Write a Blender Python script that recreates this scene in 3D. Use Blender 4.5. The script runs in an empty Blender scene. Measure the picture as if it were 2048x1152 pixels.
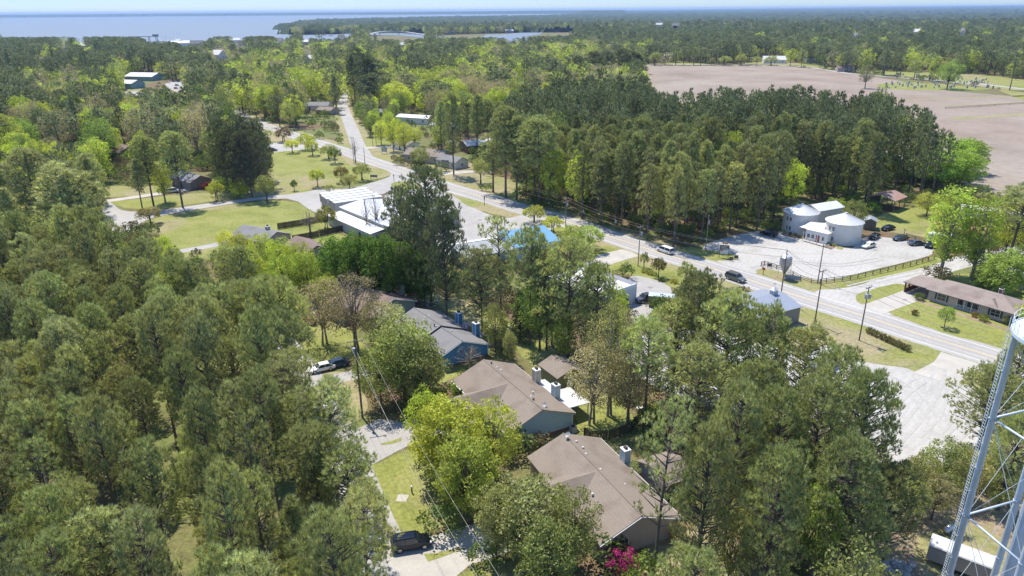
import bpy, bmesh, math, random
import numpy as np
from mathutils import Vector, Matrix
from mathutils.geometry import tessellate_polygon
R_ = math.radians
rnd = random.Random(7)
scene = bpy.context.scene
col = scene.collection
# ---------------------------------------------------------------- camera
CH, CF = 60.0, 1420.0                      # camera height (m), focal length in photo pixels
CP, CR = math.atan(555.5/CF), math.atan(0.008)
_fw = Vector((0, math.cos(CP), -math.sin(CP))); _r0 = Vector((1, 0, 0)); _u0 = _r0.cross(_fw)
_rt = _r0*math.cos(CR) - _u0*math.sin(CR); _up = _u0*math.cos(CR) + _r0*math.sin(CR)
cam = bpy.data.cameras.new('camera'); camo = bpy.data.objects.new('camera', cam); col.objects.link(camo)
M = Matrix((_rt, _up, -_fw)).transposed().to_4x4(); M.translation = (0, 0, CH)
camo.matrix_world = M
cam.sensor_width = 36; cam.lens = 36*CF/2048; cam.clip_start = 0.5; cam.clip_end = 90000
scene.camera = camo
# ---------------------------------------------------------------- sky, sun, exposure
SUN_EL = 64.0; SUN_AZ = math.atan2(-0.52, 0.85)      # the sun stands ahead and to the left
w = bpy.data.worlds.new('World'); scene.world = w; w.use_nodes = True
nt = w.node_tree; bg = nt.nodes['Background']
sky = nt.nodes.new('ShaderNodeTexSky'); sky.sky_type = 'NISHITA'; sky.sun_disc = False
sky.sun_elevation = R_(SUN_EL); sky.sun_rotation = SUN_AZ; sky.altitude = 0; sky.air_density = 1.0; sky.dust_density = 0.0; sky.ozone_density = 6.0
tn = nt.nodes.new('ShaderNodeMixRGB'); tn.blend_type = 'MULTIPLY'; tn.inputs[0].default_value = 1; tn.inputs[2].default_value = (.80, .92, 1.06, 1)
gx = nt.nodes.new('ShaderNodeTexCoord'); sx = nt.nodes.new('ShaderNodeSeparateXYZ'); nt.links.new(gx.outputs['Generated'], sx.inputs[0])
gr = nt.nodes.new('ShaderNodeValToRGB'); ge_ = gr.color_ramp.elements; ge_[0].position = 0; ge_[0].color = (.46, .54, .68, 1); ge_[1].position = .30; ge_[1].color = (.86, .93, 1, 1); g3 = ge_.new(.04); g3.color = (.27, .42, .72, 1); nt.links.new(sx.outputs[2], gr.inputs[0]); nt.links.new(gr.outputs[0], tn.inputs[2])
nt.links.new(sky.outputs[0], tn.inputs[1]); nt.links.new(tn.outputs[0], bg.inputs[0]); bg.inputs[1].default_value = 0.15
sl = bpy.data.lights.new('sun', 'SUN'); sl.energy = 4.1; sl.angle = R_(0.53); sl.color = (1.0, 0.93, 0.82)
so = bpy.data.objects.new('sun', sl); col.objects.link(so)
sd = Vector((math.sin(SUN_AZ)*math.cos(R_(SUN_EL)), math.cos(SUN_AZ)*math.cos(R_(SUN_EL)), math.sin(R_(SUN_EL))))
so.rotation_euler = sd.to_track_quat('Z', 'Y').to_euler()
vs = scene.view_settings; vs.view_transform = 'Standard'; vs.look = 'None'; vs.exposure = 0.62; vs.gamma = 1
cy = scene.cycles; cy.max_bounces = 5; cy.diffuse_bounces = 4; cy.glossy_bounces = 2; cy.transmission_bounces = 3; cy.transparent_max_bounces = 4; cy.volume_bounces = 0
cy.use_denoising = True; cy.caustics_reflective = False; cy.caustics_refractive = False
# ---------------------------------------------------------------- helpers
def at(px, py, z=0.0):                     # photo pixel -> world point at height z
    d = _rt*(px-1024) + _up*(576-py) + _fw*CF
    t = (z-CH)/d.z
    return Vector((d.x*t, d.y*t, z))
def proj(v):
    q = Vector(v) - Vector((0, 0, CH)); c = q.dot(_fw)
    return 1024 + CF*q.dot(_rt)/c, 576 - CF*q.dot(_up)/c
def height_to(base, py):                   # height of a post standing at base whose top shows at row py
    lo, hi = 0.1, 58
    for _ in range(40):
        m = (lo+hi)/2
        if proj((base.x, base.y, m))[1] > py: lo = m
        else: hi = m
    return lo
_mats = {}
def mat(name, c, rough=0.8, metal=0.0, var=0.12, scale=1.5, bump=0.0, c2=None, stripes=None, spec=0.5, dirt=0.0):
    if name in _mats: return _mats[name]
    m = bpy.data.materials.new(name); m.use_nodes = True; n = m.node_tree.nodes; l = m.node_tree.links
    b = n['Principled BSDF']; b.inputs['Roughness'].default_value = rough; b.inputs['Metallic'].default_value = metal
    b.inputs['Specular IOR Level'].default_value = spec
    tc = n.new('ShaderNodeTexCoord'); no = n.new('ShaderNodeTexNoise'); no.inputs['Scale'].default_value = scale; no.inputs['Detail'].default_value = 6
    no.inputs['Roughness'].default_value = 0.65
    l.new(tc.outputs['Object'], no.inputs['Vector'])
    rp = n.new('ShaderNodeValToRGB'); rp.color_ramp.elements[0].position = 0.3; rp.color_ramp.elements[1].position = 0.7
    a = [max(0, x*(1-var)) for x in c]; bb = [min(1, x*(1+var)) for x in (c2 or c)]
    rp.color_ramp.elements[0].color = (*a, 1); rp.color_ramp.elements[1].color = (*bb, 1)
    l.new(no.outputs['Fac'], rp.inputs[0]); out = rp.outputs[0]
    if stripes:                            # (axis index, period m, dark factor): seams, laps or courses
        sx = n.new('ShaderNodeSeparateXYZ'); l.new(tc.outputs['Object'], sx.inputs[0])
        dv = n.new('ShaderNodeMath'); dv.operation = 'DIVIDE'; dv.inputs[1].default_value = stripes[1]; l.new(sx.outputs[stripes[0]], dv.inputs[0])
        fr = n.new('ShaderNodeMath'); fr.operation = 'FRACT'; l.new(dv.outputs[0], fr.inputs[0])
        gt = n.new('ShaderNodeMath'); gt.operation = 'LESS_THAN'; gt.inputs[1].default_value = 0.16; l.new(fr.outputs[0], gt.inputs[0])
        mx = n.new('ShaderNodeMixRGB'); mx.blend_type = 'MULTIPLY'; mx.inputs[2].default_value = (stripes[2],)*3+(1,)
        l.new(gt.outputs[0], mx.inputs[0]); l.new(out, mx.inputs[1]); out = mx.outputs[0]
    if dirt:
        n2 = n.new('ShaderNodeTexNoise'); n2.inputs['Scale'].default_value = 0.35; n2.inputs['Detail'].default_value = 8; l.new(tc.outputs['Object'], n2.inputs['Vector'])
        r2 = n.new('ShaderNodeValToRGB'); r2.color_ramp.elements[0].position = 0.45; r2.color_ramp.elements[1].position = 0.72
        r2.color_ramp.elements[0].color = (1, 1, 1, 1); r2.color_ramp.elements[1].color = (1-dirt, 1-dirt*1.1, 1-dirt*1.2, 1)
        l.new(n2.outputs['Fac'], r2.inputs[0]); mx = n.new('ShaderNodeMixRGB'); mx.blend_type = 'MULTIPLY'; mx.inputs[0].default_value = 1
        l.new(out, mx.inputs[1]); l.new(r2.outputs[0], mx.inputs[2]); out = mx.outputs[0]
    l.new(out, b.inputs['Base Color'])
    if bump:
        bp = n.new('ShaderNodeBump'); bp.inputs['Strength'].default_value = bump; bp.inputs['Distance'].default_value = 0.05
        n3 = n.new('ShaderNodeTexNoise'); n3.inputs['Scale'].default_value = scale*6; l.new(tc.outputs['Object'], n3.inputs['Vector'])
        l.new(n3.outputs['Fac'], bp.inputs['Height']); l.new(bp.outputs[0], b.inputs['Normal'])
    _mats[name] = m; return m
def tag(o, label=None, cat=None, group=None, kind=None):
    if label: o['label'] = label
    if cat: o['category'] = cat
    if group: o['group'] = group
    if kind: o['kind'] = kind
    return o
def empty(name, loc, rz=0.0, label=None, cat=None, group=None):
    o = bpy.data.objects.new(name, None); col.objects.link(o); o.location = loc; o.rotation_euler = (0, 0, rz); o.empty_display_size = 0.3
    return tag(o, label, cat, group)
class MB:                                  # collects geometry for ONE mesh object
    def __init__(s): s.v = []; s.f = []
    def poly(s, pts):
        k = len(s.v); s.v += [tuple(p) for p in pts]; s.f.append(tuple(range(k, k+len(pts)))); return s
    def box(s, x0, x1, y0, y1, z0, z1, rz=0.0, o=(0, 0, 0)):
        k = len(s.v); c, n = math.cos(rz), math.sin(rz)
        for z in (z0, z1):
            for x, y in ((x0, y0), (x1, y0), (x1, y1), (x0, y1)): s.v.append((o[0]+x*c-y*n, o[1]+x*n+y*c, o[2]+z))
        s.f += [(k+3, k+2, k+1, k), (k+4, k+5, k+6, k+7)] + [(k+i, k+(i+1) % 4, k+4+(i+1) % 4, k+4+i) for i in range(4)]; return s
    def tube(s, a, b, r0, r1=None, n=6, cap=True):
        a, b = Vector(a), Vector(b); r1 = r0 if r1 is None else r1; d = (b-a)
        if d.length < 1e-6: return s
        d.normalize(); u = d.orthogonal().normalized(); w_ = d.cross(u); k = len(s.v)
        for c, r in ((a, r0), (b, r1)):
            for i in range(n):
                t = 2*math.pi*i/n; s.v.append(tuple(c + (u*math.cos(t)+w_*math.sin(t))*r))
        s.f += [(k+i, k+(i+1) % n, k+n+(i+1) % n, k+n+i) for i in range(n)]
        if cap: s.f += [tuple(range(k+n-1, k-1, -1)), tuple(range(k+n, k+2*n))]
        return s
    def lathe(s, prof, n=24, o=(0, 0, 0)):   # prof: (r, z)
        k = len(s.v)
        for r, z in prof:
            for i in range(n):
                t = 2*math.pi*i/n; s.v.append((o[0]+r*math.cos(t), o[1]+r*math.sin(t), o[2]+z))
        for j in range(len(prof)-1):
            for i in range(n): s.f.append((k+j*n+i, k+j*n+(i+1) % n, k+(j+1)*n+(i+1) % n, k+(j+1)*n+i))
        return s
    def prism(s, pts, z0, z1):               # pts in xy, extruded
        n = len(pts); k = len(s.v)
        s.v += [(x, y, z0) for x, y in pts] + [(x, y, z1) for x, y in pts]
        s.f += [tuple(range(k+n-1, k-1, -1)), tuple(range(k+n, k+2*n))] + [(k+i, k+(i+1) % n, k+n+(i+1) % n, k+n+i) for i in range(n)]; return s
    def slab(s, pts, t):                     # a plane polygon given thickness t downwards
        pts = [Vector(p) for p in pts]; n = len(pts); k = len(s.v)
        nn = (pts[1]-pts[0]).cross(pts[2]-pts[0]).normalized()
        if nn.z < 0: pts.reverse()
        s.v += [tuple(p) for p in pts] + [(p.x, p.y, p.z-t) for p in pts]
        s.f += [tuple(range(k, k+n)), tuple(range(k+2*n-1, k+n-1, -1))] + [(k+(i+1) % n, k+i, k+n+i, k+n+(i+1) % n) for i in range(n)]; return s
    def blob(s, c, r, sq=0.8, n=7, rg=rnd, j=0.15):
        k = len(s.v); rings = 5
        for a in range(rings):
            ph = math.pi*(a+0.5)/rings
            for i in range(n):
                t = 2*math.pi*(i+0.5*(a % 2))/n; q = r*(1+rg.uniform(-j, j))
                s.v.append((c[0]+q*math.sin(ph)*math.cos(t), c[1]+q*math.sin(ph)*math.sin(t), c[2]+q*sq*math.cos(ph)))
        for a in range(rings-1):
            for i in range(n): s.f.append((k+a*n+i, k+(a+1)*n+i, k+(a+1)*n+(i+1) % n, k+a*n+(i+1) % n))
        s.f += [tuple(k+i for i in range(n)), tuple(k+(rings-1)*n+i for i in range(n-1, -1, -1))]; return s
    def mesh(s, name):
        me = bpy.data.meshes.new(name); me.from_pydata(s.v, [], s.f); me.update(); return me
    def build(s, name, m, parent=None, smooth=False, loc=None):
        me = s.mesh(name); me.materials.append(m)
        if smooth:
            for p in me.polygons: p.use_smooth = True
        o = bpy.data.objects.new(name, me); col.objects.link(o)
        if parent: o.parent = parent
        if loc is not None: o.location = loc
        return o
def chaikin(p, k=1):
    for _ in range(k):
        q = []
        for i in range(len(p)):
            a, b = p[i], p[(i+1) % len(p)]; q += [a*0.75+b*0.25, a*0.25+b*0.75]
        p = q
    return p
CLEAR = []                                 # ground polygons where no filler tree may stand (world xy arrays)
def sheet(name, px, z, m, kind='structure', smooth=1, clear=True, world=False, jit=0.0, **kw):
    p = [Vector((x, y, 0)) for x, y in px] if world else [at(x, y, 0) for x, y in px]
    if smooth: p = chaikin(p, smooth)
    if jit:
        q = []
        for i in range(len(p)):
            a, b = p[i], p[(i+1) % len(p)]; k = max(1, min(30, int((b-a).length/1.2)))
            for j in range(k):
                v = a.lerp(b, j/k); q.append(v + Vector((rnd.uniform(-jit, jit), rnd.uniform(-jit, jit), 0)))
        p = q
    p = [Vector((v.x, v.y, z)) for v in p]
    me = bpy.data.meshes.new(name); me.from_pydata([tuple(v) for v in p], [], [tuple(t) for t in tessellate_polygon([p])]); me.materials.append(m)
    bm = bmesh.new(); bm.from_mesh(me)
    for f in bm.faces:
        f.normal_update()
        if f.normal.z < 0: f.normal_flip()
    bm.to_mesh(me); bm.free()
    o = bpy.data.objects.new(name, me); col.objects.link(o); o['kind'] = kind
    if clear: CLEAR.append(np.array([(v.x, v.y) for v in p]))
    return tag(o, **kw)
def strip(name, pts, wid, z, m, off=0.0, **kw):   # ribbon along a world polyline
    P = [Vector((p[0], p[1], 0)) for p in pts]; L_, Rr = [], []
    for i, p in enumerate(P):
        d = (P[min(i+1, len(P)-1)] - P[max(i-1, 0)]).normalized(); n = Vector((-d.y, d.x, 0))
        L_.append(p+n*(off+wid/2)); Rr.append(p+n*(off-wid/2))
    k = len(P); v = [(q.x, q.y, z) for q in L_+Rr]; me = bpy.data.meshes.new(name)
    me.from_pydata(v, [], [(k+i, k+i+1, i+1, i) for i in range(k-1)]); me.materials.append(m)
    o = bpy.data.objects.new(name, me); col.objects.link(o); o['kind'] = 'structure'
    if kw.get('clear', True): CLEAR.append(np.array([(q.x, q.y) for q in L_ + Rr[::-1]]))
    return o
def spline(pts, step=3.0):                  # Catmull-Rom through world points
    P = [Vector(p) for p in pts]; P = [P[0]*2-P[1]] + P + [P[-1]*2-P[-2]]; out = []
    for i in range(1, len(P)-2):
        n = max(2, int((P[i+1]-P[i]).length/step))
        for j in range(n):
            t = j/n; a, b, c, d = P[i-1:i+3]
            out.append(0.5*((2*b)+(c-a)*t+(2*a-5*b+4*c-d)*t*t+(3*b-a-3*c+d)*t*t*t))
    return out+[P[-2]]
def inpoly(X, Y, poly):
    c = np.zeros(len(X), bool); n = len(poly); j = n-1
    for i in range(n):
        xi, yi = poly[i]; xj, yj = poly[j]
        with np.errstate(divide='ignore', invalid='ignore'):
            c ^= ((yi > Y) != (yj > Y)) & (X < (xj-xi)*(Y-yi)/((yj-yi) or 1e-12)+xi)
        j = i
    return c
# ---------------------------------------------------------------- ground materials
def ground_mat(name, ramp, s1, s2, ramp2=None, fac2=(0.45, 0.6), rough=0.95, bump=0.3, wave=None, s3=None):
    m = bpy.data.materials.new(name); m.use_nodes = True; n = m.node_tree.nodes; l = m.node_tree.links; b = n['Principled BSDF']
    b.inputs['Roughness'].default_value = rough; b.inputs['Specular IOR Level'].default_value = 0.25
    g = n.new('ShaderNodeNewGeometry')
    def noise(s, d=6):
        q = n.new('ShaderNodeTexNoise'); q.inputs['Scale'].default_value = s; q.inputs['Detail'].default_value = d; q.inputs['Roughness'].default_value = 0.6
        l.new(g.outputs['Position'], q.inputs['Vector']); return q
    def rampn(cols, src, pos=None):
        r = n.new('ShaderNodeValToRGB'); e = r.color_ramp.elements
        while len(e) < len(cols): e.new(0.5)
        for i, c in enumerate(cols): e[i].position = (pos[i] if pos else 0.3+0.4*i/(len(cols)-1)); e[i].color = (*c, 1)
        l.new(src, r.inputs[0]); return r
    a = noise(s1); out = rampn(ramp, a.outputs['Fac']).outputs[0]
    if ramp2:
        q = noise(s2, 5); f = rampn([(0, 0, 0), (1, 1, 1)], q.outputs['Fac'], fac2); o2 = rampn(ramp2, a.outputs['Fac']).outputs[0]
        mx = n.new('ShaderNodeMixRGB'); l.new(f.outputs[0], mx.inputs[0]); l.new(out, mx.inputs[1]); l.new(o2, mx.inputs[2]); out = mx.outputs[0]
    if wave:                               # (angle, period, amount) furrows or tyre marks
        mp = n.new('ShaderNodeMapping'); mp.inputs['Rotation'].default_value = (0, 0, wave[0]); mp.inputs['Scale'].default_value = (1/wave[1],)*3
        l.new(g.outputs['Position'], mp.inputs[0]); wv = n.new('ShaderNodeTexWave'); wv.inputs['Scale'].default_value = 1; wv.inputs['Distortion'].default_value = wave[3]; wv.inputs['Detail'].default_value = 3; wv.inputs['Detail Scale'].default_value = 0.6
        l.new(mp.outputs[0], wv.inputs[0]); f = rampn([(1-wave[2],)*3, (1+0.3*wave[2],)*3], wv.outputs['Fac'], (0.2, 0.8))
        mx = n.new('ShaderNodeMixRGB'); mx.blend_type = 'MULTIPLY'; mx.inputs[0].default_value = 1; l.new(out, mx.inputs[1]); l.new(f.outputs[0], mx.inputs[2]); out = mx.outputs[0]
    if s3:                                 # fine grain
        q = noise(s3[0], 3); f = rampn([(1-s3[1],)*3, (1+s3[1],)*3], q.outputs['Fac'])
        mx = n.new('ShaderNodeMixRGB'); mx.blend_type = 'MULTIPLY'; mx.inputs[0].default_value = 1; l.new(out, mx.inputs[1]); l.new(f.outputs[0], mx.inputs[2]); out = mx.outputs[0]
    l.new(out, b.inputs['Base Color'])
    if bump:
        q = noise(2.5, 4); bp = n.new('ShaderNodeBump'); bp.inputs['Strength'].default_value = bump; bp.inputs['Distance'].default_value = 0.2
        l.new(q.outputs['Fac'], bp.inputs['Height']); l.new(bp.outputs[0], b.inputs['Normal'])
    _mats[name] = m; return m
floorM = ground_mat('forest_floor', [(.11, .065, .04), (.19, .125, .075), (.08, .09, .035)], .35, .03, [(.09, .12, .035), (.17, .19, .06), (.12, .11, .05)], (0.42, 0.56), s3=(3, .3))
grassM = ground_mat('mown_grass', [(.165, .185, .045), (.235, .25, .065), (.29, .285, .10)], .12, .025, [(.25, .215, .11), (.32, .275, .16), (.19, .20, .07)], (0.5, 0.6), s3=(1.6, .26))
dryM = ground_mat('dry_grass', [(.25, .22, .11), (.33, .28, .16), (.21, .22, .08)], .2, .04, [(.19, .22, .06), (.24, .26, .08), (.2, .2, .07)], (0.48, 0.62), s3=(1.6, .25))
gravelM = ground_mat('pale_gravel', [(.34, .325, .30), (.42, .405, .375), (.47, .455, .425)], .16, .03, [(.38, .365, .34), (.48, .465, .44), (.43, .415, .385)], (0.4, 0.6), wave=(0.7, 4.0, .05, 14.0), s3=(2.2, .07))
dirtM = ground_mat('bare_dirt', [(.22, .155, .10), (.32, .25, .17), (.26, .24, .11)], .3, .05, [(.16, .10, .065), (.22, .15, .10), (.2, .2, .08)], (0.45, 0.6), s3=(2, .25))
asphM = ground_mat('worn_asphalt', [(.355, .34, .32), (.405, .39, .37)], .25, .05, [(.385, .37, .35), (.44, .425, .40)], (0.4, 0.65), wave=(0, 3.3, .05, 4.0), s3=(5, .06), bump=0.05)
asph2M = ground_mat('old_asphalt', [(.33, .315, .295), (.41, .395, .37)], .3, .05, [(.38, .365, .345), (.45, .435, .41)], (0.4, 0.65), s3=(3, .1), bump=0.05)
concM = ground_mat('concrete_paving', [(.41, .385, .34), (.50, .47, .42)], .35, .06, [(.36, .34, .31), (.43, .41, .37)], (0.5, 0.7), s3=(3, .07), bump=0.03)
fieldM = ground_mat('tilled_field', [(.265, .22, .172), (.33, .275, .22), (.375, .32, .265)], .02, .006, [(.235, .18, .135), (.31, .24, .185), (.36, .285, .23)], (0.42, 0.6), wave=(1.35, 6.0, .24, 1.5), s3=(.3, .10))
whiteM = mat('road_white', (.68, .67, .65), .8, var=.12, scale=3); yelM = mat('road_yellow', (.66, .50, .24), .8, var=.18, scale=2)
# ---------------------------------------------------------------- ground, water, roads
g = MB(); N = 24; S = 42000
for i in range(N+1):
    for j in range(N+1): g.v.append((-S+2*S*i/N, -2000+(S+2000)*j/N, 0))
for i in range(N):
    for j in range(N): k = i*(N+1)+j; g.f.append((k, k+N+1, k+N+2, k+1))
tag(g.build('ground', floorM), kind='structure')
wm = bpy.data.materials.new('bay_water'); wm.use_nodes = True; n_ = wm.node_tree.nodes; l_ = wm.node_tree.links; b_ = n_['Principled BSDF']
b_.inputs['Base Color'].default_value = (.17, .21, .25, 1); b_.inputs['Roughness'].default_value = .6; b_.inputs['IOR'].default_value = 1.33
q_ = n_.new('ShaderNodeTexNoise'); q_.inputs['Scale'].default_value = .25; q_.inputs['Detail'].default_value = 4; gg = n_.new('ShaderNodeNewGeometry'); l_.new(gg.outputs['Position'], q_.inputs['Vector'])
bp_ = n_.new('ShaderNodeBump'); bp_.inputs['Strength'].default_value = .5; bp_.inputs['Distance'].default_value = .6; l_.new(q_.outputs['Fac'], bp_.inputs['Height']); l_.new(bp_.outputs[0], b_.inputs['Normal'])
WATER = []
def water(px, z=0.3):
    o = sheet('water', px, z, wm, smooth=0); WATER.append(CLEAR[-1]); return o
water([(-900, 104), (0, 88), (150, 86), (300, 84), (420, 82), (545, 80), (600, 84), (660, 82), (690, 74), (730, 70), (800, 71), (850, 76), (900, 76), (860, 70), (800, 66), (720, 66.5), (665, 69), (600, 70.5), (556, 68),
       (585, 63), (548, 59), (556, 56), (590, 49), (640, 42), (760, 38.2), (900, 36.0), (1000, 34.0), (1100, 32.6), (1180, 29.5), (1150, 27.5), (800, 29.3), (300, 33.0), (-900, 43)])
water([(958, 76), (975, 69), (1000, 69.5), (1040, 65.5), (1085, 65), (1080, 69), (1050, 74), (1068, 83), (1074, 92), (1008, 92), (998, 86), (1020, 82), (1010, 77), (985, 79)])
def lawn(px, m=grassM, z=.012, name='grass', jit=.25, smooth=1): return sheet(name, px, z, m, smooth=smooth, jit=jit)
# fields on the right
sheet('field', [(1285, 129), (1330, 131), (1560, 131.5), (1620, 137), (1735, 152), (1790, 160), (1900, 182), (2300, 215), (2700, 420), (2300, 470), (2048, 400), (1960, 388), (1850, 330), (1700, 300), (1330, 230), (1290, 200)], .008, fieldM, smooth=0)
lawn([(1745, 172), (1775, 164), (1850, 165), (1960, 175), (1990, 178), (1940, 180), (1800, 181)], z=.02)
lawn([(1560, 128), (1440, 128), (1560, 122), (1700, 140), (1800, 143), (1990, 150), (2100, 170), (2100, 190), (1900, 166), (1760, 148)], z=.02)
lawn([(1990, 178), (2048, 184), (2100, 190), (2100, 212), (2040, 200), (2012, 186)], z=.02)
lawn([(1300, 128), (1330, 124), (1420, 127), (1400, 130)], z=.02)
for a_, b_, c_ in (((1810, 199), (2048, 191), 4), ((1870, 212), (2048, 205), 3), ((1900, 236), (2048, 226), 7)):
    p0, p1 = at(*a_), at(*b_); sheet('field_strip', [(p0.x, p0.y), (p1.x, p1.y), (p1.x+1, p1.y-c_), (p0.x+1, p0.y-c_)], .02, dryM, world=True, smooth=0, jit=.8)
strip('field_road', spline([at(x, y) for x, y in [(1290, 130.5), (1400, 129.5), (1560, 131), (1620, 135), (1700, 147), (1760, 152), (1850, 159), (1950, 167), (2048, 178), (2200, 195)]], 20), 6.5, .03, asph2M)
# main road
MR = spline([at(x, y) for x, y in [(430, 210), (479, 231), (541, 256), (608, 277), (694, 304.5), (752, 325), (811, 345.5), (895, 374), (940, 387), (999, 404), (1040, 417), (1130, 442.5), (1209, 469), (1256, 485), (1334, 510), (1399, 529), (1440, 542), (1496, 559), (1602, 594), (1721, 630), (1843, 670), (1965, 707), (2150, 770), (2400, 880)]], 4)
strip('verge', MR, 17, .016, dryM, clear=False); strip('road', MR, 9.6, .03, asphM)
for s_ in (-3.45, 3.45): strip('road_marking', MR, .17, .036, whiteM, off=s_)
for s_ in (-.16, .16): strip('road_marking', MR, .14, .036, yelM, off=s_)
NR = spline([at(x, y) for x, y in [(712, 160), (699, 178), (684.5, 199), (690, 224), (699.5, 248), (708, 269), (716, 290), (733, 318)]], 4)
strip('verge', NR, 14, .014, dryM, clear=False); strip('road', NR, 6.8, .026, asph2M)
wearM = ground_mat('wheel_path', [(.325, .31, .29), (.375, .36, .34)], .6, .05, s3=(4, .10), bump=0); patchM = ground_mat('asphalt_patch', [(.25, .24, .225), (.31, .30, .285)], .8, .05, s3=(5, .1), bump=0); trackM = ground_mat('tyre_track', [(.385, .37, .345), (.455, .44, .41)], .5, .05, s3=(3, .12), bump=0); stainM = ground_mat('oil_stain', [(.22, .21, .195), (.30, .285, .265)], 1.5, .05, s3=(4, .15), bump=0)
for s_ in (-2.6, -.95, .95, 2.6): strip('wheel_path', MR, .55, .0325, wearM, off=s_, clear=False)
for a_, b_, o_, w_ in ((40, 44, 1.7, 2.9), (70, 73, -1.8, 2.8), (96, 98, 1.6, 3.0), (120, 126, -3.0, 1.2), (150, 153, 1.8, 2.6), (30, 31, -1.6, 3)):
    if b_ < len(MR): strip('road_patch', MR[a_:b_+1], w_, .0338, patchM, off=o_, clear=False)
rs_ = random.Random(5)
for k__ in range(26):                          # sealed cracks and joints across the highway
    i_ = rs_.randrange(20, len(MR)-8); d_ = (MR[i_+1]-MR[i_]).normalized(); n__ = Vector((-d_.y, d_.x, 0)); c_ = MR[i_]; q_ = [c_+n__*t+d_*rs_.uniform(-.25, .25) for t in np.linspace(-4.4, rs_.uniform(-1, 4.4), 7)]
    strip('road_crack', q_, .09, .0343+.00005*k__, stainM, clear=False)
for p_ in ([(1880, 735), (1870, 770), (1850, 810), (1820, 850), (1790, 880)], [(1900, 745), (1905, 790), (1890, 840), (1850, 880)], [(1930, 770), (1940, 810), (1930, 850), (1900, 880)], [(1840, 760), (1800, 790), (1780, 820)], [(1760, 745), (1820, 780), (1860, 830), (1870, 880)], [(1505, 537), (1580, 525), (1680, 530), (1760, 518)], [(1700, 575), (1760, 560), (1840, 542), (1900, 527)]):
    L__ = spline([at(x, y) for x, y in p_], 1.5)
    tz_ = globals().get('tz_', .0405)+.0012
    for s_ in (-.85, .85): tz_ += .0012; strip('tyre_track', L__, .55, tz_, trackM, off=s_, clear=False)
for x_, y_, r_ in ((770, 872, .35), (1300, 575, .6), (1560, 480, .5), (1750, 500, .6), (1000, 450, .9), (960, 440, .7), (1810, 600, .5), (905, 865, .35)):
    c_ = at(x_, y_); sheet('oil_stain', [(c_.x+r_*rs_.uniform(.6, 1.2)*math.cos(t), c_.y+r_*rs_.uniform(.6, 1.2)*math.sin(t)) for t in np.linspace(0, 5.6, 9)], .066, stainM, world=True, clear=False)
# aprons, lots, lanes
sheet('pavement', [(770, 333), (830, 350), (900, 372), (880, 382), (800, 372), (760, 392), (700, 390), (655, 392), (640, 378), (700, 378), (776, 356), (783, 350)], .022, asph2M)
sheet('pavement', [(208, 401), (198, 424), (220, 461), (250, 470), (274, 452), (292, 440), (321, 431), (381, 421), (478, 405), (531, 398), (588, 397), (625, 424), (660, 440), (700, 420), (700, 395), (660, 372), (614, 378), (555, 386), (508, 396), (414, 407), (321, 421), (267, 424), (239, 420), (225, 406)], .024, asph2M)
strip('driveway', [at(x, y) for x, y in [(215, 402), (250, 397), (281, 393), (320, 387), (380, 378)]], 4.2, .028, concM)
sheet('parking_lot', [(760, 395), (800, 372), (880, 380), (925, 402), (980, 432), (1020, 437), (1050, 427), (1075, 440), (1120, 445), (1110, 458), (1060, 470), (1040, 500), (930, 500), (900, 520), (850, 480), (780, 470)], .022, asph2M)
lawn([(918, 403), (930, 400), (945, 399), (975, 408), (1030, 427), (1020, 436), (990, 430), (950, 418)], dryM, z=.05)
lawn([(780, 368), (795, 363), (820, 363), (850, 372), (830, 380), (790, 376)], z=.05)
lawn([(533, 298), (545, 288), (600, 296), (676, 306), (720, 325), (770, 338), (784, 349), (770, 354), (735, 362), (690, 372), (640, 378), (592, 387), (540, 392), (500, 398), (470, 395), (540, 372), (530, 340)], z=.034)
lawn([(676, 306), (720, 325), (770, 338), (784, 349), (768, 356), (735, 358), (720, 345), (690, 322)], dryM, z=.042)
sheet('parking_lot', [(532, 288), (560, 284), (600, 290), (640, 292), (630, 298), (575, 302), (540, 306)], .038, asph2M)
lawn([(533, 256), (545, 262), (600, 284), (560, 284), (530, 282)], dryM, z=.034)
lawn([(215, 404), (236, 402), (300, 395), (380, 386), (450, 386), (520, 382), (540, 388), (470, 398), (400, 405), (330, 418), (260, 418), (238, 412)], z=.02)
lawn([(190, 375), (240, 372), (350, 372), (345, 384), (280, 391), (215, 396), (195, 393)], z=.016)
lawn([(321, 432), (381, 422), (478, 406), (588, 398), (640, 436), (668, 458), (690, 466), (640, 475), (600, 480), (540, 520), (380, 520), (340, 500), (320, 470), (290, 445)], z=.03)
lawn([(200, 428), (222, 465), (240, 480), (190, 520), (180, 470)], dryM, z=.02)
strip('driveway', [at(x, y) for x, y in [(358, 503), (400, 496), (430, 490), (470, 480)]], 3.4, .036, asph2M)
lawn([(640, 463), (690, 470), (700, 480), (660, 500), (620, 505), (590, 490)], z=.034)
lawn([(805, 345), (830, 342), (900, 345), (985, 348), (1050, 370), (1040, 400), (960, 378), (895, 356), (850, 348)], z=.018)
lawn([(790, 318), (850, 322), (930, 322), (960, 335), (900, 345), (830, 338)], dryM, z=.018)
strip('driveway', [at(x, y) for x, y in [(868, 350), (900, 346), (940, 343), (985, 345)]], 5, .034, concM)
lawn([(722, 298), (760, 296), (830, 300), (800, 315), (760, 320), (735, 308)], z=.018)
strip('driveway', [at(x, y) for x, y in [(727, 296), (770, 294), (800, 291), (850, 300)]], 5, .034, concM)
lawn([(712, 276), (760, 275), (800, 285), (760, 292), (722, 294)], z=.016)
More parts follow.
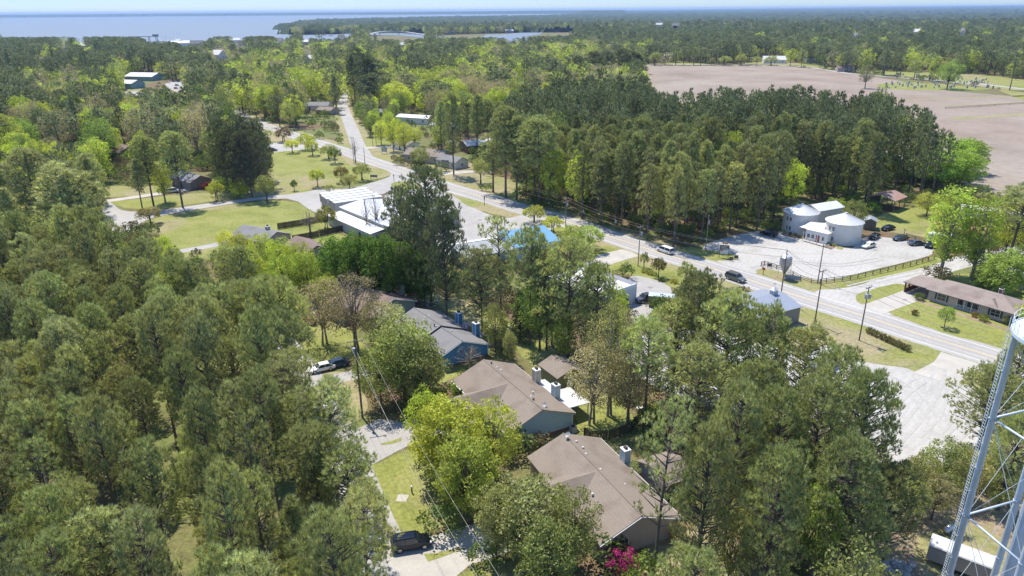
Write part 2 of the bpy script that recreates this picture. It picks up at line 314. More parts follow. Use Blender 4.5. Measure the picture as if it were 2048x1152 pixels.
# silo lot
sheet('gravel_lot', [(1430, 519), (1404, 500), (1410, 488), (1470, 470), (1520, 461), (1560, 462), (1590, 470), (1620, 485), (1660, 492), (1700, 497), (1722, 492), (1735, 470), (1790, 478), (1830, 491), (1856, 497), (1868, 506), (1855, 513), (1800, 527), (1740, 541), (1690, 554), (1650, 562), (1600, 558), (1560, 548), (1530, 543), (1514, 545), (1506, 548), (1480, 545), (1440, 526)], .02, gravelM)
sheet('gravel_lot', [(1724, 470), (1800, 478), (1860, 490), (1870, 503), (1850, 510), (1700, 505)], .026, gravelM)
lawn([(1350, 499), (1380, 492), (1400, 498), (1440, 503), (1465, 508), (1480, 515), (1468, 521), (1440, 522), (1415, 518), (1380, 508)], z=.036)
lawn([(1510, 545), (1518, 538), (1535, 537), (1570, 546), (1600, 553), (1640, 563), (1690, 556), (1760, 541), (1830, 523), (1880, 511), (1900, 516), (1880, 527), (1800, 548), (1740, 563), (1690, 577), (1630, 580), (1600, 573), (1550, 559)], z=.036)
strip('lane', spline([at(x, y) for x, y in [(1660, 598), (1680, 590), (1730, 577), (1800, 557), (1860, 541), (1910, 527), (1980, 512), (2048, 500)]]), 6.6, .027, gravelM)
sheet('gravel_apron', [(1622, 580), (1690, 577), (1740, 566), (1760, 570), (1730, 585), (1710, 600), (1722, 610), (1790, 628), (1773, 631), (1700, 618), (1650, 602)], .0345, gravelM)
lawn([(1710, 592), (1730, 583), (1790, 566), (1810, 570), (1815, 583), (1760, 600), (1735, 608), (1715, 603)], z=.036)
lawn([(1773, 625), (1800, 607), (1850, 596), (1900, 610), (1960, 630), (2040, 665), (2060, 690), (1990, 687), (1965, 685), (1900, 671), (1822, 643)], z=.036)
strip('driveway', [at(x, y) for x, y in [(1745, 619), (1790, 603), (1830, 588), (1850, 578)]], 5.2, .039, concM)
strip('path', [at(x, y) for x, y in [(1835, 602), (1880, 616), (1930, 632), (1990, 652), (2040, 668)]], 1.6, .042, dirtM)
lawn([(1740, 440), (1790, 420), (1830, 408), (1870, 412), (1900, 425), (1930, 450), (1900, 475), (1870, 478), (1800, 466), (1745, 462)], z=.016)
sheet('grass', [(1880, 550), (1960, 545), (2048, 570), (2100, 620), (2048, 615), (1960, 590), (1900, 572)], .014, grassM, jit=.3)
# near side of the road
lawn([(1190, 530), (1160, 525), (1225, 548), (1263, 548), (1350, 578), (1420, 590), (1460, 580), (1400, 555), (1285, 512), (1275, 508), (1240, 520)], z=.02)
lawn([(1165, 505), (1210, 490), (1244, 500), (1215, 508), (1195, 512), (1180, 520)], z=.02)
lawn([(1100, 455), (1130, 452), (1200, 482), (1165, 500), (1110, 490)], z=.018)
sheet('driveway', [(1175, 520), (1203, 508), (1243, 499), (1262, 503), (1278, 512), (1240, 523), (1215, 531), (1185, 545), (1150, 540)], .038, concM, smooth=0)
sheet('parking_lot', [(1255, 553), (1285, 552), (1340, 570), (1345, 590), (1300, 620), (1310, 650), (1270, 660), (1250, 600)], .026, asph2M)
lawn([(1560, 640), (1900, 692), (2100, 770), (2100, 960), (1940, 900), (1880, 760), (1700, 740)], dryM, z=.008)
lawn([(1590, 640), (1610, 612), (1640, 622), (1740, 657), (1800, 676), (1860, 695), (1878, 703), (1868, 716), (1840, 729), (1812, 734), (1760, 728), (1700, 715), (1640, 700), (1560, 690)], z=.02)
lawn([(1740, 660), (1800, 676), (1860, 695), (1874, 706), (1850, 712), (1790, 700), (1740, 680)], dryM, z=.04)
sheet('gravel_lot', [(1690, 716), (1760, 730), (1812, 735), (1830, 745), (1930, 765), (1962, 790), (1975, 840), (1958, 890), (1900, 930), (1800, 940), (1680, 890), (1500, 830), (1340, 790), (1250, 740), (1250, 690), (1330, 650), (1420, 660), (1560, 700)], .016, gravelM)
lawn([(1330, 735), (1400, 725), (1540, 730), (1530, 765), (1400, 775), (1330, 760)], z=.03)
sheet('concrete_apron', [(1826, 746), (1868, 724), (1882, 704), (1960, 728), (1985, 744), (1962, 742), (1925, 760), (1914, 767), (1880, 762)], .04, concM, smooth=0)
lawn([(1930, 764), (1965, 745), (2048, 760), (2100, 900), (2048, 1000), (1990, 960), (1960, 890), (1975, 840), (1960, 790)], dryM, z=.018)
sheet('dirt', [(1700, 1050), (1800, 1000), (1900, 985), (2048, 1000), (2200, 1100), (2200, 1300), (1700, 1300)], .014, dirtM, jit=.3)
lawn([(1820, 1080), (1900, 1045), (1990, 1060), (2048, 1120), (2048, 1200), (1860, 1200)], dryM, z=.03)
sheet('dirt', [(1370, 1060), (1460, 1050), (1500, 1100), (1450, 1200), (1300, 1200), (1320, 1100)], .012, dirtM, jit=.3)
# duplex street
DR = spline([at(x, y) for x, y in [(520, 640), (560, 690), (600, 740), (640, 820), (680, 900), (712, 975), (740, 1050), (790, 1150), (850, 1280)]], 3)
strip('street', DR, 6.2, .026, asph2M)
sheet('driveway', [(672, 870), (720, 855), (760, 838), (800, 845), (900, 830), (960, 850), (880, 875), (830, 885), (790, 905), (745, 930), (712, 942)], .032, asph2M, smooth=0)
lawn([(759, 888), (800, 877), (806, 882), (765, 892)], z=.045, smooth=0)
sheet('driveway', [(760, 1075), (790, 1088), (850, 1075), (900, 1062), (960, 1045), (1030, 1030), (1100, 1040), (1060, 1100), (1000, 1110), (940, 1130), (880, 1180), (800, 1200)], .032, concM, smooth=0)
lawn([(851, 1110), (920, 1092), (935, 1096), (890, 1112), (858, 1124)], z=.045, smooth=0)
lawn([(714, 945), (745, 932), (800, 905), (860, 890), (930, 900), (960, 1000), (960, 1035), (860, 1065), (785, 1068), (748, 1020)], z=.02)
lawn([(714, 945), (722, 950), (760, 1020), (792, 1070), (780, 1078), (745, 1020)], dirtM, z=.028, jit=.2)
lawn([(905, 1160), (960, 1135), (1060, 1115), (1150, 1200), (1000, 1300), (900, 1240)], z=.02)
lawn([(600, 650), (660, 640), (700, 660), (740, 700), (700, 720), (650, 750), (610, 720)], z=.018)
strip('driveway', [at(x, y) for x, y in [(585, 775), (640, 765), (700, 752), (740, 740)]], 3.6, .034, asph2M)
lawn([(630, 750), (700, 740), (740, 800), (730, 835), (680, 860), (640, 830)], dryM, z=.018)
lawn([(820, 590), (870, 580), (960, 610), (1060, 660), (1140, 730), (1200, 780), (1280, 830), (1240, 880), (1160, 880), (1150, 830), (1040, 700), (980, 690), (900, 620)], z=.015)
lawn([(1270, 1160), (1290, 1080), (1380, 1050), (1470, 1100), (1500, 1200)], dryM, z=.016)
lawn([(890, 700), (960, 700), (960, 720), (890, 770), (860, 760)], z=.014)
sheet('dirt', [(560, 620), (600, 600), (650, 620), (640, 650), (580, 660)], .012, dirtM)
for x_, y_, a_ in ((727, 958, 1.3), (805, 996, .8), (1790, 1135, 1.6)):
    c0 = at(x_, y_); sheet('concrete_pad', [(c0.x-a_, c0.y-a_*.8), (c0.x+a_*.7, c0.y-a_), (c0.x+a_, c0.y+a_*.7), (c0.x-a_*.8, c0.y+a_)], .034, concM if x_ < 1500 else gravelM, world=True, smooth=0)
# left edge lot far back
sheet('parking_lot', [(325, 165), (370, 162), (366, 186), (345, 182)], .02, asph2M); sheet('parking_lot', [(245, 183), (285, 182), (290, 195), (262, 190)], .02, asph2M)
lawn([(245, 176), (280, 175), (285, 182), (250, 183)], z=.03)
lawn([(640, 58), (760, 53), (850, 50), (880, 54), (800, 60), (700, 66), (650, 66)], z=.2); lawn([(560, 62), (600, 60), (625, 66), (600, 69)], dryM, z=.4)
# ---------------------------------------------------------------- trees
def leaf_mat(name, c=None, trans=0.3, tint=(1.25, 1.15, .7), rough=.6, spec=.25):
    m = bpy.data.materials.new(name); m.use_nodes = True; n = m.node_tree.nodes; l = m.node_tree.links; b = n['Principled BSDF']
    b.inputs['Roughness'].default_value = rough; b.inputs['Specular IOR Level'].default_value = spec
    oi = n.new('ShaderNodeObjectInfo'); ge = n.new('ShaderNodeNewGeometry')
    hs = n.new('ShaderNodeHueSaturation')
    if c: hs.inputs['Color'].default_value = (*c, 1)
    else: l.new(oi.outputs['Color'], hs.inputs['Color'])
    def mr(src, a, bb, op='MAP'):
        q = n.new('ShaderNodeMapRange'); q.inputs['To Min'].default_value = a; q.inputs['To Max'].default_value = bb; l.new(src, q.inputs[0]); return q.outputs[0]
    v1 = mr(ge.outputs['Random Per Island'], .75, 1.3); v2 = mr(oi.outputs['Random'], .78, 1.25)
    at_ = n.new('ShaderNodeAttribute'); at_.attribute_name = 'tv'; mu = n.new('ShaderNodeMath'); mu.operation = 'MULTIPLY'; l.new(v1, mu.inputs[0]); l.new(v2, mu.inputs[1]); m2 = n.new('ShaderNodeMath'); m2.operation = 'MULTIPLY'; l.new(mu.outputs[0], m2.inputs[0]); l.new(at_.outputs['Fac'], m2.inputs[1]); l.new(m2.outputs[0], hs.inputs['Value'])
    l.new(mr(oi.outputs['Random'], .4965, .5025), hs.inputs['Hue'])
    l.new(hs.outputs[0], b.inputs['Base Color'])
    t = n.new('ShaderNodeBsdfTranslucent'); mx = n.new('ShaderNodeMixRGB'); mx.blend_type = 'MULTIPLY'; mx.inputs[0].default_value = 1; mx.inputs[2].default_value = (*tint, 1)
    l.new(hs.outputs[0], mx.inputs[1]); l.new(mx.outputs[0], t.inputs['Color'])
    ms = n.new('ShaderNodeMixShader'); ms.inputs[0].default_value = trans; l.new(b.outputs[0], ms.inputs[1]); l.new(t.outputs[0], ms.inputs[2])
    l.new(ms.outputs[0], n['Material Output'].inputs['Surface']); return m
needleM = leaf_mat('pine_needles', trans=.38, tint=(1.15, 1.1, .7), rough=.5, spec=.45); leafM = leaf_mat('broad_leaves', trans=.4, tint=(1.2, 1.2, .6))
barkM = mat('bark', (.13, .11, .09), .95, var=.35, scale=3); barkL = mat('pale_bark', (.28, .245, .20), .95, var=.3, scale=3)
def mesh_np(name, V, F, m, nper):
    me = bpy.data.meshes.new(name); V = np.asarray(V, np.float32); tv = V[:, 3] if V.shape[1] == 4 else np.ones(len(V), np.float32); V = np.ascontiguousarray(V[:, :3]); nf = len(V)//nper if F is None else len(F)
    me.vertices.add(len(V)); me.vertices.foreach_set('co', V.ravel())
    idx = np.arange(len(V), dtype=np.int32) if F is None else np.asarray(F, np.int32).ravel()
    me.loops.add(len(idx)); me.loops.foreach_set('vertex_index', idx)
    me.polygons.add(nf); me.polygons.foreach_set('loop_start', np.arange(0, nf*nper, nper, dtype=np.int32))
    me.update(calc_edges=True); me.materials.append(m); a = me.attributes.new('tv', 'FLOAT', 'POINT'); a.data.foreach_set('value', np.ascontiguousarray(tv, np.float32)); return me
def unit(v): return v/(np.linalg.norm(v, axis=-1, keepdims=True)+1e-9)
def blades(rg, C, D, L, W):                # one needle-bundle triangle per centre
    n = len(C); s = unit(np.cross(D, rg.normal(size=(n, 3)))); V = np.empty((n, 3, 3))
    V[:, 0] = C - s*W[:, None]; V[:, 1] = C + s*W[:, None]; V[:, 2] = C + D*L[:, None]; return V.reshape(-1, 3)
def leaves(rg, C, S):                      # small leaf quads, folded at random
    n = len(C); a = unit(rg.normal(size=(n, 3))*[1, 1, .75]); b = unit(np.cross(a, rg.normal(size=(n, 3)))); V = np.empty((n, 4, 3))
    S = S[:, None]; V[:, 0] = C - a*S; V[:, 1] = C - b*S*.6; V[:, 2] = C + a*S; V[:, 3] = C + b*S*.6; return V.reshape(-1, 3)
def pine(seed, H, R, cb, npuff, tufts=12, per=13, bl=.44, bw=.04, limbs=True, pr=1.0, prof=0, lean=0.3):
    rg = np.random.default_rng(seed); tr = MB(); Cs = []; Ds = []; Ts = []
    ln = rg.uniform(-lean, lean, 2); top = lambda z: np.array([ln[0]*(z/H)**2*2, ln[1]*(z/H)**2*2, z])
    zs = np.linspace(0, H*.97, 7)
    for i in range(6):
        r = lambda z: .25*(H/18)*(1-z/H*.82); tr.tube(top(zs[i]), top(zs[i+1]), r(zs[i]), r(zs[i+1]), 6, cap=False)
    ph = rg.uniform(0, 6.28)
    for i in range(npuff):
        t = ((i+.5)/npuff)**(.8 if prof == 0 else .95); t = min(1, max(0, t+rg.uniform(-.04, .04)))
        if prof == 0: rr = math.sqrt(max(0.02, 1-((t-.38)/.64)**2))      # rounded crown
        else: rr = (1-t)**.7*(.5+.5*min(1, t*4))+.05                          # taller cone
        ang = ph + i*2.39996 + rg.uniform(-.3, .3); rad = R*rr*math.sqrt(rg.uniform(.30, 1.0))*(1+.24*math.sin(2*ang+seed+2*t)+.16*math.sin(3*ang+seed*2.3))
        z = H*(cb+(1-cb)*t*.97) + rg.uniform(-.3, .3); c = top(z)+np.array([math.cos(ang)*rad, math.sin(ang)*rad, .18*rad])
        q = pr*rg.uniform(.75, 1.2)*(1.0-.25*t)
        if limbs and rad > .8: tr.tube(top(max(H*cb*.9, z-.35*rad-.3)), c-np.array([0, 0, .25]), .055+.012*rad, .02, 3, cap=False)
        d = unit(rg.normal(size=(tufts, 3))*[1, 1, .8]+[0, 0, .5]); tc = c + d*[q, q, q*.8]*rg.uniform(.6, 1.05, (tufts, 1))
        dd = np.repeat(d, per, 0); cc = np.repeat(tc, per, 0)
        e = unit(dd*.5+rg.normal(size=dd.shape)*.45+[0, 0, .75]); Cs.append(cc+rg.normal(size=cc.shape)*.05); Ds.append(e); Ts.append(np.repeat(rg.uniform(.7, 1.4, tufts)*rg.uniform(.82, 1.2), per))
    C = np.concatenate(Cs); D = np.concatenate(Ds); n = len(C)
    V = blades(rg, C, D, bl*rg.uniform(.7, 1.25, n), bw*rg.uniform(.7, 1.3, n))
    return tr, np.concatenate([V, np.repeat(np.concatenate(Ts), 3)[:, None]], 1), 3
def leafy(seed, H, R, cb, npuff, per=70, ls=.17, pr=1.25, shape='round', sparse=1.0, limbs=True, trunk=.22, multi=1):
    rg = np.random.default_rng(seed); tr = MB(); Cs = []; Ts = []
    cz = H*(cb+(1-cb)*.48); hz = H*(1-cb)*.5; fork = H*max(.12, cb*.85)
    for mI in range(multi):
        o = np.array([0, 0, 0.]) if multi == 1 else np.append(rg.uniform(-.5, .5, 2), 0)
        tr.tube(o, (o[0]*.5, o[1]*.5, fork), trunk*H/10, trunk*.75*H/10, 6, cap=False); tr.tube((o[0]*.5, o[1]*.5, fork), (o[0]*2, o[1]*2, H*.88), trunk*.75*H/10, .04, 5, cap=False)
    ph = rg.uniform(0, 6.28)
    for i in range(npuff):
        u = (i+.5)/npuff; z = 1-2*u; z = z if shape != 'dome' else 1-1.5*u
        rr = math.sqrt(max(0, 1-z*z)); ang = ph+i*2.39996+rg.uniform(-.35, .35); k = rg.uniform(.45, 1.0)**.6
        if shape == 'cone': rr = (1-(z+1)/2)**.8*1.05
        if shape == 'tall': rr *= .9+.1*z
        c = np.array([math.cos(ang)*rr*R*k, math.sin(ang)*rr*R*k, cz+z*hz*(k if shape != 'cone' else 1)])
        q = pr*rg.uniform(.65, 1.25)
        if limbs and i % 2 == 0:
            a = np.array([0, 0, fork+(c[2]-fork)*rg.uniform(.1, .5)]); m_ = (a+c)/2+[0, 0, .12*np.linalg.norm(c-a)]; tr.tube(a, m_, .09*H/10, .05*H/10, 3, cap=False); tr.tube(m_, c, .05*H/10, .015, 3, cap=False)
            if sparse < .7:
                for _ in range(5): tr.tube(c-(c-m_)*.3, c+rg.normal(size=3)*q*.6+[0, 0, .3], .022, .008, 3, cap=False)
        n = int(per*sparse*rg.uniform(.7, 1.3)); d = unit(rg.normal(size=(n, 3))+[0, 0, .25]); Cs.append(c+d*q*rg.uniform(.45, 1.05, (n, 1))*[1, 1, .75]); Ts.append(np.full(n, rg.uniform(.75, 1.3)))
    C = np.concatenate(Cs); n = len(C); return tr, np.concatenate([leaves(rg, C, ls*rg.uniform(.6, 1.4, n)), np.repeat(np.concatenate(Ts), 4)[:, None]], 1), 4
PROTO = {}
def proto(key, spec, m, bark):
    tr, V, k = spec; tm = tr.mesh('trunk'); tm.materials.append(bark); PROTO.setdefault(key, []).append((tm, mesh_np('crown', V, None, m, k)))
for s_ in range(6): proto('pine', pine(10+s_, 18, 3.7, .46+.04*(s_ % 3), 78, tufts=13, per=13, pr=.85, bl=.52, bw=.034), needleM, barkM)
for s_ in range(3): proto('pine_tall', pine(30+s_, 18, 3.0, .30+.06*s_, 90, tufts=13, pr=.85, prof=s_ % 2), needleM, barkM)
for s_ in range(3): proto('pine_open', pine(40+s_, 18, 4.0, .36, 52, tufts=11, pr=.85, lean=.6), needleM, barkM)
for s_ in range(2): proto('pine_full', pine(45+s_, 18, 4.6, .2, 165, tufts=13, per=11, pr=.95, prof=0), needleM, barkM)
for s_ in range(4): proto('leafy', leafy(50+s_, 12, 4.6, .22, 62, per=85), leafM, barkM)
for s_ in range(2): proto('leafy_dense', leafy(60+s_, 12, 5.0, .12, 90, per=95, ls=.2), leafM, barkM)
for s_ in range(3): proto('leafy_tall', leafy(70+s_, 15, 3.0, .15, 60, per=75, shape='tall'), leafM, barkL)
for s_ in range(3): proto('budding', leafy(80+s_, 12, 4.2, .25, 66, per=95, ls=.125, sparse=.69, trunk=.18, multi=2), leafM, barkL)
for s_ in range(2): proto('bare', leafy(86+s_, 12, 3.4, .3, 46, per=45, ls=.09, sparse=.35, trunk=.16, multi=3), leafM, barkL)
for s_ in range(2): proto('small', leafy(90+s_, 5, 2.6, .26, 30, per=85, ls=.14, pr=.8, shape='dome', trunk=.3, multi=2), leafM, barkM)
for s_ in range(2): proto('shrub', leafy(95+s_, 1.6, 1.3, .02, 14, per=90, ls=.10, pr=.55, limbs=False, trunk=.3), leafM, barkM)
for s_ in range(1): proto('cedar', leafy(99+s_, 11, 2.4, .04, 80, per=70, ls=.13, pr=.8, shape='cone'), leafM, barkM)
SIZE = dict(pine=(18, 4.2), pine_tall=(18, 3.5), pine_open=(18, 4.5), pine_full=(18, 5.2), leafy=(12, 5.6), leafy_dense=(12, 6.0), leafy_tall=(15, 4.0), budding=(12, 5.0), bare=(12, 4.4), small=(5, 3.1), shrub=(1.6, 1.6), cedar=(11, 3.0))
PINEC = [(.375, .405, .17), (.325, .357, .148), (.415, .435, .18), (.385, .405, .195)]
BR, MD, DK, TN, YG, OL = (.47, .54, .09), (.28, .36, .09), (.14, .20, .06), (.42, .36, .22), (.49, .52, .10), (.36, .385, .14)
NAME = dict(pine='pine_tree', pine_tall='pine_tree', pine_open='pine_tree', pine_full='pine_tree', leafy='leafy_tree', leafy_dense='leafy_tree', leafy_tall='leafy_tree', budding='budding_tree', bare='budding_tree', small='small_tree', shrub='shrub', cedar='cedar_tree')
def put_tree(key, x, y, h, r, c, label, group=None, cat=None, z=0.0):
    H0, R0 = SIZE[key]; tm, cm = rnd.choice(PROTO[key])
    e = empty(NAME[key], (x, y, z), rnd.uniform(0, 6.28), label, cat or {'shrub': 'shrub'}.get(key, 'tree'), group); e.scale = (r/R0, r/R0, h/H0)
    kv = rnd.uniform(.88, 1.14); kc = (kv*rnd.uniform(.97, 1.03), kv, kv*rnd.uniform(.95, 1.05))
    for nm, me in (('trunk', tm), ('crown', cm)):
        o = bpy.data.objects.new(nm, me); col.objects.link(o); o.parent = e
        o.color = (*[v*k for v, k in zip(c, kc)], 1)
    return e
KEYT = []                                  # hand-placed trees: (x, y) to thin the filler around them
def tree(key, xb, yb, yt, wpx, c, label, group=None, cat=None, thin=.55):
    b = at(xb, yb); h = height_to(b, yt)
    if cat != 'shrub' and key != 'shrub': b = at(2*xb-proj((b.x, b.y, .75*h))[0], yb)   # xb is where the crown shows
    s = CF/((b-Vector((0, 0, CH))).dot(_fw)); r = wpx/2/s
    KEYT.append((b.x, b.y, r*thin)); return put_tree(key, b.x, b.y, h, r, c, label, group, cat)
P0, P1, P2, P3 = PINEC
T = tree
# --- pines and broadleaf trees one can point to (photo px: base x, base y, top y, crown width)
T('pine_full', 852, 610, 338, 115, (.21, .24, .12), 'tallest pine, standing between the white metal shop and the flat blue roof'); T('pine_full', 832, 585, 395, 90, (.2, .23, .11), 'slim pine leaning against the left of the tallest pine')
T('pine_full', 886, 640, 398, 85, (.21, .24, .12), 'pine with a bare lower trunk just right of the tallest pine'); T('pine_full', 800, 560, 376, 82, (.21, .24, .12), 'pine rising over the corner of the white metal roof')
T('pine_open', 1000, 645, 432, 90, P2, 'thin crowned pine in front of the blue metal roof'); T('pine_full', 962, 660, 500, 110, P3, 'broad soft pine left of the blue roof pine')
T('pine', 1060, 690, 462, 90, P1, 'pine covering the lower edge of the blue metal roof'); T('pine_full', 1140, 720, 480, 130, P2, 'wide pine between the blue roof and the white flat roof')
T('pine_full', 1195, 730, 530, 100, P0, 'pine whose crown hides the left of the white flat roof'); T('pine', 1095, 700, 500, 80, P3, 'pine behind the small lime green tree near the tan roof')
T('pine_full', 1400, 790, 548, 130, P1, 'pine in front of the highway beside the grey cupola shed'); T('pine_full', 1355, 800, 600, 125, P2, 'rounded pine left of the tall clump by the cupola shed')
T('pine_full', 1460, 830, 585, 140, P0, 'large dark pine overlapping the road edge below the silver SUV'); T('pine_full', 1530, 850, 610, 120, P1, 'pine hiding the wall of the grey cupola shed')
T('pine_full', 1610, 880, 655, 130, P2, 'pine at the right end of the clump below the cupola shed'); T('pine', 1300, 860, 640, 110, P0, 'pine above the dark picket fence')
T('pine_full', 1680, 960, 700, 150, P0, 'pine with the crown nearest the pale gravel yard'); T('pine_full', 1740, 1060, 745, 150, P1, 'large pine spreading its branches over the gravel yard')
T('pine_full', 1640, 1080, 760, 150, P2, 'tall pine left of the one spreading over the gravel yard'); T('pine_full', 1560, 1090, 780, 150, P1, 'pine in the centre of the lower right clump')
T('pine_full', 1480, 1110, 770, 140, P0, 'pine with a broken look in the lower right clump'); T('pine_open', 1330, 1160, 810, 140, P0, 'single pine with a long bare trunk in front of the nearest tan roof')
T('pine_full', 1420, 1190, 850, 140, P2, 'pine right of the single bare trunked one'); T('pine_full', 1700, 1180, 880, 170, P1, 'dark low pine at the edge of the needle covered dirt')
T('pine_full', 1800, 1120, 930, 120, P1, 'dark pine nearest the white container'); T('pine_full', 1560, 1230, 900, 150, P0, 'pine at the bottom edge right of the pink azalea')
T('pine_full', 1400, 900, 690, 120, P3, 'grey green pine in the middle of the central clump'); T('pine_full', 1510, 960, 720, 130, P1, 'shaded pine behind the lower right clump')
T('pine_full', 1990, 900, 735, 130, P2, 'small pine behind the water tower leg'); T('pine_full', 2040, 840, 690, 110, P0, 'pine at the right edge beside the tower'); T('pine_full', 2040, 1020, 830, 120, P1, 'lower pine at the right edge behind the tower bracing')
T('pine_tall', 345, 415, 265, 62, P1, 'left one of the two tall pines at the bend by the grey roofed house'); T('pine_tall', 287, 412, 275, 60, P0, 'right hand neighbour of the two tall roadside pines'); T('pine_tall', 270, 420, 320, 40, P3, 'thin pine at the left of the roadside pair')
T('leafy_tall', 318, 405, 315, 50, YG, 'yellow green tree between the two tall roadside pines')
for i_, (x_, y_, t_, w_) in enumerate([(440, 380, 238, 70), (478, 385, 232, 75), (508, 378, 240, 66), (490, 395, 262, 74), (455, 390, 260, 66), (524, 362, 268, 44)]): T('pine_full', x_, y_, t_, w_, (.17, .195, .095), 'dark pine in the tight clump beside the roadside lawn', 'dark pines clumped at the lawn')
for i_, (x_, y_, t_, w_) in enumerate([(55, 520, 300, 90), (120, 545, 330, 110), (95, 530, 350, 90), (160, 540, 345, 100), (20, 560, 380, 70)]): T('pine_tall', x_, y_, t_, w_, P3, 'tall pine left of the cul-de-sac', 'tall pines left of the cul-de-sac')
for i_, (x_, y_, t_, w_) in enumerate([(705, 215, 112, 40), (727, 218, 108, 45), (745, 217, 118, 42), (712, 190, 95, 40)]): T('pine_tall', x_, y_, t_, w_, (.17, .195, .095), 'dark pine at the head of the side road', 'dark pines at the side road')
for i_, (x_, y_, t_, w_) in enumerate([(880, 320, 205, 48), (903, 350, 190, 46), (935, 300, 195, 44), (952, 318, 192, 46), (975, 305, 200, 40), (998, 300, 205, 44)]): T('pine_tall', x_, y_, t_, w_, P1, 'tall pine with bare trunk by the white cottage', 'pines by the white cottage')
for i_, (x_, y_, t_, w_) in enumerate([(1010, 395, 215, 75), (1033, 400, 235, 70), (985, 385, 270, 60), (1080, 412, 235, 85)]): T('pine_tall', x_, y_, t_, w_, P1, 'pine at the left front of the wood along the highway', 'pines at the left front of the highway wood')
for i_, (x_, y_, t_, w_) in enumerate([(1245, 168, 98, 50), (1262, 166, 103, 48), (1278, 167, 108, 45), (1215, 165, 100, 45), (1190, 172, 103, 45)]): T('pine_tall', x_, y_, t_, w_, (.17, .195, .095), 'dark pine at the corner of the tilled field', 'dark pines at the field corner')
T('leafy', 1080, 700, 560, 110, MD, 'bright green tree below the wide pine near the flat roof'); T('leafy_tall', 1128, 725, 622, 62, BR, 'small lime green tree in the back yard behind the tan roof')
T('leafy', 1105, 690, 565, 90, MD, 'green tree at the left end of the flat white roof'); T('leafy', 893, 600, 530, 56, BR, 'round bright green tree right of the dark hedge trees')
T('cedar', 1040, 680, 580, 55, DK, 'dark cedar behind the back yard lawn'); T('leafy', 990, 705, 605, 70, OL, 'olive tree behind the red and white parasol'); T('leafy_tall', 1020, 728, 660, 38, OL, 'narrow small tree above the satellite dish')
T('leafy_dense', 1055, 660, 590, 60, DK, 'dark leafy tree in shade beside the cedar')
for i_, (x_, y_, t_, w_) in enumerate([(670, 590, 470, 95), (715, 600, 462, 100), (765, 608, 465, 105), (810, 605, 480, 80), (740, 590, 475, 90), (845, 610, 500, 60), (690, 570, 478, 70)]): T('leafy_dense', x_, y_, t_, w_, (.17, .27, .055), 'dark green tree in the hedge row behind the brown roofed house', 'dark hedge trees behind the brown roof')
T('budding', 640, 690, 560, 110, (.42, .36, .2), 'budding brown tree in front of the brown roof, left one'); T('budding', 700, 700, 545, 130, TN, 'budding tan tree covering the brown roof'); T('budding', 760, 700, 600, 110, (.38, .36, .17), 'budding tree with olive tint beside the blue house')
T('leafy', 800, 800, 625, 150, OL, 'large olive tree between the brown roofed and blue houses'); T('leafy_dense', 835, 810, 665, 130, OL, 'broad olive tree left of the tan roof'); T('leafy', 755, 815, 690, 120, (.28, .33, .10), 'shady tree around the nearest power pole')
T('bare', 938, 740, 692, 78, (.25, .17, .13), 'leafless pinkish bush tree against the blue gable')
T('leafy_dense', 900, 960, 800, 190, (.50, .52, .08), 'large yellow green tree in front of the tan roof'); T('leafy', 850, 915, 775, 100, (.42, .52, .08), 'bright green tree left of the yellow one'); T('leafy', 985, 970, 800, 130, (.46, .48, .09), 'yellow green tree below the pale blue gable'); T('leafy_dense', 930, 1030, 870, 150, (.33, .37, .08), 'lower olive tree beside the overhead wires')
T('leafy_dense', 1060, 1120, 955, 190, (.36, .37, .16), 'broad grey green tree in front of the nearest tan roof'); T('leafy', 1150, 1150, 975, 120, (.33, .35, .14), 'grey green tree beside the pink azalea'); T('leafy', 990, 1110, 970, 110, (.36, .37, .15), 'pale tree over the parked motorcycles'); T('leafy_dense', 1100, 1200, 1040, 150, (.27, .31, .11), 'tree at the bottom edge beside the azalea')
T('budding', 1225, 830, 600, 130, (.46, .44, .18), 'tall budding tree in front of the flat white roof'); T('budding', 1190, 850, 690, 130, TN, 'budding tan tree over the little gabled shed'); T('budding', 1260, 850, 700, 120, (.42, .38, .19), 'budding tree above the dark picket fence'); T('leafy_tall', 1235, 720, 568, 60, BR, 'bright slender tree against the parapet of the flat roof')
T('bare', 860-110, 470, 385, 45, (.33, .27, .14), 'thin budding tree in front of the white shop roof, right one'); T('bare', 730, 470, 388, 40, (.33, .28, .15), 'thin budding tree in front of the white shop roof, left one')
for i_, (x_, y_, t_, w_, c_) in enumerate([(565, 284, 256, 40, (.24, .17, .09)), (611, 300, 268, 44, YG), (583, 306, 280, 34, YG), (623, 311, 281, 32, YG), (655, 318, 290, 40, OL), (668, 327, 295, 34, MD), (633, 374, 338, 38, YG), (681, 366, 334, 36, (.25, .19, .07)), (722, 361, 328, 42, OL), (587, 382, 360, 16, DK)]):
    T('small', x_, y_, t_, w_, c_, ['rust tinted tree beside the far end of the lawn', 'spreading yellow tree by the lawn car park', 'small round tree left of the lawn centre', 'small round tree on the lawn behind the twin trees', 'wide tree on the lawn, upper one of a pair', 'dark tree on the lawn, lower one of a pair', 'round yellow green tree near the lower lawn edge', 'orange tinted tree near the lower lawn edge', 'bushy olive tree by the junction sign', 'tiny dark tree at the lower lawn edge'][i_])
T('small', 530, 406, 352, 46, OL, 'round olive tree beside the lane with a shadow below it'); T('small', 429, 402, 362, 38, YG, 'small yellow tree on the lawn before the grey roofed house'); T('shrub', 480, 392, 365, 44, YG, 'large yellow green shrub left of the round olive tree', cat='shrub'); T('small', 297, 448, 415, 56, (.30, .26, .11), 'flat tan tree overhanging the cul-de-sac')
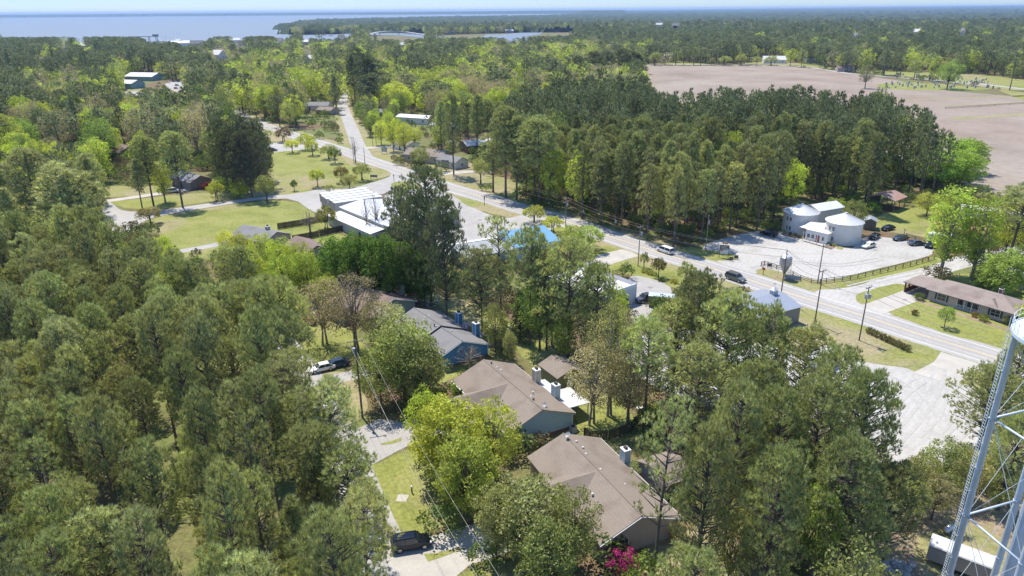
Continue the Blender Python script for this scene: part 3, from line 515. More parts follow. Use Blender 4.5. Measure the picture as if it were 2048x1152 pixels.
T('bare', 617, 468, 420, 60, (.2, .15, .1), 'bare branched tree between the two dark fences'); T('small', 650, 458, 415, 50, (.28, .27, .07), 'yellow tree at the corner of the white shop'); T('small', 698, 378, 350, 42, (.32, .33, .12), 'pale bush tree above the parked white trailers'); T('small', 658, 385, 370, 30, OL, 'low olive bush tree at the lane above the trailers')
T('small', 961, 367, 318, 40, OL, 'rounded willow like tree on the grass beside the highway'); T('small', 838, 338, 295, 44, OL, 'olive tree between the tan hall and the highway'); T('leafy', 784, 303, 240, 40, YG, 'yellow green street tree with dark trunk, left one'); T('leafy', 806, 308, 242, 44, YG, 'yellow green street tree with dark trunk, right one'); T('leafy', 760, 290, 240, 40, YG, 'yellow green tree left of the two street trees')
T('small', 1068, 445, 412, 56, YG, 'airy yellow tree beside the highway verge'); T('small', 1105, 465, 432, 50, YG, 'rounded yellow bush tree next to the power pole'); T('small', 1180, 502, 452, 70, (.40, .47, .14), 'double pale green tree by the concrete entrance'); T('small', 1145, 490, 450, 50, (.40, .46, .13), 'pale tree left of the concrete entrance')
T('small', 1289, 536, 505, 22, OL, 'small dark tree next to the mailbox'); T('small', 1319, 555, 516, 34, (.17, .15, .05), 'bronze green tree in the roadside flower bed'); T('small', 1375, 575, 525, 46, OL, 'olive tree at the corner of the paved lot')
T('leafy', 1712, 545-75, 398, 62, (.28, .31, .11), 'broad olive tree behind the grey garden shed'); T('leafy', 1675, 440, 395, 55, (.32, .39, .09), 'green bush tree beside the silo building'); T('leafy', 1860, 432, 385, 66, YG, 'flat topped yellow green tree on the back lawn'); T('leafy_tall', 1912, 550, 366, 110, (.40, .48, .09), 'tall green tree beside the lane, left one'); T('leafy_tall', 1975, 560, 382, 100, (.40, .48, .09), 'tall green tree beside the lane, right one')
T('leafy_tall', 1895, 470, 385, 50, YG, 'bright tree behind the white box trailer'); T('leafy', 2030, 520, 400, 90, YG, 'bright tree at the right edge beyond the lane'); T('leafy_dense', 2020, 590, 500, 110, MD, 'dark green tree behind the brick house'); T('leafy_dense', 1975, 580, 535, 60, DK, 'low dark tree behind the brick house roof')
for i_, (x_, y_, t_, w_) in enumerate([(1850, 360, 285, 90), (1905, 350, 272, 110), (1945, 345, 275, 80), (1880, 375, 300, 100), (1930, 370, 300, 100)]): T('leafy_dense', x_, y_, t_, w_, (.28, .39, .07), 'large bright green tree at the right end of the highway wood', 'bright green trees at the wood end')
T('leafy', 1105, 415, 295, 60, BR, 'lime green tree in the front of the highway wood, left one'); T('leafy', 1157, 425, 300, 60, BR, 'lime green tree in the front of the highway wood, second from left'); T('leafy', 1590, 420, 318, 62, BR, 'lime green tree behind the silo building')
T('bare', 708, 326, 275, 26, (.3, .22, .18), 'leafless tree next to the junction power pole', thin=.3)
for i_, (x_, y_, t_, w_) in enumerate([(1735, 177, 128, 40), (1903, 178, 118, 58)]): T('budding' if i_ == 0 else 'leafy', x_, y_, t_, w_, (.24, .25, .1) if i_ == 0 else MD, ['ivy covered lone tree at the field edge', 'large lone tree in the cemetery'][i_])
for i_, (x_, t_, w_) in enumerate([(1424, 115, 14), (1452, 112, 30), (1483, 108, 26), (1515, 113, 22), (1543, 112, 32), (1310, 105, 30)]): T('small', x_, 131, t_, w_, OL, 'round tree in the row along the far field road', 'round trees along the field road')
for i_, (x_, y_, t_, w_, c_) in enumerate([(1837, 600, 585, 22, (.2, .24, .06)), (1948, 634, 624, 15, (.36, .26, .06)), (1966, 642, 628, 24, (.24, .27, .06)), (2012, 648, 632, 18, OL), (1829, 630, 620, 16, (.16, .12, .05)), (1895, 655, 614, 38, MD)]):
    T('shrub' if i_ < 5 else 'small', x_, y_, t_, w_, c_, ['clipped green shrub at the carport corner', 'small golden shrub under the porch', 'clipped shrub right of the golden one', 'clipped shrub at the end wall of the brick house', 'brown green shrub on the front lawn', 'small round tree on the brick house lawn'][i_])
for i_, (x_, y_, t_, w_, c_) in enumerate([(478, 530, 464, 62, YG), (520, 545, 466, 66, YG), (556, 560, 474, 66, BR), (600, 565, 482, 60, (.40, .47, .09)), (450, 520, 458, 46, (.5, .5, .1)), (560, 610, 505, 80, (.38, .46, .08)), (612, 600, 505, 70, (.36, .44, .08)), (540, 640, 540, 80, (.36, .45, .08)), (500, 590, 500, 70, YG)]): T('leafy', x_, y_, t_, w_, c_, 'bright yellow green tree below the pale roof with the square chimney', 'yellow green trees below the chimney roof')
for i_, (x_, y_, t_, w_, c_) in enumerate([(1560, 1150, 940, 110, MD), (1650, 1180, 960, 110, MD), (1470, 1190, 1010, 90, OL), (1730, 1150, 990, 100, (.17, .24, .07)), (1600, 1080, 900, 90, BR)]): T('leafy', x_, y_, t_, w_, c_, 'leafy green tree under the pines of the lower right clump', 'leafy trees under the lower right pines')
# ---------------------------------------------------------------- where filler trees may show (photo outlines that must stay open)
KEEP = [[(321, 432), (478, 400), (588, 392), (630, 420), (655, 450), (700, 466), (640, 480), (560, 480), (500, 470), (440, 488), (400, 500), (350, 505), (330, 470), (280, 450)],
 [(200, 396), (205, 430), (225, 470), (275, 455), (320, 436), (480, 412), (590, 402), (640, 400), (790, 400), (900, 372), (830, 345), (780, 340), (640, 370), (550, 385), (410, 398), (330, 388)],
 [(548, 308), (620, 296), (740, 318), (785, 348), (700, 378), (560, 392), (548, 360), (545, 330)], [(232, 372), (340, 365), (420, 385), (540, 380), (520, 395), (240, 400)],
 [(476, 226), (560, 252), (700, 297), (830, 340), (960, 375), (1100, 420), (1240, 463), (1350, 500), (1420, 516), (1500, 540), (1620, 575), (1730, 612), (1850, 650), (2045, 705), (2048, 745), (1950, 755), (1870, 710), (1740, 680), (1600, 655), (1590, 625), (1480, 585), (1300, 520), (1200, 500), (1080, 458), (900, 400), (800, 375), (740, 335), (600, 295), (470, 238)],
 [(694, 178), (674, 203), (684, 250), (700, 290), (735, 300), (722, 260), (704, 215), (702, 180)],
 [(1420, 508), (1480, 478), (1560, 462), (1568, 400), (1640, 395), (1740, 425), (1800, 400), (1880, 430), (1900, 480), (1880, 520), (1700, 590), (1600, 575), (1510, 545), (1400, 515)],
 [(1690, 590), (1830, 545), (2040, 600), (2048, 700), (1960, 700), (1780, 640)], [(1292, 130), (1560, 129), (1735, 148), (2048, 182), (2048, 400), (1990, 392), (1978, 300), (1905, 268), (1885, 225), (1770, 188), (1560, 168), (1330, 182), (1300, 165)],
 [(1860, 215), (1990, 240), (1995, 400), (1990, 400), (1900, 270)],
 [(1640, 700), (1880, 710), (1985, 745), (1945, 790), (1970, 870), (1830, 940), (1810, 880), (1790, 790), (1740, 730)], [(670, 865), (750, 840), (840, 850), (880, 870), (860, 905), (860, 1050), (1000, 1060), (940, 1152), (930, 1320), (800, 1320), (780, 1152), (740, 1030), (700, 940)],
 [(730, 545), (850, 612), (880, 595), (980, 640), (985, 700), (905, 730), (860, 690), (790, 640)], [(890, 770), (965, 712), (1050, 725), (1170, 790), (1180, 880), (1085, 870), (1000, 820)], [(1065, 965), (1130, 865), (1270, 870), (1260, 960), (1290, 1050), (1375, 1035), (1270, 1100), (1200, 1100), (1120, 1020)],
 [(640, 382), (740, 365), (800, 390), (925, 400), (1030, 437), (1085, 447), (1105, 472), (1040, 500), (900, 500), (760, 465), (700, 470), (650, 440)], [(1190, 545), (1225, 545), (1340, 565), (1350, 590), (1300, 620), (1262, 600)], [(1510, 580), (1600, 580), (1610, 650), (1560, 605)],
 [(1050, 690), (1130, 720), (1170, 760), (1160, 860), (1100, 800)], [(240, 153), (325, 145), (325, 165), (300, 176), (240, 182)], [(322, 160), (372, 160), (370, 190), (338, 188)], [(285, 68), (350, 68), (420, 70), (420, 82), (350, 84), (290, 84)], [(240, 160), (260, 158), (262, 168), (242, 170)], [(342, 166), (360, 166), (360, 176), (345, 176)], [(365, 335), (430, 345), (430, 385), (370, 385)], [(215, 288), (275, 290), (250, 318)], [(0, 20), (2048, 5), (2048, 18), (1160, 30), (1000, 34), (640, 40), (560, 56), (590, 72), (640, 70), (710, 68), (690, 76), (640, 77), (560, 72), (0, 74)],
 [(968, 71), (1010, 67), (1080, 65), (1040, 73), (1000, 76)], [(1010, 85), (1064, 85), (1060, 90), (1022, 90)], [(735, 70), (850, 66), (850, 76), (735, 78)], [(800, 290), (940, 305), (950, 335), (820, 330), (790, 310)], [(800, 240), (850, 225), (840, 250)], [(425, 97), (455, 97), (455, 118), (430, 118)], [(805, 340), (985, 343), (1020, 365), (960, 375), (880, 352)], [(600, 205), (660, 205), (660, 222), (605, 222)], [(900, 275), (1020, 262), (1020, 288), (940, 295)],
 [(600, 640), (690, 640), (740, 690), (700, 770), (612, 778), (600, 740)], [(660, 800), (740, 780), (740, 850), (690, 860)], [(1500, 118), (1570, 110), (1570, 130), (1500, 130)], [(1740, 385), (1812, 385), (1812, 405), (1740, 402)], [(1820, 1050), (1990, 1040), (2048, 1152), (1860, 1152)], [(480, 444), (550, 447), (560, 466), (490, 460)], [(560, 455), (700, 430), (700, 480), (560, 490)], [(610, 480), (650, 488), (630, 503), (600, 500)], [(340, 1050), (400, 1030), (410, 1120), (345, 1120)],
 [(870, 70), (1150, 62), (1150, 70), (870, 76)], [(1820, 170), (1990, 172), (1990, 178), (1820, 182)]]
KEEP += [[(x-w, y-7), (x+w, y-7), (x+w, y+1), (x-w, y+1)] for x, y, w in ((610, 90, 7), (560, 88, 7), (470, 86, 6), (487, 95, 6), (690, 122, 7), (620, 118, 9), (612, 127, 8), (760, 112, 7), (805, 97, 6), (683, 80, 6), (165, 98, 9), (130, 103, 9), (365, 92, 9), (395, 94, 7), (1712, 82, 9), (1832, 72, 9), (1925, 70, 9), (1547, 122, 12), (896, 258, 10), (757, 228, 9), (245, 306, 22), (1100, 184, 9), (1045, 184, 9), (1888, 130, 7), (1318, 55, 8), (1352, 56, 8))]
KEEP = [np.array(k, float) for k in KEEP]
_rtn, _upn, _fwn = (np.array(v) for v in (_rt, _up, _fw))
def projA(X, Y, Z):
    q = np.stack([X, Y, Z-CH], 1); c = q@_fwn; c = np.where(c < 1, 1, c); return 1024+CF*(q@_rtn)/c, 576-CF*(q@_upn)/c
# zones by where the crown shows: outline, weights (pine, bright, mid, tan, dark), spacing, height range, crown radius range, group phrase, label place
Z = [
 ([(-400, 500), (180, 500), (330, 505), (480, 515), (560, 560), (605, 640), (640, 760), (680, 840), (700, 930), (720, 1020), (790, 1180), (800, 1700), (-900, 1700), (-900, 500)], (.955, .02, .025, 0, 0), 4.5, (15.5, 23), (2.5, 3.8), 'pine', 'pines of the near left wood', 'in the dense lower left wood'),
 ([(1000, 230), (1130, 215), (1330, 185), (1560, 170), (1770, 190), (1890, 230), (1905, 270), (1900, 330), (1850, 400), (1560, 420), (1480, 470), (1330, 480), (1040, 410), (980, 330)], (.93, .02, .04, .01, 0), 5.1, (20, 28), (3.2, 4.7), 'pine_tall', 'pines of the highway wood', 'in the wood behind the highway'),
 ([(1240, 560), (1500, 560), (1600, 640), (1700, 760), (1760, 1000), (1760, 1300), (1250, 1300), (1300, 980), (1240, 800)], (.85, 0, .1, .05, 0), 11.5, (13, 19), (3.2, 4.4), 'pine_full', 'pines of the lower right clump', 'in the clump left of the gravel yard'),
 ([(180, 440), (360, 450), (365, 500), (340, 520), (180, 520)], (0, .9, .1, 0, 0), 6, (8, 11), (3, 4), 'pine', 'lime green trees behind the near wood', 'behind the near wood at the cul-de-sac'),
 ([(420, 440), (600, 450), (660, 520), (640, 640), (560, 620), (460, 520)], (.05, .6, .35, 0, 0), 6, (8, 11), (3.2, 4.4), 'pine', 'bright trees beyond the near wood', 'between the near wood and the brown roofs'),
 ([(-300, 290), (200, 280), (210, 540), (-300, 540)], (.3, .45, .2, .05, 0), 7.5, (15, 20), (3.6, 5.2), 'pine_tall', 'trees at the left edge', 'at the left edge above the near wood'),
 ([(-400, 84), (200, 80), (330, 130), (460, 215), (480, 300), (200, 300), (-300, 300)], (.52, .20, .12, .14, .02), 10.5, (17, 26), (4.6, 7.4), 'pine', 'trees of the upper left woods', 'in the woods of the upper left'),
 ([(450, 84), (1000, 84), (1290, 100), (1290, 170), (1130, 220), (1010, 240), (900, 210), (690, 180), (460, 220)], (.26, .42, .12, .18, .02), 11.5, (16, 25), (5, 8), 'pine_tall', 'trees of the upper middle woods', 'in the mixed woods above the side road'),
 ([(180, 200), (690, 180), (690, 300), (540, 300), (540, 400), (180, 400)], (.52, .23, .15, .08, .02), 8.5, (15, 23), (3.4, 5.4), 'pine_tall', 'trees around the left houses', 'among the houses left of the side road'),
 ([(690, 180), (1020, 200), (1020, 400), (700, 300)], (.25, .38, .22, .15, 0), 10, (9, 15), (3, 4.6), 'pine_tall', 'trees around the cottages', 'among the cottages right of the side road'),
 ([(1300, 60), (2400, 60), (2400, 190), (1700, 150), (1300, 130)], (.56, .22, .12, .08, .02), 11, (17, 25), (4.8, 7.6), 'pine_tall', 'trees behind the tilled field', 'in the woods behind the tilled field'),
 ([(560, 520), (1300, 540), (1300, 1300), (800, 1300), (680, 860)], (.25, .2, .35, .2, 0), 13, (6, 10), (2.5, 3.8), 'pine', 'trees around the duplex houses', 'between the duplex houses'),
 ([(1780, 700), (2500, 600), (2500, 1500), (1780, 1500)], (.5, .05, .3, .15, 0), 12, (7, 12), (2.6, 4), 'pine_full', 'trees by the water tower', 'around the water tower'),
]
ZA = [np.array(z[0], float) for z in Z]
Z.append((None, (.56, .18, .12, .12, .02), 11, (16, 24), (4.8, 7.6), 'pine', 'trees of the far woods', 'in the far woods'))
rg = np.random.default_rng(11); FILL = []
def grid(y0, y1, sp, xw=.80):
    ys = np.arange(y0, y1, sp); out = []
    for y in ys:
        wd = xw*y+40; xs = np.arange(-wd, wd, sp); out.append(np.stack([xs, np.full(len(xs), y)], 1))
    P = np.concatenate(out); return P + rg.uniform(-.42*sp, .42*sp, P.shape)
BIG = [k for k in CLEAR]
far = 2500.0
for (y0, y1, sp) in ((42, 330, 3.0), (330, 900, 8.0), (900, far, 10.5)):
    P = grid(y0, y1, sp); X, Y = P[:, 0], P[:, 1]; ok = np.ones(len(P), bool)
    px, py = projA(X, Y, np.full(len(X), 13.0)); ok &= (px > -260) & (px < 2320) & (py < 1500)
    X, Y, px, py = X[ok], Y[ok], px[ok], py[ok]
    zi = np.full(len(X), len(Z)-1); done = np.zeros(len(X), bool)
    for i, z in enumerate(ZA):
        m_ = inpoly(px, py, z) & ~done; zi[m_] = i; done |= m_
    sps = np.array([z[2] for z in Z])[zi]; H0 = np.array([z[3] for z in Z])[zi]; R0 = np.array([z[4] for z in Z])[zi]
    u = rg.uniform(size=len(X)); H = H0[:, 0]+(H0[:, 1]-H0[:, 0])*u; H *= np.where((rg.uniform(size=len(X)) < .07) & (Y > 300), 1.28, 1); Rr = R0[:, 0]+(R0[:, 1]-R0[:, 0])*rg.uniform(size=len(X))
    if y0 == 330: sps = np.clip(sps, 8, 11.5)
    if y0 == 900: Rr *= 1.12; sps[:] = 10.5
    keepp = rg.uniform(size=len(X)) < np.minimum(1, (sp/sps)**2*1.25)
    ok = keepp
    for c_ in BIG: ok &= ~inpoly(X, Y, c_)
    small = H < 11; S = Rr*.75
    for dx, dz in ((0, 1.0), (0, .72), (-1, .75), (1, .75), (-.8, .5), (.8, .5), (0, .5), (0, .4), (0, .3), (0, .2), (0, .1), (0, .03)):
        qx, qy = projA(X+dx*S, Y, H*dz)
        for k in KEEP: ok &= ~inpoly(qx, qy, k)
    X, Y, H, Rr, zi, sps = X[ok], Y[ok], H[ok], Rr[ok], zi[ok], sps[ok]
    if y0 == 42:                           # keep trunks apart
        order = rg.permutation(len(X)); cell = {}; sel = []
        for (kx, ky, kr) in KEYT: cell.setdefault((int(kx//8), int(ky//8)), []).append((kx, ky, kr+1.5))
        for i in order:
            cx, cyy = int(X[i]//8), int(Y[i]//8); good = True; mind = sps[i]*.78
            for ax in (-1, 0, 1):
                for ay in (-1, 0, 1):
                    for (qx, qy, qr) in cell.get((cx+ax, cyy+ay), ()):
                        if (qx-X[i])**2+(qy-Y[i])**2 < max(mind, qr)**2: good = False; break
            if good: cell.setdefault((cx, cyy), []).append((X[i], Y[i], 0)); sel.append(i)
        sel = np.array(sel); X, Y, H, Rr, zi = X[sel], Y[sel], H[sel], Rr[sel], zi[sel]
    for i in range(len(X)): FILL.append((float(X[i]), float(Y[i]), float(H[i]), float(Rr[i]), int(zi[i]), float(rg.uniform())))
_F = np.array([(f[0], f[1], f[5]) for f in FILL]); _sm = np.sin(_F[:, 0]/26+1.7*np.sin(_F[:, 1]/43+1))*np.sin(_F[:, 1]/38+1.9*np.sin(_F[:, 0]/51))+.6*np.sin(_F[:, 0]/11+2)*np.sin(_F[:, 1]/17)
_v = .30*_sm+.55*_F[:, 2]; _rk = np.empty(len(_v)); _rk[np.argsort(_v)] = (np.arange(len(_v))+.5)/len(_v)      # stands: neighbours tend to be of one kind
FILL = [f[:5]+(float(u) if f[1] > 150 else f[5],) for f, u in zip(FILL, _rk)]
def kind_of(f):
    w_ = Z[f[4]][1]; u = f[5]; a = 0
    for k, ww in zip(('pine', 'bright', 'mid', 'tan', 'dark'), w_):
        a += ww
        if u < a: return k
    return 'pine'
FILL.sort(key=lambda f: f[0]**2+f[1]**2)
nk = sum(1 for o in col.objects if o.name.startswith('pine_tree')); nl = sum(1 for o in col.objects if o.name.startswith('leafy_tree')); nb = sum(1 for o in col.objects if o.name.startswith('budding_tree'))
cnt = dict(pine_tree=nk, leafy_tree=nl, budding_tree=nb); REST = dict(pine=[], bright=[], mid=[], tan=[], dark=[])
LB = {'pine': 'tall pine with an olive green crown ', 'bright': 'lime green spring tree ', 'mid': 'fresh green leafy tree ', 'tan': 'tan budding tree ', 'dark': 'dark green leafy tree '}
GB = {'pine': 'pines ', 'bright': 'lime green trees ', 'mid': 'fresh green trees ', 'tan': 'budding trees ', 'dark': 'dark leafy trees '}
for f in FILL:
    k = kind_of(f); x, y, h, r = f[:4]; z = Z[f[4]]
    key = {'pine': z[5] if rnd.random() < .75 else rnd.choice(['pine', 'pine_tall', 'pine_open']), 'bright': 'leafy' if h < 12 or rnd.random() < .5 else 'leafy_tall', 'mid': 'leafy', 'tan': 'budding', 'dark': 'leafy_dense'}[k]
    nm = NAME[key]; px_, py_ = proj((x, y, h*.7))
    if cnt[nm] < (300 if nm != 'budding_tree' else 120) and -30 < px_ < 2078 and proj((x, y, h))[1] < 1150:
        cnt[nm] += 1
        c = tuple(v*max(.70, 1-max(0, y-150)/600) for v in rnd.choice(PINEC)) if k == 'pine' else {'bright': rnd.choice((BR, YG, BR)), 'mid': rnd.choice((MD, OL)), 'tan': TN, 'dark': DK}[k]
        if nm != 'pine_tree' and h > 13: h *= .9
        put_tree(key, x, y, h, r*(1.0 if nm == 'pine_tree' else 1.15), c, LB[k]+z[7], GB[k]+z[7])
    elif proj((x, y, h))[1] < 1500: REST[k].append((x, y, h, r*(1.0 if k == 'pine' else 1.15)))
print('INDIV', cnt, 'REST', {k: len(v) for k, v in REST.items()})
# the rest of the woods: single objects of many trees
def scatter(name, rows, protos, refH, refR, label, cat, group=None, z=0.0):
    rows = np.array(rows, np.float64); n = len(rows); me = bpy.data.meshes.new(name); me.vertices.add(n)
    me.vertices.foreach_set('co', np.stack([rows[:, 0], rows[:, 1], np.full(n, z)], 1).astype(np.float32).ravel())
    for an, tp, val in (('sc', 'FLOAT_VECTOR', np.stack([rows[:, 3]/refR, rows[:, 3]/refR, rows[:, 2]/refH], 1)), ('rt', 'FLOAT_VECTOR', np.stack([np.zeros(n), np.zeros(n), rg.uniform(0, 6.28, n)], 1)), ('pk', 'INT', rg.integers(0, len(protos), n))):
        a = me.attributes.new(an, tp, 'POINT'); a.data.foreach_set('vector' if tp == 'FLOAT_VECTOR' else 'value', np.asarray(val, np.float32 if tp != 'INT' else np.int32).ravel())
    o = bpy.data.objects.new(name, me); col.objects.link(o); tag(o, label, cat, group, 'stuff')
    ng = bpy.data.node_groups.new(name, 'GeometryNodeTree'); ng.interface.new_socket('Geometry', in_out='INPUT', socket_type='NodeSocketGeometry'); ng.interface.new_socket('Geometry', in_out='OUTPUT', socket_type='NodeSocketGeometry')
    n_ = ng.nodes; l = ng.links; gi = n_.new('NodeGroupInput'); go = n_.new('NodeGroupOutput'); ip = n_.new('GeometryNodeInstanceOnPoints'); jn = n_.new('GeometryNodeJoinGeometry')
    for p in protos:
        oi = n_.new('GeometryNodeObjectInfo'); oi.inputs['Object'].default_value = p; oi.inputs['As Instance'].default_value = True; l.new(oi.outputs['Geometry'], jn.inputs[0])
    def attr(nm, tp):
        a = n_.new('GeometryNodeInputNamedAttribute'); a.data_type = tp; a.inputs['Name'].default_value = nm; return [q for q in a.outputs if q.enabled][0]
    l.new(gi.outputs[0], ip.inputs['Points']); l.new(jn.outputs[0], ip.inputs['Instance']); ip.inputs['Pick Instance'].default_value = True
    l.new(attr('pk', 'INT'), ip.inputs['Instance Index']); l.new(attr('rt', 'FLOAT_VECTOR'), ip.inputs['Rotation']); l.new(attr('sc', 'FLOAT_VECTOR'), ip.inputs['Scale'])
    l.new(ip.outputs[0], go.inputs[0]); md = o.modifiers.new('scatter', 'NODES'); md.node_group = ng; return o
def joined(nm, spec, lm, bk):
    tr, V, k = spec; b = bk and tr.v; me = bpy.data.meshes.new(nm); off = len(tr.v) if bk else 0
    faces = list(tr.f) if bk else []; nb_ = len(faces); verts = (list(tr.v) if bk else []) + [tuple(v[:3]) for v in V]
    faces += [tuple(range(off+i*k, off+i*k+k)) for i in range(len(V)//k)]; me.from_pydata(verts, [], faces); me.materials.append(lm); me.materials.append(barkM)
    mi = np.zeros(len(faces), np.int32); mi[:nb_] = 1; me.polygons.foreach_set('material_index', mi); me.update(); a = me.attributes.new('tv', 'FLOAT', 'POINT'); a.data.foreach_set('value', np.concatenate([np.ones(off), V[:, 3]]).astype(np.float32))
    return bpy.data.objects.new(nm, me)
pM = leaf_mat('far_pine_needles', (.21, .24, .12), trans=.34, tint=(1.15, 1.1, .7), rough=.5, spec=.4)
prs = [joined('far_pine', pine(200+i, 18, 3.7, [.5, .45, .35, .5][i], 34, tufts=8, per=4, bl=.75, bw=.17, limbs=False, pr=1.05, prof=i == 2), pM, True) for i in range(4)]
if REST['pine']: scatter('pine_wood', REST['pine'], prs, 18, 3.7, 'pine woods stretching away behind the houses and fields, one dark green mass', 'woods')
for k_, c_, lab in (('bright', (.46, .53, .10), 'lime green broadleaf trees scattered through the distant woods'), ('mid', (.32, .36, .12), 'mid green broadleaf trees scattered through the distant woods'), ('tan', (.40, .365, .23), 'tan budding trees scattered through the distant woods'), ('dark', DK, 'dark green broadleaf trees scattered through the distant woods')):
    lm_ = leaf_mat('far_leaves_'+k_, c_, trans=.35); ps = [joined('far_'+k_, leafy(300+i, 12, 4.8, [.2, .12, .3][i], 34, per=26, ls=.34, limbs=False, pr=1.35, sparse=1 if k_ != 'tan' else .75), lm_, True) for i in range(3)]
    if REST[k_]: scatter({'bright': 'spring_green_wood', 'mid': 'leafy_wood', 'tan': 'budding_wood', 'dark': 'evergreen_wood'}[k_], REST[k_], ps, 12*1.15, 5.0, lab, 'woods')
# undergrowth beneath the woods
und = []
for (y0, y1, sp) in ((45, 330, 3.6), (330, 800, 8)):
    P = grid(y0, y1, sp); X, Y = P[:, 0], P[:, 1]; px, py = projA(X, Y, np.full(len(X), 1.0)); ok = (px > -40) & (px < 2090) & (py < 1200) & (rg.uniform(size=len(X)) < .8)
    for c_ in BIG: ok &= ~inpoly(X, Y, c_)
    for k in KEEP: ok &= ~inpoly(px, py, k)
    qx, qy = projA(X, Y, np.full(len(X), 15.0)); inl = inpoly(qx, qy, ZA[0]); ok &= ~inl | (rg.uniform(size=len(X)) < .25)
    for x, y in zip(X[ok], Y[ok]): h = rg.uniform(1.0, 4.2); und.append((x, y, h, h*rg.uniform(.55, .9)))
um = [leaf_mat('undergrowth_leaves', (.12, .17, .045), trans=.35), leaf_mat('undergrowth_dry', (.17, .15, .075), trans=.3), leaf_mat('undergrowth_bright', (.2, .29, .05), trans=.35)]
ps = [joined('undergrowth', leafy(400+i, 3, 1.9, .02, 16, per=34, ls=.17, limbs=False, pr=.8, shape='dome'), um[[0, 0, 1, 2][i]], False) for i in range(4)]
scatter('undergrowth', und, ps, 3, 2.2, 'low green and brown undergrowth on the floor of the woods', 'undergrowth')
# distant canopy out to the horizon, with water and open land left out
def canopy():
    rad = np.geomspace(2150, 30000, 120); th = np.linspace(-.82, .80, 620); T_, Rr_ = np.meshgrid(th, rad); X = (Rr_*np.tan(T_)).ravel(); Y = Rr_.ravel()
    X += rg.normal(size=X.size)*Y*.0006; Y2 = Y*(1+rg.normal(size=Y.size)*.004)
    n = X.size; low = np.sin(X/900+1)*np.cos(Y/1300)+np.sin(X/340+Y/700)*.6; Zh = 13+3*rg.normal(size=n)+2*low
    px, _ = projA(X, Y2, np.full(n, 20.)); far_ = Y > 9000; right = np.clip((px-1000)/1000, 0, 1)
    Zh = np.where(Y > 6000, Zh+right*(Y-6000)/24000*75, Zh); Zh = np.where(far_ & (px < 1250), 40+2*rg.normal(size=n)+4*np.sin(X/2500), Zh)
    for w_ in WATER: Zh[inpoly(X, Y2, w_)] = -3
    clr = (np.sin(X/420+3)*np.sin(Y/610+X/900) > .86) & (Y < 12000); Zh[clr] = -3
    nr, nc = len(rad), len(th); i, j = np.meshgrid(np.arange(nr-1), np.arange(nc-1), indexing='ij'); a = (i*nc+j).ravel()
    F = np.stack([a, a+1, a+nc+1, a+nc], 1); F = F[(Zh[F] > 0).any(1)]
    V = np.stack([X, Y2, Zh], 1); m = leaf_mat('distant_canopy', (.085, .11, .05), trans=.0); V = np.concatenate([V, np.ones((len(V), 1))], 1); m.node_tree.nodes['Principled BSDF'].inputs['Specular IOR Level'].default_value = 0; m.node_tree.nodes['Principled BSDF'].inputs['Roughness'].default_value = 1
    n_ = m.node_tree.nodes; l = m.node_tree.links; g_ = n_.new('ShaderNodeNewGeometry'); q = n_.new('ShaderNodeTexNoise'); q.inputs['Scale'].default_value = .018; q.inputs['Detail'].default_value = 8; q.inputs['Roughness'].default_value = .75; l.new(g_.outputs['Position'], q.inputs['Vector'])
    r = n_.new('ShaderNodeValToRGB'); e = r.color_ramp.elements; e[0].position = .38; e[0].color = (.035, .048, .032, 1); e[1].position = .64; e[1].color = (.13, .155, .065, 1); x = e.new(.52); x.color = (.06, .078, .045, 1); l.new(q.outputs['Fac'], r.inputs[0]); l.new(r.outputs[0], n_['Principled BSDF'].inputs['Base Color'])
    me = mesh_np('distant_woods', V, F, m, 4); o = bpy.data.objects.new('distant_woods', me); col.objects.link(o); tag(o, 'distant wooded land reaching the horizon beyond the bay', 'woods', kind='stuff')
canopy()
# ---------------------------------------------------------------- buildings
shTan = mat('tan_shingle', (.255, .21, .17), .9, var=.13, scale=4, stripes=(1, .42, .9), bump=.4, dirt=.26); shGrey = mat('grey_shingle', (.225, .22, .22), .9, var=.12, scale=4, stripes=(1, .42, .9), bump=.4, dirt=.24)
shBrn = mat('brown_shingle', (.23, .165, .14), .9, var=.14, scale=4, stripes=(1, .42, .9), bump=.4, dirt=.28); shDk = mat('dark_shingle', (.10, .095, .09), .9, var=.15, scale=4, bump=.3)
shRan = mat('ranch_shingle', (.30, .245, .215), .9, var=.12, scale=4, stripes=(1, .42, .92), bump=.4, dirt=.3)
clBlue = mat('blue_siding', (.07, .24, .46), .7, var=.06, stripes=(2, .22, .82)); clPale = mat('pale_blue_siding', (.40, .53, .58), .7, var=.05, stripes=(2, .22, .86)); clCream = mat('cream_siding', (.50, .48, .40), .75, var=.06, stripes=(2, .22, .88))
clOlive = mat('olive_siding', (.30, .27, .13), .8, var=.08, stripes=(2, .22, .85)); clTan = mat('beige_siding', (.42, .35, .30), .8, var=.06, stripes=(2, .22, .86)); clGrn = mat('grey_green_siding', (.30, .32, .28), .8, var=.06, stripes=(2, .22, .86))
brick = mat('brick_wall', (.50, .42, .375), .9, var=.2, scale=9, stripes=(2, .2, .85)); brickD = mat('dark_brick', (.20, .10, .075), .9, var=.25, scale=9, stripes=(2, .15, .85))
white = mat('white_paint', (.76, .75, .73), .6, var=.05); whiteMet = mat('white_metal', (.62, .62, .61), .4, var=.05, spec=.6, dirt=.10, stripes=(0, .9, .93)); whiteRf = mat('white_roof', (.62, .61, .59), .6, var=.05, dirt=.14)
galv = mat('galvanised_metal', (.73, .72, .70), .45, .15, var=.07, scale=.8, stripes=(2, .34, .84), dirt=.08); galvRf = mat('galvanised_roof', (.72, .73, .74), .42, .15, var=.06, scale=.7, dirt=.08); galvS = mat('galvanised_sheet', (.42, .45, .50), .45, .3, var=.08, stripes=(0, .6, .88))
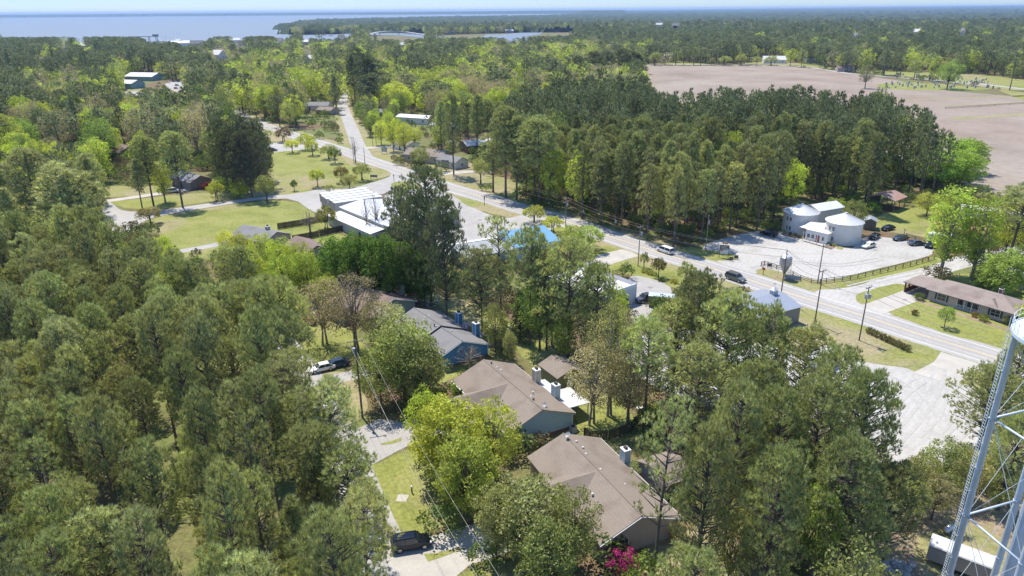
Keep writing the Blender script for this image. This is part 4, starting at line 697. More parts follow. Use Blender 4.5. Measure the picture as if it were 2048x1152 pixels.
blueRf = mat('blue_metal_roof', (.15, .33, .50), .4, var=.06, stripes=(0, .6, .82)); rustRf = mat('rusty_roof', (.42, .36, .34), .6, var=.1, c2=(.36, .16, .10), scale=.9, stripes=(0, .7, .7)); rust2 = mat('red_rust_roof', (.40, .17, .10), .7, var=.3, scale=1.2, stripes=(0, .7, .75))
glass = mat('dark_glass', (.03, .045, .055), .12, var=.2, spec=.8); dark = mat('dark_trim', (.035, .035, .038), .6, var=.2); woodG = mat('weathered_wood', (.19, .165, .135), .9, var=.25, scale=5); woodO = mat('orange_cedar', (.42, .235, .075), .8, var=.15, scale=3, stripes=(0, .15, .7)); woodD = mat('dark_fence_wood', (.075, .055, .04), .9, var=.3, scale=5)
conc = mat('concrete', (.46, .44, .41), .9, var=.1); shut = mat('dark_green_shutter', (.02, .06, .065), .6); redM = mat('red_paint', (.50, .035, .03), .5, var=.1); steel = mat('steel', (.55, .57, .6), .3, .8, var=.05); teal = mat('teal_siding', (.24, .38, .41), .7, var=.06, stripes=(2, .3, .85)); greyB = mat('grey_siding', (.36, .36, .35), .8, var=.08, stripes=(2, .3, .86))
def loc(e, p):                              # world point -> the local frame of a thing
    c, s = math.cos(-e.rotation_euler.z), math.sin(-e.rotation_euler.z); d = Vector(p)-e.location; return Vector((d.x*c-d.y*s, d.x*s+d.y*c, d.z))
def gable(roof, wall, x0, x1, yl, yr, zr, sl, sr=None, oh=.35, t=.16, along='x', wx=(True, True), base=0.0, fascia=None):
    """ridge on y=0 from x0 to x1; left eave at y=-yl, right eave at y=+yr; roof slopes sl, sr"""
    sr = sl if sr is None else sr
    A = (lambda x, y, z: (x, y, z)) if along == 'x' else (lambda x, y, z: (y, x, z))
    roof.slab([A(x0, 0, zr), A(x1, 0, zr), A(x1, -yl, zr-sl*yl), A(x0, -yl, zr-sl*yl)], t); roof.slab([A(x0, 0, zr), A(x1, 0, zr), A(x1, yr, zr-sr*yr), A(x0, yr, zr-sr*yr)], t)
    if wall is not None:
        a, b = x0+oh, x1-oh; l, r = -(yl-oh), yr-oh; zl, zr_ = zr-sl*(yl-oh)-t-.02, zr-sr*(yr-oh)-t-.02; zt = zr-t-.02
        for x in (a, b): wall.poly([A(x, l, base), A(x, r, base), A(x, r, zr_), A(x, 0, zt), A(x, l, zl)])
        wall.poly([A(a, l, base), A(b, l, base), A(b, l, zl), A(a, l, zl)]); wall.poly([A(a, r, base), A(b, r, base), A(b, r, zr_), A(a, r, zr_)])
def ridge_cap(e, x0, x1, z, m): MB().tube((x0, 0, z+.0), (x1, 0, z+.0), .1, n=6).build('ridge_cap', m, e)
def window_at(e, c, n, w=.9, h=1.2, frame=white, shutters=None, name='window'):
    """window on a wall: c centre (local), n outward normal (local xy)"""
    n = Vector((n[0], n[1], 0)).normalized(); u = Vector((-n.y, n.x, 0)); c = Vector(c); f = MB(); gl = MB(); a = math.atan2(u.y, u.x)
    f.box(-w/2-.09, w/2+.09, -.05, .04, -h/2-.09, h/2+.09, a, c+n*.02); fo = f.build(name, frame, e)
    for s in (-1, 1): gl.box(min(s*.03, s*(w/2)), max(s*.03, s*(w/2)), -.02, .02, -h/2, -.03, a, c+n*.075); gl.box(min(s*.03, s*(w/2)), max(s*.03, s*(w/2)), -.02, .02, .03, h/2, a, c+n*.075)
    gl.build('pane', glass, fo)
    if shutters:
        for s in (-1, 1): q = MB(); q.box(s*(w/2+.3)-.19, s*(w/2+.3)+.19, -.03, .03, -h/2-.05, h/2+.05, a, c+n*.06); q.build('shutter', shutters, e)
    return fo
def door_at(e, c, n, m, w=.95, h=2.05, knob=True):
    n = Vector((n[0], n[1], 0)).normalized(); a = math.atan2(n.x, -n.y); c = Vector(c); d = MB(); d.box(-w/2, w/2, -.04, .04, 0, h, a, c+n*.05); o = d.build('door', m, e)
    k = MB(); k.box(w/2-.14, w/2-.08, -.09, .09, .95, 1.05, a, c+n*.05); k.build('handle', steel, o); return o
def chimney(e, x, y, w, d, z0, h, m, cap=dark):
    b = MB(); b.box(x-w/2, x+w/2, y-d/2, y+d/2, z0, z0+h); o = b.build('chimney', m, e); c = MB(); c.box(x-w/2-.06, x+w/2+.06, y-d/2-.06, y+d/2+.06, z0+h+.001, z0+h+.1); c.build('coping', white, o)
    c = MB(); c.box(x-.28, x+.28, y-.2, y+.2, z0+h+.102, z0+h+.42); c.build('chimney_cap', cap, o); t = MB()
    for sx in (-1, 1):
        for sy in (-1, 1): t.box(x+sx*w/2-.035, x+sx*w/2+.035, y+sy*d/2-.035, y+sy*d/2+.035, z0, z0+h-.01)
    t.build('corner_trim', white, o); return o
def vent(e, x, y, z, big=False):
    b = MB(); b.lathe([(.001, .42 if big else .14), (.15, .38 if big else .12), (.19, .26 if big else .04), (.1, .24 if big else .0), (.1, -.15)], 10, (x, y, z)); b.build('roof_vent', dark if big else mat('vent_grey', (.5, .5, .49), .6), e)
def dish(e, x, y, z):
    b = MB(); b.tube((x, y, z-.1), (x, y, z+.7), .03); o = b.build('satellite_dish', steel, e); c = MB(); c.lathe([(.001, 0), (.25, .05), (.42, .14), (.40, .16), (.2, .08), (.001, .04)], 12, (0, 0, 0)); q = c.build('reflector', mat('dish_grey', (.33, .33, .34), .5), o); q.location = (x, y, z+.72); q.rotation_euler = (.7, .3, 0)
def ac_unit(px, py, label):
    p = at(px, py); e = empty('air_conditioner', p, .5, label, 'air conditioner'); MB().box(-.42, .42, -.42, .42, .05, .85).build('casing', mat('ac_grey', (.42, .42, .40), .6), e); MB().lathe([(.34, .856), (.34, .9), (.05, .92)], 14).build('fan_guard', dark, e); MB().box(-.55, .55, -.55, .55, 0, .05).build('pad', conc, e)
# --- duplex C: tan roof, pale blue gable
e = empty('duplex_house', (-.3, 99.2, 0), R_(-60.5), 'long duplex house with tan shingle roof and pale blue gable wall', 'house'); rf = MB(); wl = MB()
gable(rf, wl, -9.4, 9.5, 6.0, 6.0, 5.1, .40); 
x0_, x1_ = -4.6, 4.3                                   # front wing: ridge runs across, out to the street side
A_ = lambda x, y, z: (x, y, z)
rf.slab([(-.2, -.5, 4.95), (-.2, -9.6, 4.95), (-4.5, -9.6, 2.65), (-4.5, -6.0, 2.65)], .16); rf.slab([(-.2, -.5, 4.95), (-.2, -9.6, 4.95), (4.1, -9.6, 2.65), (4.1, -6.0, 2.65)], .16)
wl.poly([(-4.0, -9.2, 0), (3.6, -9.2, 0), (3.6, -9.2, 2.8), (-.2, -9.2, 4.75), (-4.0, -9.2, 2.8)]); wl.poly([(-4.0, -9.2, 0), (-4.0, -5.6, 0), (-4.0, -5.6, 2.7), (-4.0, -9.2, 2.7)]); wl.poly([(3.6, -9.2, 0), (3.6, -5.6, 0), (3.6, -5.6, 2.7), (3.6, -9.2, 2.7)])
rf.build('roof', shTan, e); wl.build('wall', clPale, e); ridge_cap(e, -9.4, 9.5, 5.1, shTan); MB().box(-9.4, 9.4, -6.12, -6.0, 2.52, 2.64).build('gutter', white, e)
fd = MB(); fd.box(-9.0, 9.25, -5.72, 5.72, 0, .45); fd.build('foundation', brickD, e)
tr = MB()
for s in (-1, 1): tr.box(9.145, 9.20, s*5.6-.1, s*5.6+.1, .46, 2.6)
a, b = Vector((9.42, 0, 4.93)), Vector((9.42, 6.0, 2.53)); tr.tube(a, b, .09); tr.tube(a, (9.42, -6, 2.53), .09); tr.box(-9.4, 9.4, 6.0, 6.06, 2.5, 2.68); tr.build('trim', white, e)
p = loc(e, at(1068, 765, 2.6)); chimney(e, p.x, 6.0, 1.1, .95, 0, 4.9, clCream); p = loc(e, at(1110, 795, 2.6)); chimney(e, p.x, 6.0, 1.1, .95, 0, 4.9, clPale)
for px, py, z, bg_ in ((983, 727, 4.9, 1), (994, 734, 4.9, 0), (1002, 739, 4.7, 0), (1066, 783, 4.7, 0), (1067, 800, 4.9, 1), (1062, 792, 4.8, 0), (977, 770, 3.9, 0), (923, 782, 3.0, 1), (1026, 768, 4.8, 0)):
    q = loc(e, at(px, py, z)); vent(e, q.x, q.y, z-.1, bg_)
q = loc(e, at(1090, 816, 4.3)); dish(e, q.x, q.y, 4.1)
pt = MB(); xs = [loc(e, at(*k, 2.5)).x for k in ((1073, 744), (1150, 815))]
pt.slab([(-2.3, 6.1, 2.62), (1.9, 6.1, 2.62), (1.9, 7.8, 2.5), (-2.3, 7.8, 2.5)], .1); pt.slab([(1.92, 6.1, 2.62), (7.6, 6.1, 2.62), (7.6, 10.0, 2.4), (1.92, 10.0, 2.4)], .1)
po = pt.build('patio_roof', whiteMet, e); q = MB()
for x, y in ((2.1, 9.8), (4.8, 9.8), (7.4, 9.8), (-2.2, 7.6), (1.8, 7.6)): q.box(x-.07, x+.07, y-.07, y+.07, 0, 2.38)
q.build('post', white, po)
for x in (-6, -2.5, 6.5): window_at(e, (x, 5.66, 1.6), (0, 1))
window_at(e, (-7, -5.66, 1.6), (0, -1)); window_at(e, (7, -5.66, 1.6), (0, -1))
ac_unit(1146, 862, 'air conditioner standing at the corner of the pale blue gable')
# --- gabled shed behind it
e = empty('garden_shed', at(1118, 765, 0)+Vector((.4, .6, 0)), R_(-60), 'small gabled shed with tan shingle roof and olive end wall behind the white patio roof', 'shed'); rf = MB(); wl = MB(); gable(rf, wl, -3.1, 3.1, 2.9, 2.9, 3.7, .38); rf.build('roof', shTan, e); wl.build('wall', clOlive, e); door_at(e, (2.75, 0, 0), (1, 0), white)
# --- blue duplex
e = empty('duplex_house', (-13.4, 121.5, 0), R_(-54.5), 'bright blue duplex house with grey shingle roof and two blue chimneys', 'house'); rf = MB(); wl = MB()
gable(rf, wl, -10.6, .1, 7.6, 6.0, 5.1, .40); gable(rf, wl, .12, 7.6, 4.2, 6.0, 4.75, .40, oh=.35); rf.build('roof', shGrey, e); wl.build('wall', clBlue, e); ridge_cap(e, -10.6, .1, 5.1, shGrey); ridge_cap(e, .12, 7.6, 4.75, shGrey); MB().box(-10.2, 7.3, -3.8, 5.62, 0, .4).build('foundation', brickD, e)
q = MB()
for s in (-3.85, 5.65): q.box(7.255, 7.30, s-.09, s+.09, .41, 2.3)
q.tube((7.62, 0, 4.6), (7.62, 6.0, 2.2), .08); q.tube((7.62, 0, 4.6), (7.62, -4.2, 2.92), .08); q.build('trim', white, e)
p = loc(e, at(910, 649, 2.6)); chimney(e, p.x, 6.05, 1.15, .95, 0, 4.9, clBlue); p = loc(e, at(943, 671, 2.6)); chimney(e, p.x, 6.05, 1.15, .95, 0, 4.9, clBlue)
for px, py, z in ((849, 634, 4.9), (858, 631, 4.7), (872, 652, 4.9), (903, 661, 4.5), (836, 618, 4.8)): q = loc(e, at(px, py, z)); vent(e, q.x, q.y, z-.05)
q = loc(e, at(869, 650, 5.0)); vent(e, q.x, q.y, 4.8, True)
window_at(e, (-6, 5.66, 1.6), (0, 1)); window_at(e, (1, 5.66, 1.6), (0, 1)); window_at(e, (7.26, 2.5, 1.7), (1, 0), .7, .9)
def parasol(px, py, r, label):
    p = at(px, py, 2.2); e = empty('parasol', (p.x, p.y, 0), 0, label, 'parasol'); MB().tube((0, 0, 0), (0, 0, 2.5), .03).build('pole', white, e); k = 8
    for m_, off in ((redM, 0), (white, 1)):
        c = MB()
        for i in range(off, k*2, 2):
            a0, a1 = math.pi*i/k, math.pi*(i+1)/k; c.poly([(0, 0, 2.45), (r*math.cos(a0), r*math.sin(a0), 2.0), (r*math.cos(a1), r*math.sin(a1), 2.0)]); c.poly([(0, 0, 2.41), (r*math.cos(a1), r*math.sin(a1), 1.96), (r*math.cos(a0), r*math.sin(a0), 1.96)])
        c.build('canopy_panel', m_, e)
    MB().lathe([(.3, 0), (.3, .06), (.06, .1)], 10).build('base', conc, e)
parasol(927, 648, 1.45, 'red and white striped parasol between the blue chimneys'); parasol(957, 667, 1.1, 'red and white parasol at the near end of the blue duplex')
# --- nearest duplex D
e = empty('duplex_house', (11.1, 75.6, 0), R_(-65.5), 'nearest duplex house with tan roof and dark front wing slope', 'house'); rf = MB(); wl = MB()
gable(rf, wl, -10, 9.2, 5.6, 6.1, 5.1, .40); rf.slab([(-.6, -.5, 4.95), (-.6, -9.5, 4.95), (-4.9, -9.5, 2.7), (-4.9, -5.6, 2.7)], .16); rf.slab([(-.6, -.5, 4.95), (-.6, -9.5, 4.95), (3.7, -9.5, 2.7), (3.7, -5.5, 2.7)], .16)
wl.poly([(-4.4, -9.1, 0), (3.2, -9.1, 0), (3.2, -9.1, 2.85), (-.6, -9.1, 4.75), (-4.4, -9.1, 2.85)]); wl.poly([(-4.4, -9.1, 0), (-4.4, -5.2, 0), (-4.4, -5.2, 2.75), (-4.4, -9.1, 2.75)]); wl.poly([(3.2, -9.1, 0), (3.2, -5.2, 0), (3.2, -5.2, 2.75), (3.2, -9.1, 2.75)])
gable(rf, wl, 7.6, 12.6, 3.2, 3.2, 3.9, .40, along='y'); rf.build('roof', shTan, e); wl.build('wall', clTan, e); ridge_cap(e, -10, 9.2, 5.1, shTan)
for px, py, z, bg_ in ((1166, 894, 4.9, 0), (1172, 907, 4.9, 0), (1153, 882, 4.9, 0), (1201, 938, 4.9, 0), (1185, 987, 4.4, 0), (1249, 968, 4.2, 0)): q = loc(e, at(px, py, z)); vent(e, q.x, q.y, z-.08, bg_)
q = loc(e, at(1136, 874, 5.3)); dish(e, q.x, q.y, 4.9); q = MB(); q.tube((9.25, 0, 4.93), (9.25, -5.6, 2.7), .08); q.tube((9.25, 0, 4.93), (9.25, 6.1, 2.5), .08); q.box(-9.9, 9.1, 6.1, 6.15, 2.5, 2.66); q.build('trim', white, e)
window_at(e, (8.87, -2, 1.6), (1, 0)); window_at(e, (-4, 5.77, 1.6), (0, 1)); p = loc(e, at(1243, 925, 2.6)); chimney(e, p.x, 6.15, 1.1, .95, 0, 4.6, clPale)
# --- brown roofed duplex A
e = empty('duplex_house', (-31.2, 142.0, 0), R_(-45), 'duplex house with dark brown roof half hidden by budding trees', 'house'); rf = MB(); wl = MB(); gable(rf, wl, -9.8, 9.6, 6.2, 6.0, 5.0, .38); gable(rf, wl, -9.0, -5.8, 3.6, 3.6, 4.8, .38, along='y'); rf.build('roof', shBrn, e); wl.build('wall', clGrn, e)
p = loc(e, at(806, 588, 2.6)); chimney(e, p.x, 6.05, 1.15, .95, 0, 4.7, clCream); window_at(e, (9.27, 1, 1.6), (1, 0)); window_at(e, (3, 5.67, 1.6), (0, 1)); q = MB(); q.tube((9.65, 0, 4.85), (9.65, 6, 2.6), .08); q.tube((9.65, 0, 4.85), (9.65, -6.2, 2.5), .08); q.build('trim', white, e)
# --- silo office: two silos, rear block, link with porch roof
S1, S2 = Vector((91.2, 187.3, 0)), Vector((83.2, 197.4, 0)); e = empty('silo_office', (87.5, 191.5, 0), 0, 'white office made of two round grain silos joined by a porch wing', 'building')
for c in (S1, S2):
    o_ = c-e.location; b = MB(); pr = [(4.75, .0)]
    for i in range(17): pr += [(4.75, .34*i+.02), (4.69, .34*i+.17)]
    pr += [(4.75, 5.8)]; b.lathe(pr, 64, o_); b.build('silo_wall', galv, e, smooth=False)
    b = MB(); n = 28
    for i in range(n):
        a0, a1 = 2*math.pi*i/n, 2*math.pi*(i+1)/n; am = (a0+a1)/2; P = lambda a, r, z: (o_.x+r*math.cos(a), o_.y+r*math.sin(a), z)
        b.poly([P(a0, 4.98, 5.76), P(am, 4.98, 5.76), P(am, .35, 7.9), P(a0, .35, 7.9)]); b.poly([P(am, 4.98, 5.76), P(a1, 4.98, 5.70), P(a1, .35, 7.84), P(am, .35, 7.9)])
    b.lathe([(.35, 7.85), (.42, 8.05), (.001, 8.15)], 12, o_); ro = b.build('silo_roof', galvRf, e); b = MB(); b.lathe([(4.80, 5.55), (5.0, 5.62), (5.0, 5.74), (4.8, 5.72)], 64, o_); b.build('eave_ring', galvRf, ro)
def on_cyl(c, r, px, z):
    best = None
    for k in range(720):
        a = math.pi*2*k/720; p = (c.x+r*math.cos(a), c.y+r*math.sin(a), z)
        if math.cos(a)*c.x+math.sin(a)*c.y > 0: continue
        d = abs(proj(p)[0]-px)
        if best is None or d < best[0]: best = (d, a)
    return best[1]
for c, px, z in ((S1, 1660, 4.1), (S1, 1667, 4.1), (S1, 1657, 1.5), (S1, 1664, 1.5), (S2, 1576, 4.2), (S2, 1582, 4.2), (S2, 1574, 1.6), (S2, 1580, 1.6)):
    a = on_cyl(c, 4.75, px, z); o_ = c-e.location; window_at(e, (o_.x+4.78*math.cos(a), o_.y+4.78*math.sin(a), z), (math.cos(a), math.sin(a)), .62, 1.05)
rf = MB(); rb = [at(1617, 409, 6.0), at(1655, 402.5, 7.2), at(1677.5, 417, 6.0), at(1648, 423, 6.0)]; u = (rb[2]-rb[1]); u.z = 0
cb = loc(e, (rb[0]+rb[2])/2); wl = MB(); e2 = Matrix.Rotation(R_(26), 3, 'Z')
rf2, wl2 = MB(), MB(); gable(rf2, wl2, -5.2, 5.2, 3.4, 3.4, 7.0, .35)
for mb_, nm, mm in ((rf2, 'rear_roof', galvRf), (wl2, 'rear_wall', mat('off_white_siding', (.58, .58, .57), .7, var=.05, stripes=(0, .3, .92)))):
    mb_.v = [tuple(e2@Vector(v)+Vector((cb.x+.2, cb.y+.6, 0))) for v in mb_.v]; mb_.build(nm, mm, e)
k = [loc(e, at(1597, 453, 2.7)), loc(e, at(1647, 466.5, 2.7)), loc(e, at(1652, 446, 4.3)), loc(e, at(1622, 443, 4.3))]
MB().slab(k, .12).build('porch_roof', galvRf, e)
wf0, wf1 = loc(e, at(1607, 470, 1.6)), loc(e, at(1650, 480, 1.6)); d = (wf1-wf0); d.z = 0; d.normalize(); nn = Vector((d.y, -d.x, 0)); wf0 = Vector((wf0.x, wf0.y, 0))+Vector((-nn.x, -nn.y, 0))*1.0; L_ = 6.4
b = MB(); a_ = math.atan2(d.y, d.x); b.box(0, L_, 0, 4.0, 0, 3.1, a_, wf0); b.build('link_wall', white, e)
for t in (1.0, 2.2, 5.2): q = wf0+d*t; window_at(e, (q.x, q.y, 1.45), nn, .7, 1.0)
q = wf0+d*3.6; door_at(e, (q.x, q.y, .05), nn, mat('door_red', (.28, .05, .04), .5)); pp = MB()
for t in (.2, 2.2, 4.2, 6.2): q = wf0+d*t+nn*1.55; pp.box(-.07, .07, -.07, .07, 0, 2.65, a_, q)
pp.build('porch_post', white, e); MB().box(0, L_, -1.9, -.02, 0, .12, a_, wf0).build('porch_floor', conc, e)
for i, (px, py) in enumerate([(1568, 466), (1580, 470), (1590, 472), (1600, 476), (1615, 480), (1627, 481), (1634, 484), (1645, 486), (1656, 490), (1667, 492)]): T('shrub', px, py, py-6, 9, [OL, (.2, .16, .08), MD][i % 3], 'small shrub in the bed along the silo office front', 'shrubs in the silo bed')
sheet('planting_bed', [(1560, 468), (1575, 464), (1600, 471), (1612, 476), (1600, 478), (1575, 472)], .035, dirtM); sheet('planting_bed', [(1608, 484), (1615, 477), (1645, 482), (1672, 492), (1668, 499), (1640, 491)], .035, dirtM); lawn([(1668, 497), (1678, 492), (1690, 497), (1684, 500)], z=.04)
def log(px0, py0, px1, py1, label):
    a, b = at(px0, py0), at(px1, py1); m_ = (a+b)/2; o = MB().tube(Vector((a.x, a.y, .15))-m_, Vector((b.x, b.y, .15))-m_, .13, n=8).build('timber_kerb', woodG); o.location = m_; tag(o, label, 'kerb')
log(1608, 483, 1664, 499, 'long timber edging in front of the right silo bed'); log(1572, 471, 1590, 477, 'short timber edging in front of the left silo')
# --- garden shed and barns behind the silos
p = at(1737, 456); e = empty('garden_shed', p, R_(-22), 'grey garden shed with weathered metal roof behind the right silo', 'shed'); rf, wl = MB(), MB(); gable(rf, wl, -2.3, 2.3, 2.0, 2.0, 3.4, .45, along='y'); rf.build('roof', galvS, e); wl.build('wall', mat('grey_boards', (.22, .21, .18), .9, var=.15, stripes=(0, .3, .75)), e); door_at(e, (.0, -1.96, 0), (0, -1), woodG, 1.5, 2.1)
p = at(1772, 415); e = empty('pole_barn', p, R_(-50), 'open pole barn with rusty striped metal roof at the wood edge', 'barn'); rf = MB(); gable(rf, None, -4.5, 4.5, 4.2, 4.2, 5.0, .33, along='y'); rf.build('roof', rustRf, e); q = MB()
for x in (-3.9, 0, 3.9):
    for y in (-4, 0, 4): q.box(x-.1, x+.1, y-.1, y+.1, 0, 3.6)
q.build('post', woodG, e); MB().box(-3.8, -3.7, -4, 4, 0, 3.4).build('back_wall', woodD, e)
p = at(1915, 478); e = empty('old_barn', p, R_(-35), 'low building with red rusty roof behind the tall lane trees', 'building'); rf, wl = MB(), MB(); gable(rf, wl, -6, 6, 3.4, 3.4, 4.2, .33); rf.build('roof', rust2, e); wl.build('wall', woodG, e)
p = at(1985, 455); e = empty('mobile_home', p+Vector((4, 8, 0)), R_(-30), 'white roofed building behind the trees at the right edge', 'building'); rf, wl = MB(), MB(); gable(rf, wl, -8, 8, 3, 3, 3.9, .25); rf.build('roof', whiteRf, e); wl.build('wall', white, e)
# --- brick ranch house
FL = at(1804.4, 563.2, 2.6); e = empty('brick_house', (FL.x, FL.y, 0), R_(-55), 'brick ranch house with brown hip roof, carport and front porch', 'house')
def hip(mb, x0, x1, y0, y1, ze, zr, t=.18, endx=(1, 1)):
    h = (y1-y0)/2; ym = (y0+y1)/2; a, b = x0+h*endx[0], x1-h*endx[1]
    mb.slab([(x0, y0, ze), (x1, y0, ze), (b, ym, zr), (a, ym, zr)], t); mb.slab([(x1, y1, ze), (x0, y1, ze), (a, ym, zr), (b, ym, zr)], t)
    if endx[0]: mb.slab([(x0, y1, ze), (x0, y0, ze), (a, ym, zr)], t)
    if endx[1]: mb.slab([(x1, y0, ze), (x1, y1, ze), (b, ym, zr)], t)
rf = MB(); hip(rf, 0, 12, .4, 8.3, 2.55, 3.95, endx=(1, 0)); hip(rf, 5.3, 23.2, -.25, 9.3, 2.6, 4.35); hip(rf, 14.5, 19.8, -.28, 6.0, 2.61, 3.75, endx=(1, 1)); rf.build('roof', shRan, e)
wl = MB(); wl.box(5.8, 11.6, .35, 8.8, 0, 2.45); wl.box(11.6, 16.2, 2.4, 8.8, 0, 2.45); wl.box(16.2, 22.7, .35, 8.8, 0, 2.45); wl.build('wall', brick, e); wl = MB(); wl.box(11.62, 16.18, 2.36, 2.398, .1, 2.44); wl.build('porch_wall', brickD, e)
q = MB(); q.box(.35, 5.79, 7.4, 7.6, 0, 1.0); q.box(.35, .6, .8, 7.4, 0, 1.0)
for y in (.9, 2.6, 4.3, 6.0, 7.5): q.box(.33, .62, y-.15, y+.15, 1.001, 2.4)
q.build('carport_wall', brickD, e); MB().box(.3, 5.78, .7, 7.4, 0, .06).build('carport_slab', conc, e); MB().box(11.4, 16.4, .2, 2.35, 0, .25).build('porch_slab', conc, e)
q = MB()
for x in (11.75, 13.2, 14.7, 16.05): q.box(x-.06, x+.06, .3, .42, .25, 2.4)
q.build('porch_post', white, e); q = MB(); q.box(11.8, 16.0, .33, .38, 1.0, 1.06); q.box(11.8, 16.0, .33, .38, .35, .4)
for i in range(26): q.box(11.85+i*.16, 11.88+i*.16, .34, .37, .4, 1.0)
q.build('porch_railing', white, e)
window_at(e, (8.6, .33, 1.5), (0, -1), 1.7, 1.35, shutters=shut); window_at(e, (19.2, .33, 1.5), (0, -1), 1.7, 1.35, shutters=shut); window_at(e, (14.4, 2.34, 1.45), (0, -1), 1.3, 1.1, shutters=shut); door_at(e, (12.6, 2.34, .25), (0, -1), white)
window_at(e, (22.72, 2.3, 1.5), (1, 0), 1.2, 1.2, shutters=shut); window_at(e, (22.72, 6.0, 1.6), (1, 0), .9, .9, shutters=shut); chimney(e, 17.2, 6.4, .7, .6, 3.4, 1.35, brickD); 
p = at(2046, 585); e = empty('outbuilding', p+Vector((2, 4, 0)), R_(-50), 'white roofed outbuilding behind the brick house', 'shed'); rf, wl = MB(), MB(); gable(rf, wl, -4, 4, 2.6, 2.6, 3.6, .3); rf.build('roof', whiteRf, e); wl.build('wall', white, e)
# --- grey cupola shed at the road
bp = at(1565, 583, 4.9); e = empty('cupola_shed', (bp.x, bp.y, 0), R_(207), 'grey metal shed with a cupola beside the highway', 'shed'); rf, wl = MB(), MB(); gable(rf, wl, 0, 12, 5.3, 5.6, 4.9, .24, oh=.3, t=.1); rf.build('roof', mat('blue_grey_roof', (.33, .36, .42), .45, .2, var=.04, stripes=(0, .45, .9)), e); wl.build('wall', mat('grey_panel', (.24, .245, .22), .6, var=.05, stripes=(0, .45, .82)), e)
q = MB(); q.box(1.9, 3.1, -.55, .55, 4.72, 5.7); cu = q.build('cupola', galvS, e); q = MB(); q.poly([(1.8, -.65, 5.7), (3.2, -.65, 5.7), (2.5, 0, 6.5)]); q.poly([(3.2, -.65, 5.7), (3.2, .65, 5.7), (2.5, 0, 6.5)]); q.poly([(3.2, .65, 5.7), (1.8, .65, 5.7), (2.5, 0, 6.5)]); q.poly([(1.8, .65, 5.7), (1.8, -.65, 5.7), (2.5, 0, 6.5)]); q.build('cupola_roof', galvRf, cu)
q = MB(); q.tube((2.5, 0, 6.5), (2.5, 0, 7.4), .025); q.tube((2.1, 0, 7.1), (2.9, 0, 7.1), .03); q.poly([(2.85, 0, 7.0), (3.05, 0, 7.1), (2.85, 0, 7.2)]); q.build('weather_vane', dark, cu); q = MB(); q.box(.29, .31, 5.1, 5.25, 0, 3.6); q.build('corner_trim', dark, e)
# --- flat white building with parapet
W3 = at(1274, 569, 4.2); e = empty('flat_roofed_building', (W3.x, W3.y, 0), R_(128), 'white flat roofed building with parapet behind the tall pines', 'building'); q = MB(); q.box(0, 17, 0, 12, 0, 3.7); q.build('wall', mat('white_block', (.60, .62, .62), .7, var=.05), e)
MB().box(.22, 16.8, .22, 11.8, 3.72, 3.76).build('roof', whiteRf, e); q = MB(); q.box(0, 17, 0, .2, 3.705, 4.45); q.box(0, .2, .21, 12, 3.705, 4.45); q.box(.21, 17, 11.8, 12, 3.705, 4.45); q.build('parapet', white, e); MB().box(-.02, 17.02, -.03, .24, 4.452, 4.55).build('coping', steel, e)
door_at(e, (-.02, 3, 0), (-1, 0), dark); window_at(e, (5, -.03, 1.6), (0, -1), 1.8, 1.2); window_at(e, (11, -.03, 1.6), (0, -1), 1.8, 1.2)
# --- white metal shop, lean-to, flat annex
c0, c1, c2, c3 = (at(*k, 5.0) for k in ((677, 411), (770, 398), (925, 428), (790, 450))); e = empty('metal_shop', (c0.x, c0.y, 0), R_(-50), 'large white metal shop building beside the row of parked trailers', 'building')
rf, wl = MB(), MB(); gable(rf, wl, 0, 28.5, 7.5, 7.5, 5.6, .14, oh=.15, t=.12)
rf.v = [(x, y+7.5, z) for x, y, z in rf.v]; wl.v = [(x, y+7.5, z) for x, y, z in wl.v]; rf.build('roof', whiteMet, e); wl.build('wall', mat('cream_panel', (.46, .45, .40), .6, var=.05, stripes=(0, .5, .88)), e)
q = MB(); q.slab([(1, -.05, 3.6), (27, -.05, 3.6), (27, -4.6, 3.0), (1, -4.6, 3.0)], .12); q.build('lean_to_roof', whiteRf, e); q = MB(); q.box(1.2, 26.8, -4.4, -.1, 0, 2.85); q.build('lean_to_wall', mat('pale_panel', (.50, .50, .48), .6, var=.05, stripes=(0, .5, .9)), e); window_at(e, (22.5, -4.43, 1.7), (0, -1), .9, .9); door_at(e, (20.5, -4.43, 0), (0, -1), dark)
q = MB(); q.box(12, 28, 15.2, 25, 0, 4.2); q.build('annex_wall', greyB, e); q = MB(); q.box(11.9, 28.1, 15.1, 25.1, 4.202, 4.35); q.build('annex_roof', mat('membrane_roof', (.30, .31, .31), .8, var=.15, dirt=.2), e); q = MB(); q.box(27.9, 28.15, 15.1, 25.2, 4.351, 4.8); q.build('annex_parapet', greyB, e)
# --- blue roofed building with flat grey part
b0 = at(1088, 450, 6.2); e = empty('blue_roofed_building', (b0.x, b0.y, 0), R_(207), 'building with bright blue metal roof behind the pines', 'building'); rf, wl = MB(), MB(); gable(rf, wl, 0, 13.5, 9.0, 1.2, 6.2, .2, .3, oh=.25, t=.12)
rf.v = [(x, -y, z) for x, y, z in rf.v]; wl.v = [(x, -y, z) for x, y, z in wl.v]; rf.build('roof', blueRf, e); wl.build('wall', white, e)
q = MB(); q.box(13.6, 27, -.5, 10, 0, 4.2); q.build('side_wall', greyB, e); MB().box(13.55, 27.1, -.6, 10.1, 4.202, 4.35).build('flat_roof', mat('membrane_roof', (.30, .31, .31), .8, var=.15, dirt=.2), e); q = MB(); q.box(13.55, 27.1, -1.6, -.61, 3.9, 4.5); q.build('parapet', white, e)
window_at(e, (4, 8.8, 2.2), (0, 1), 2, 1.3); window_at(e, (9, 8.8, 2.2), (0, 1), 2, 1.3)
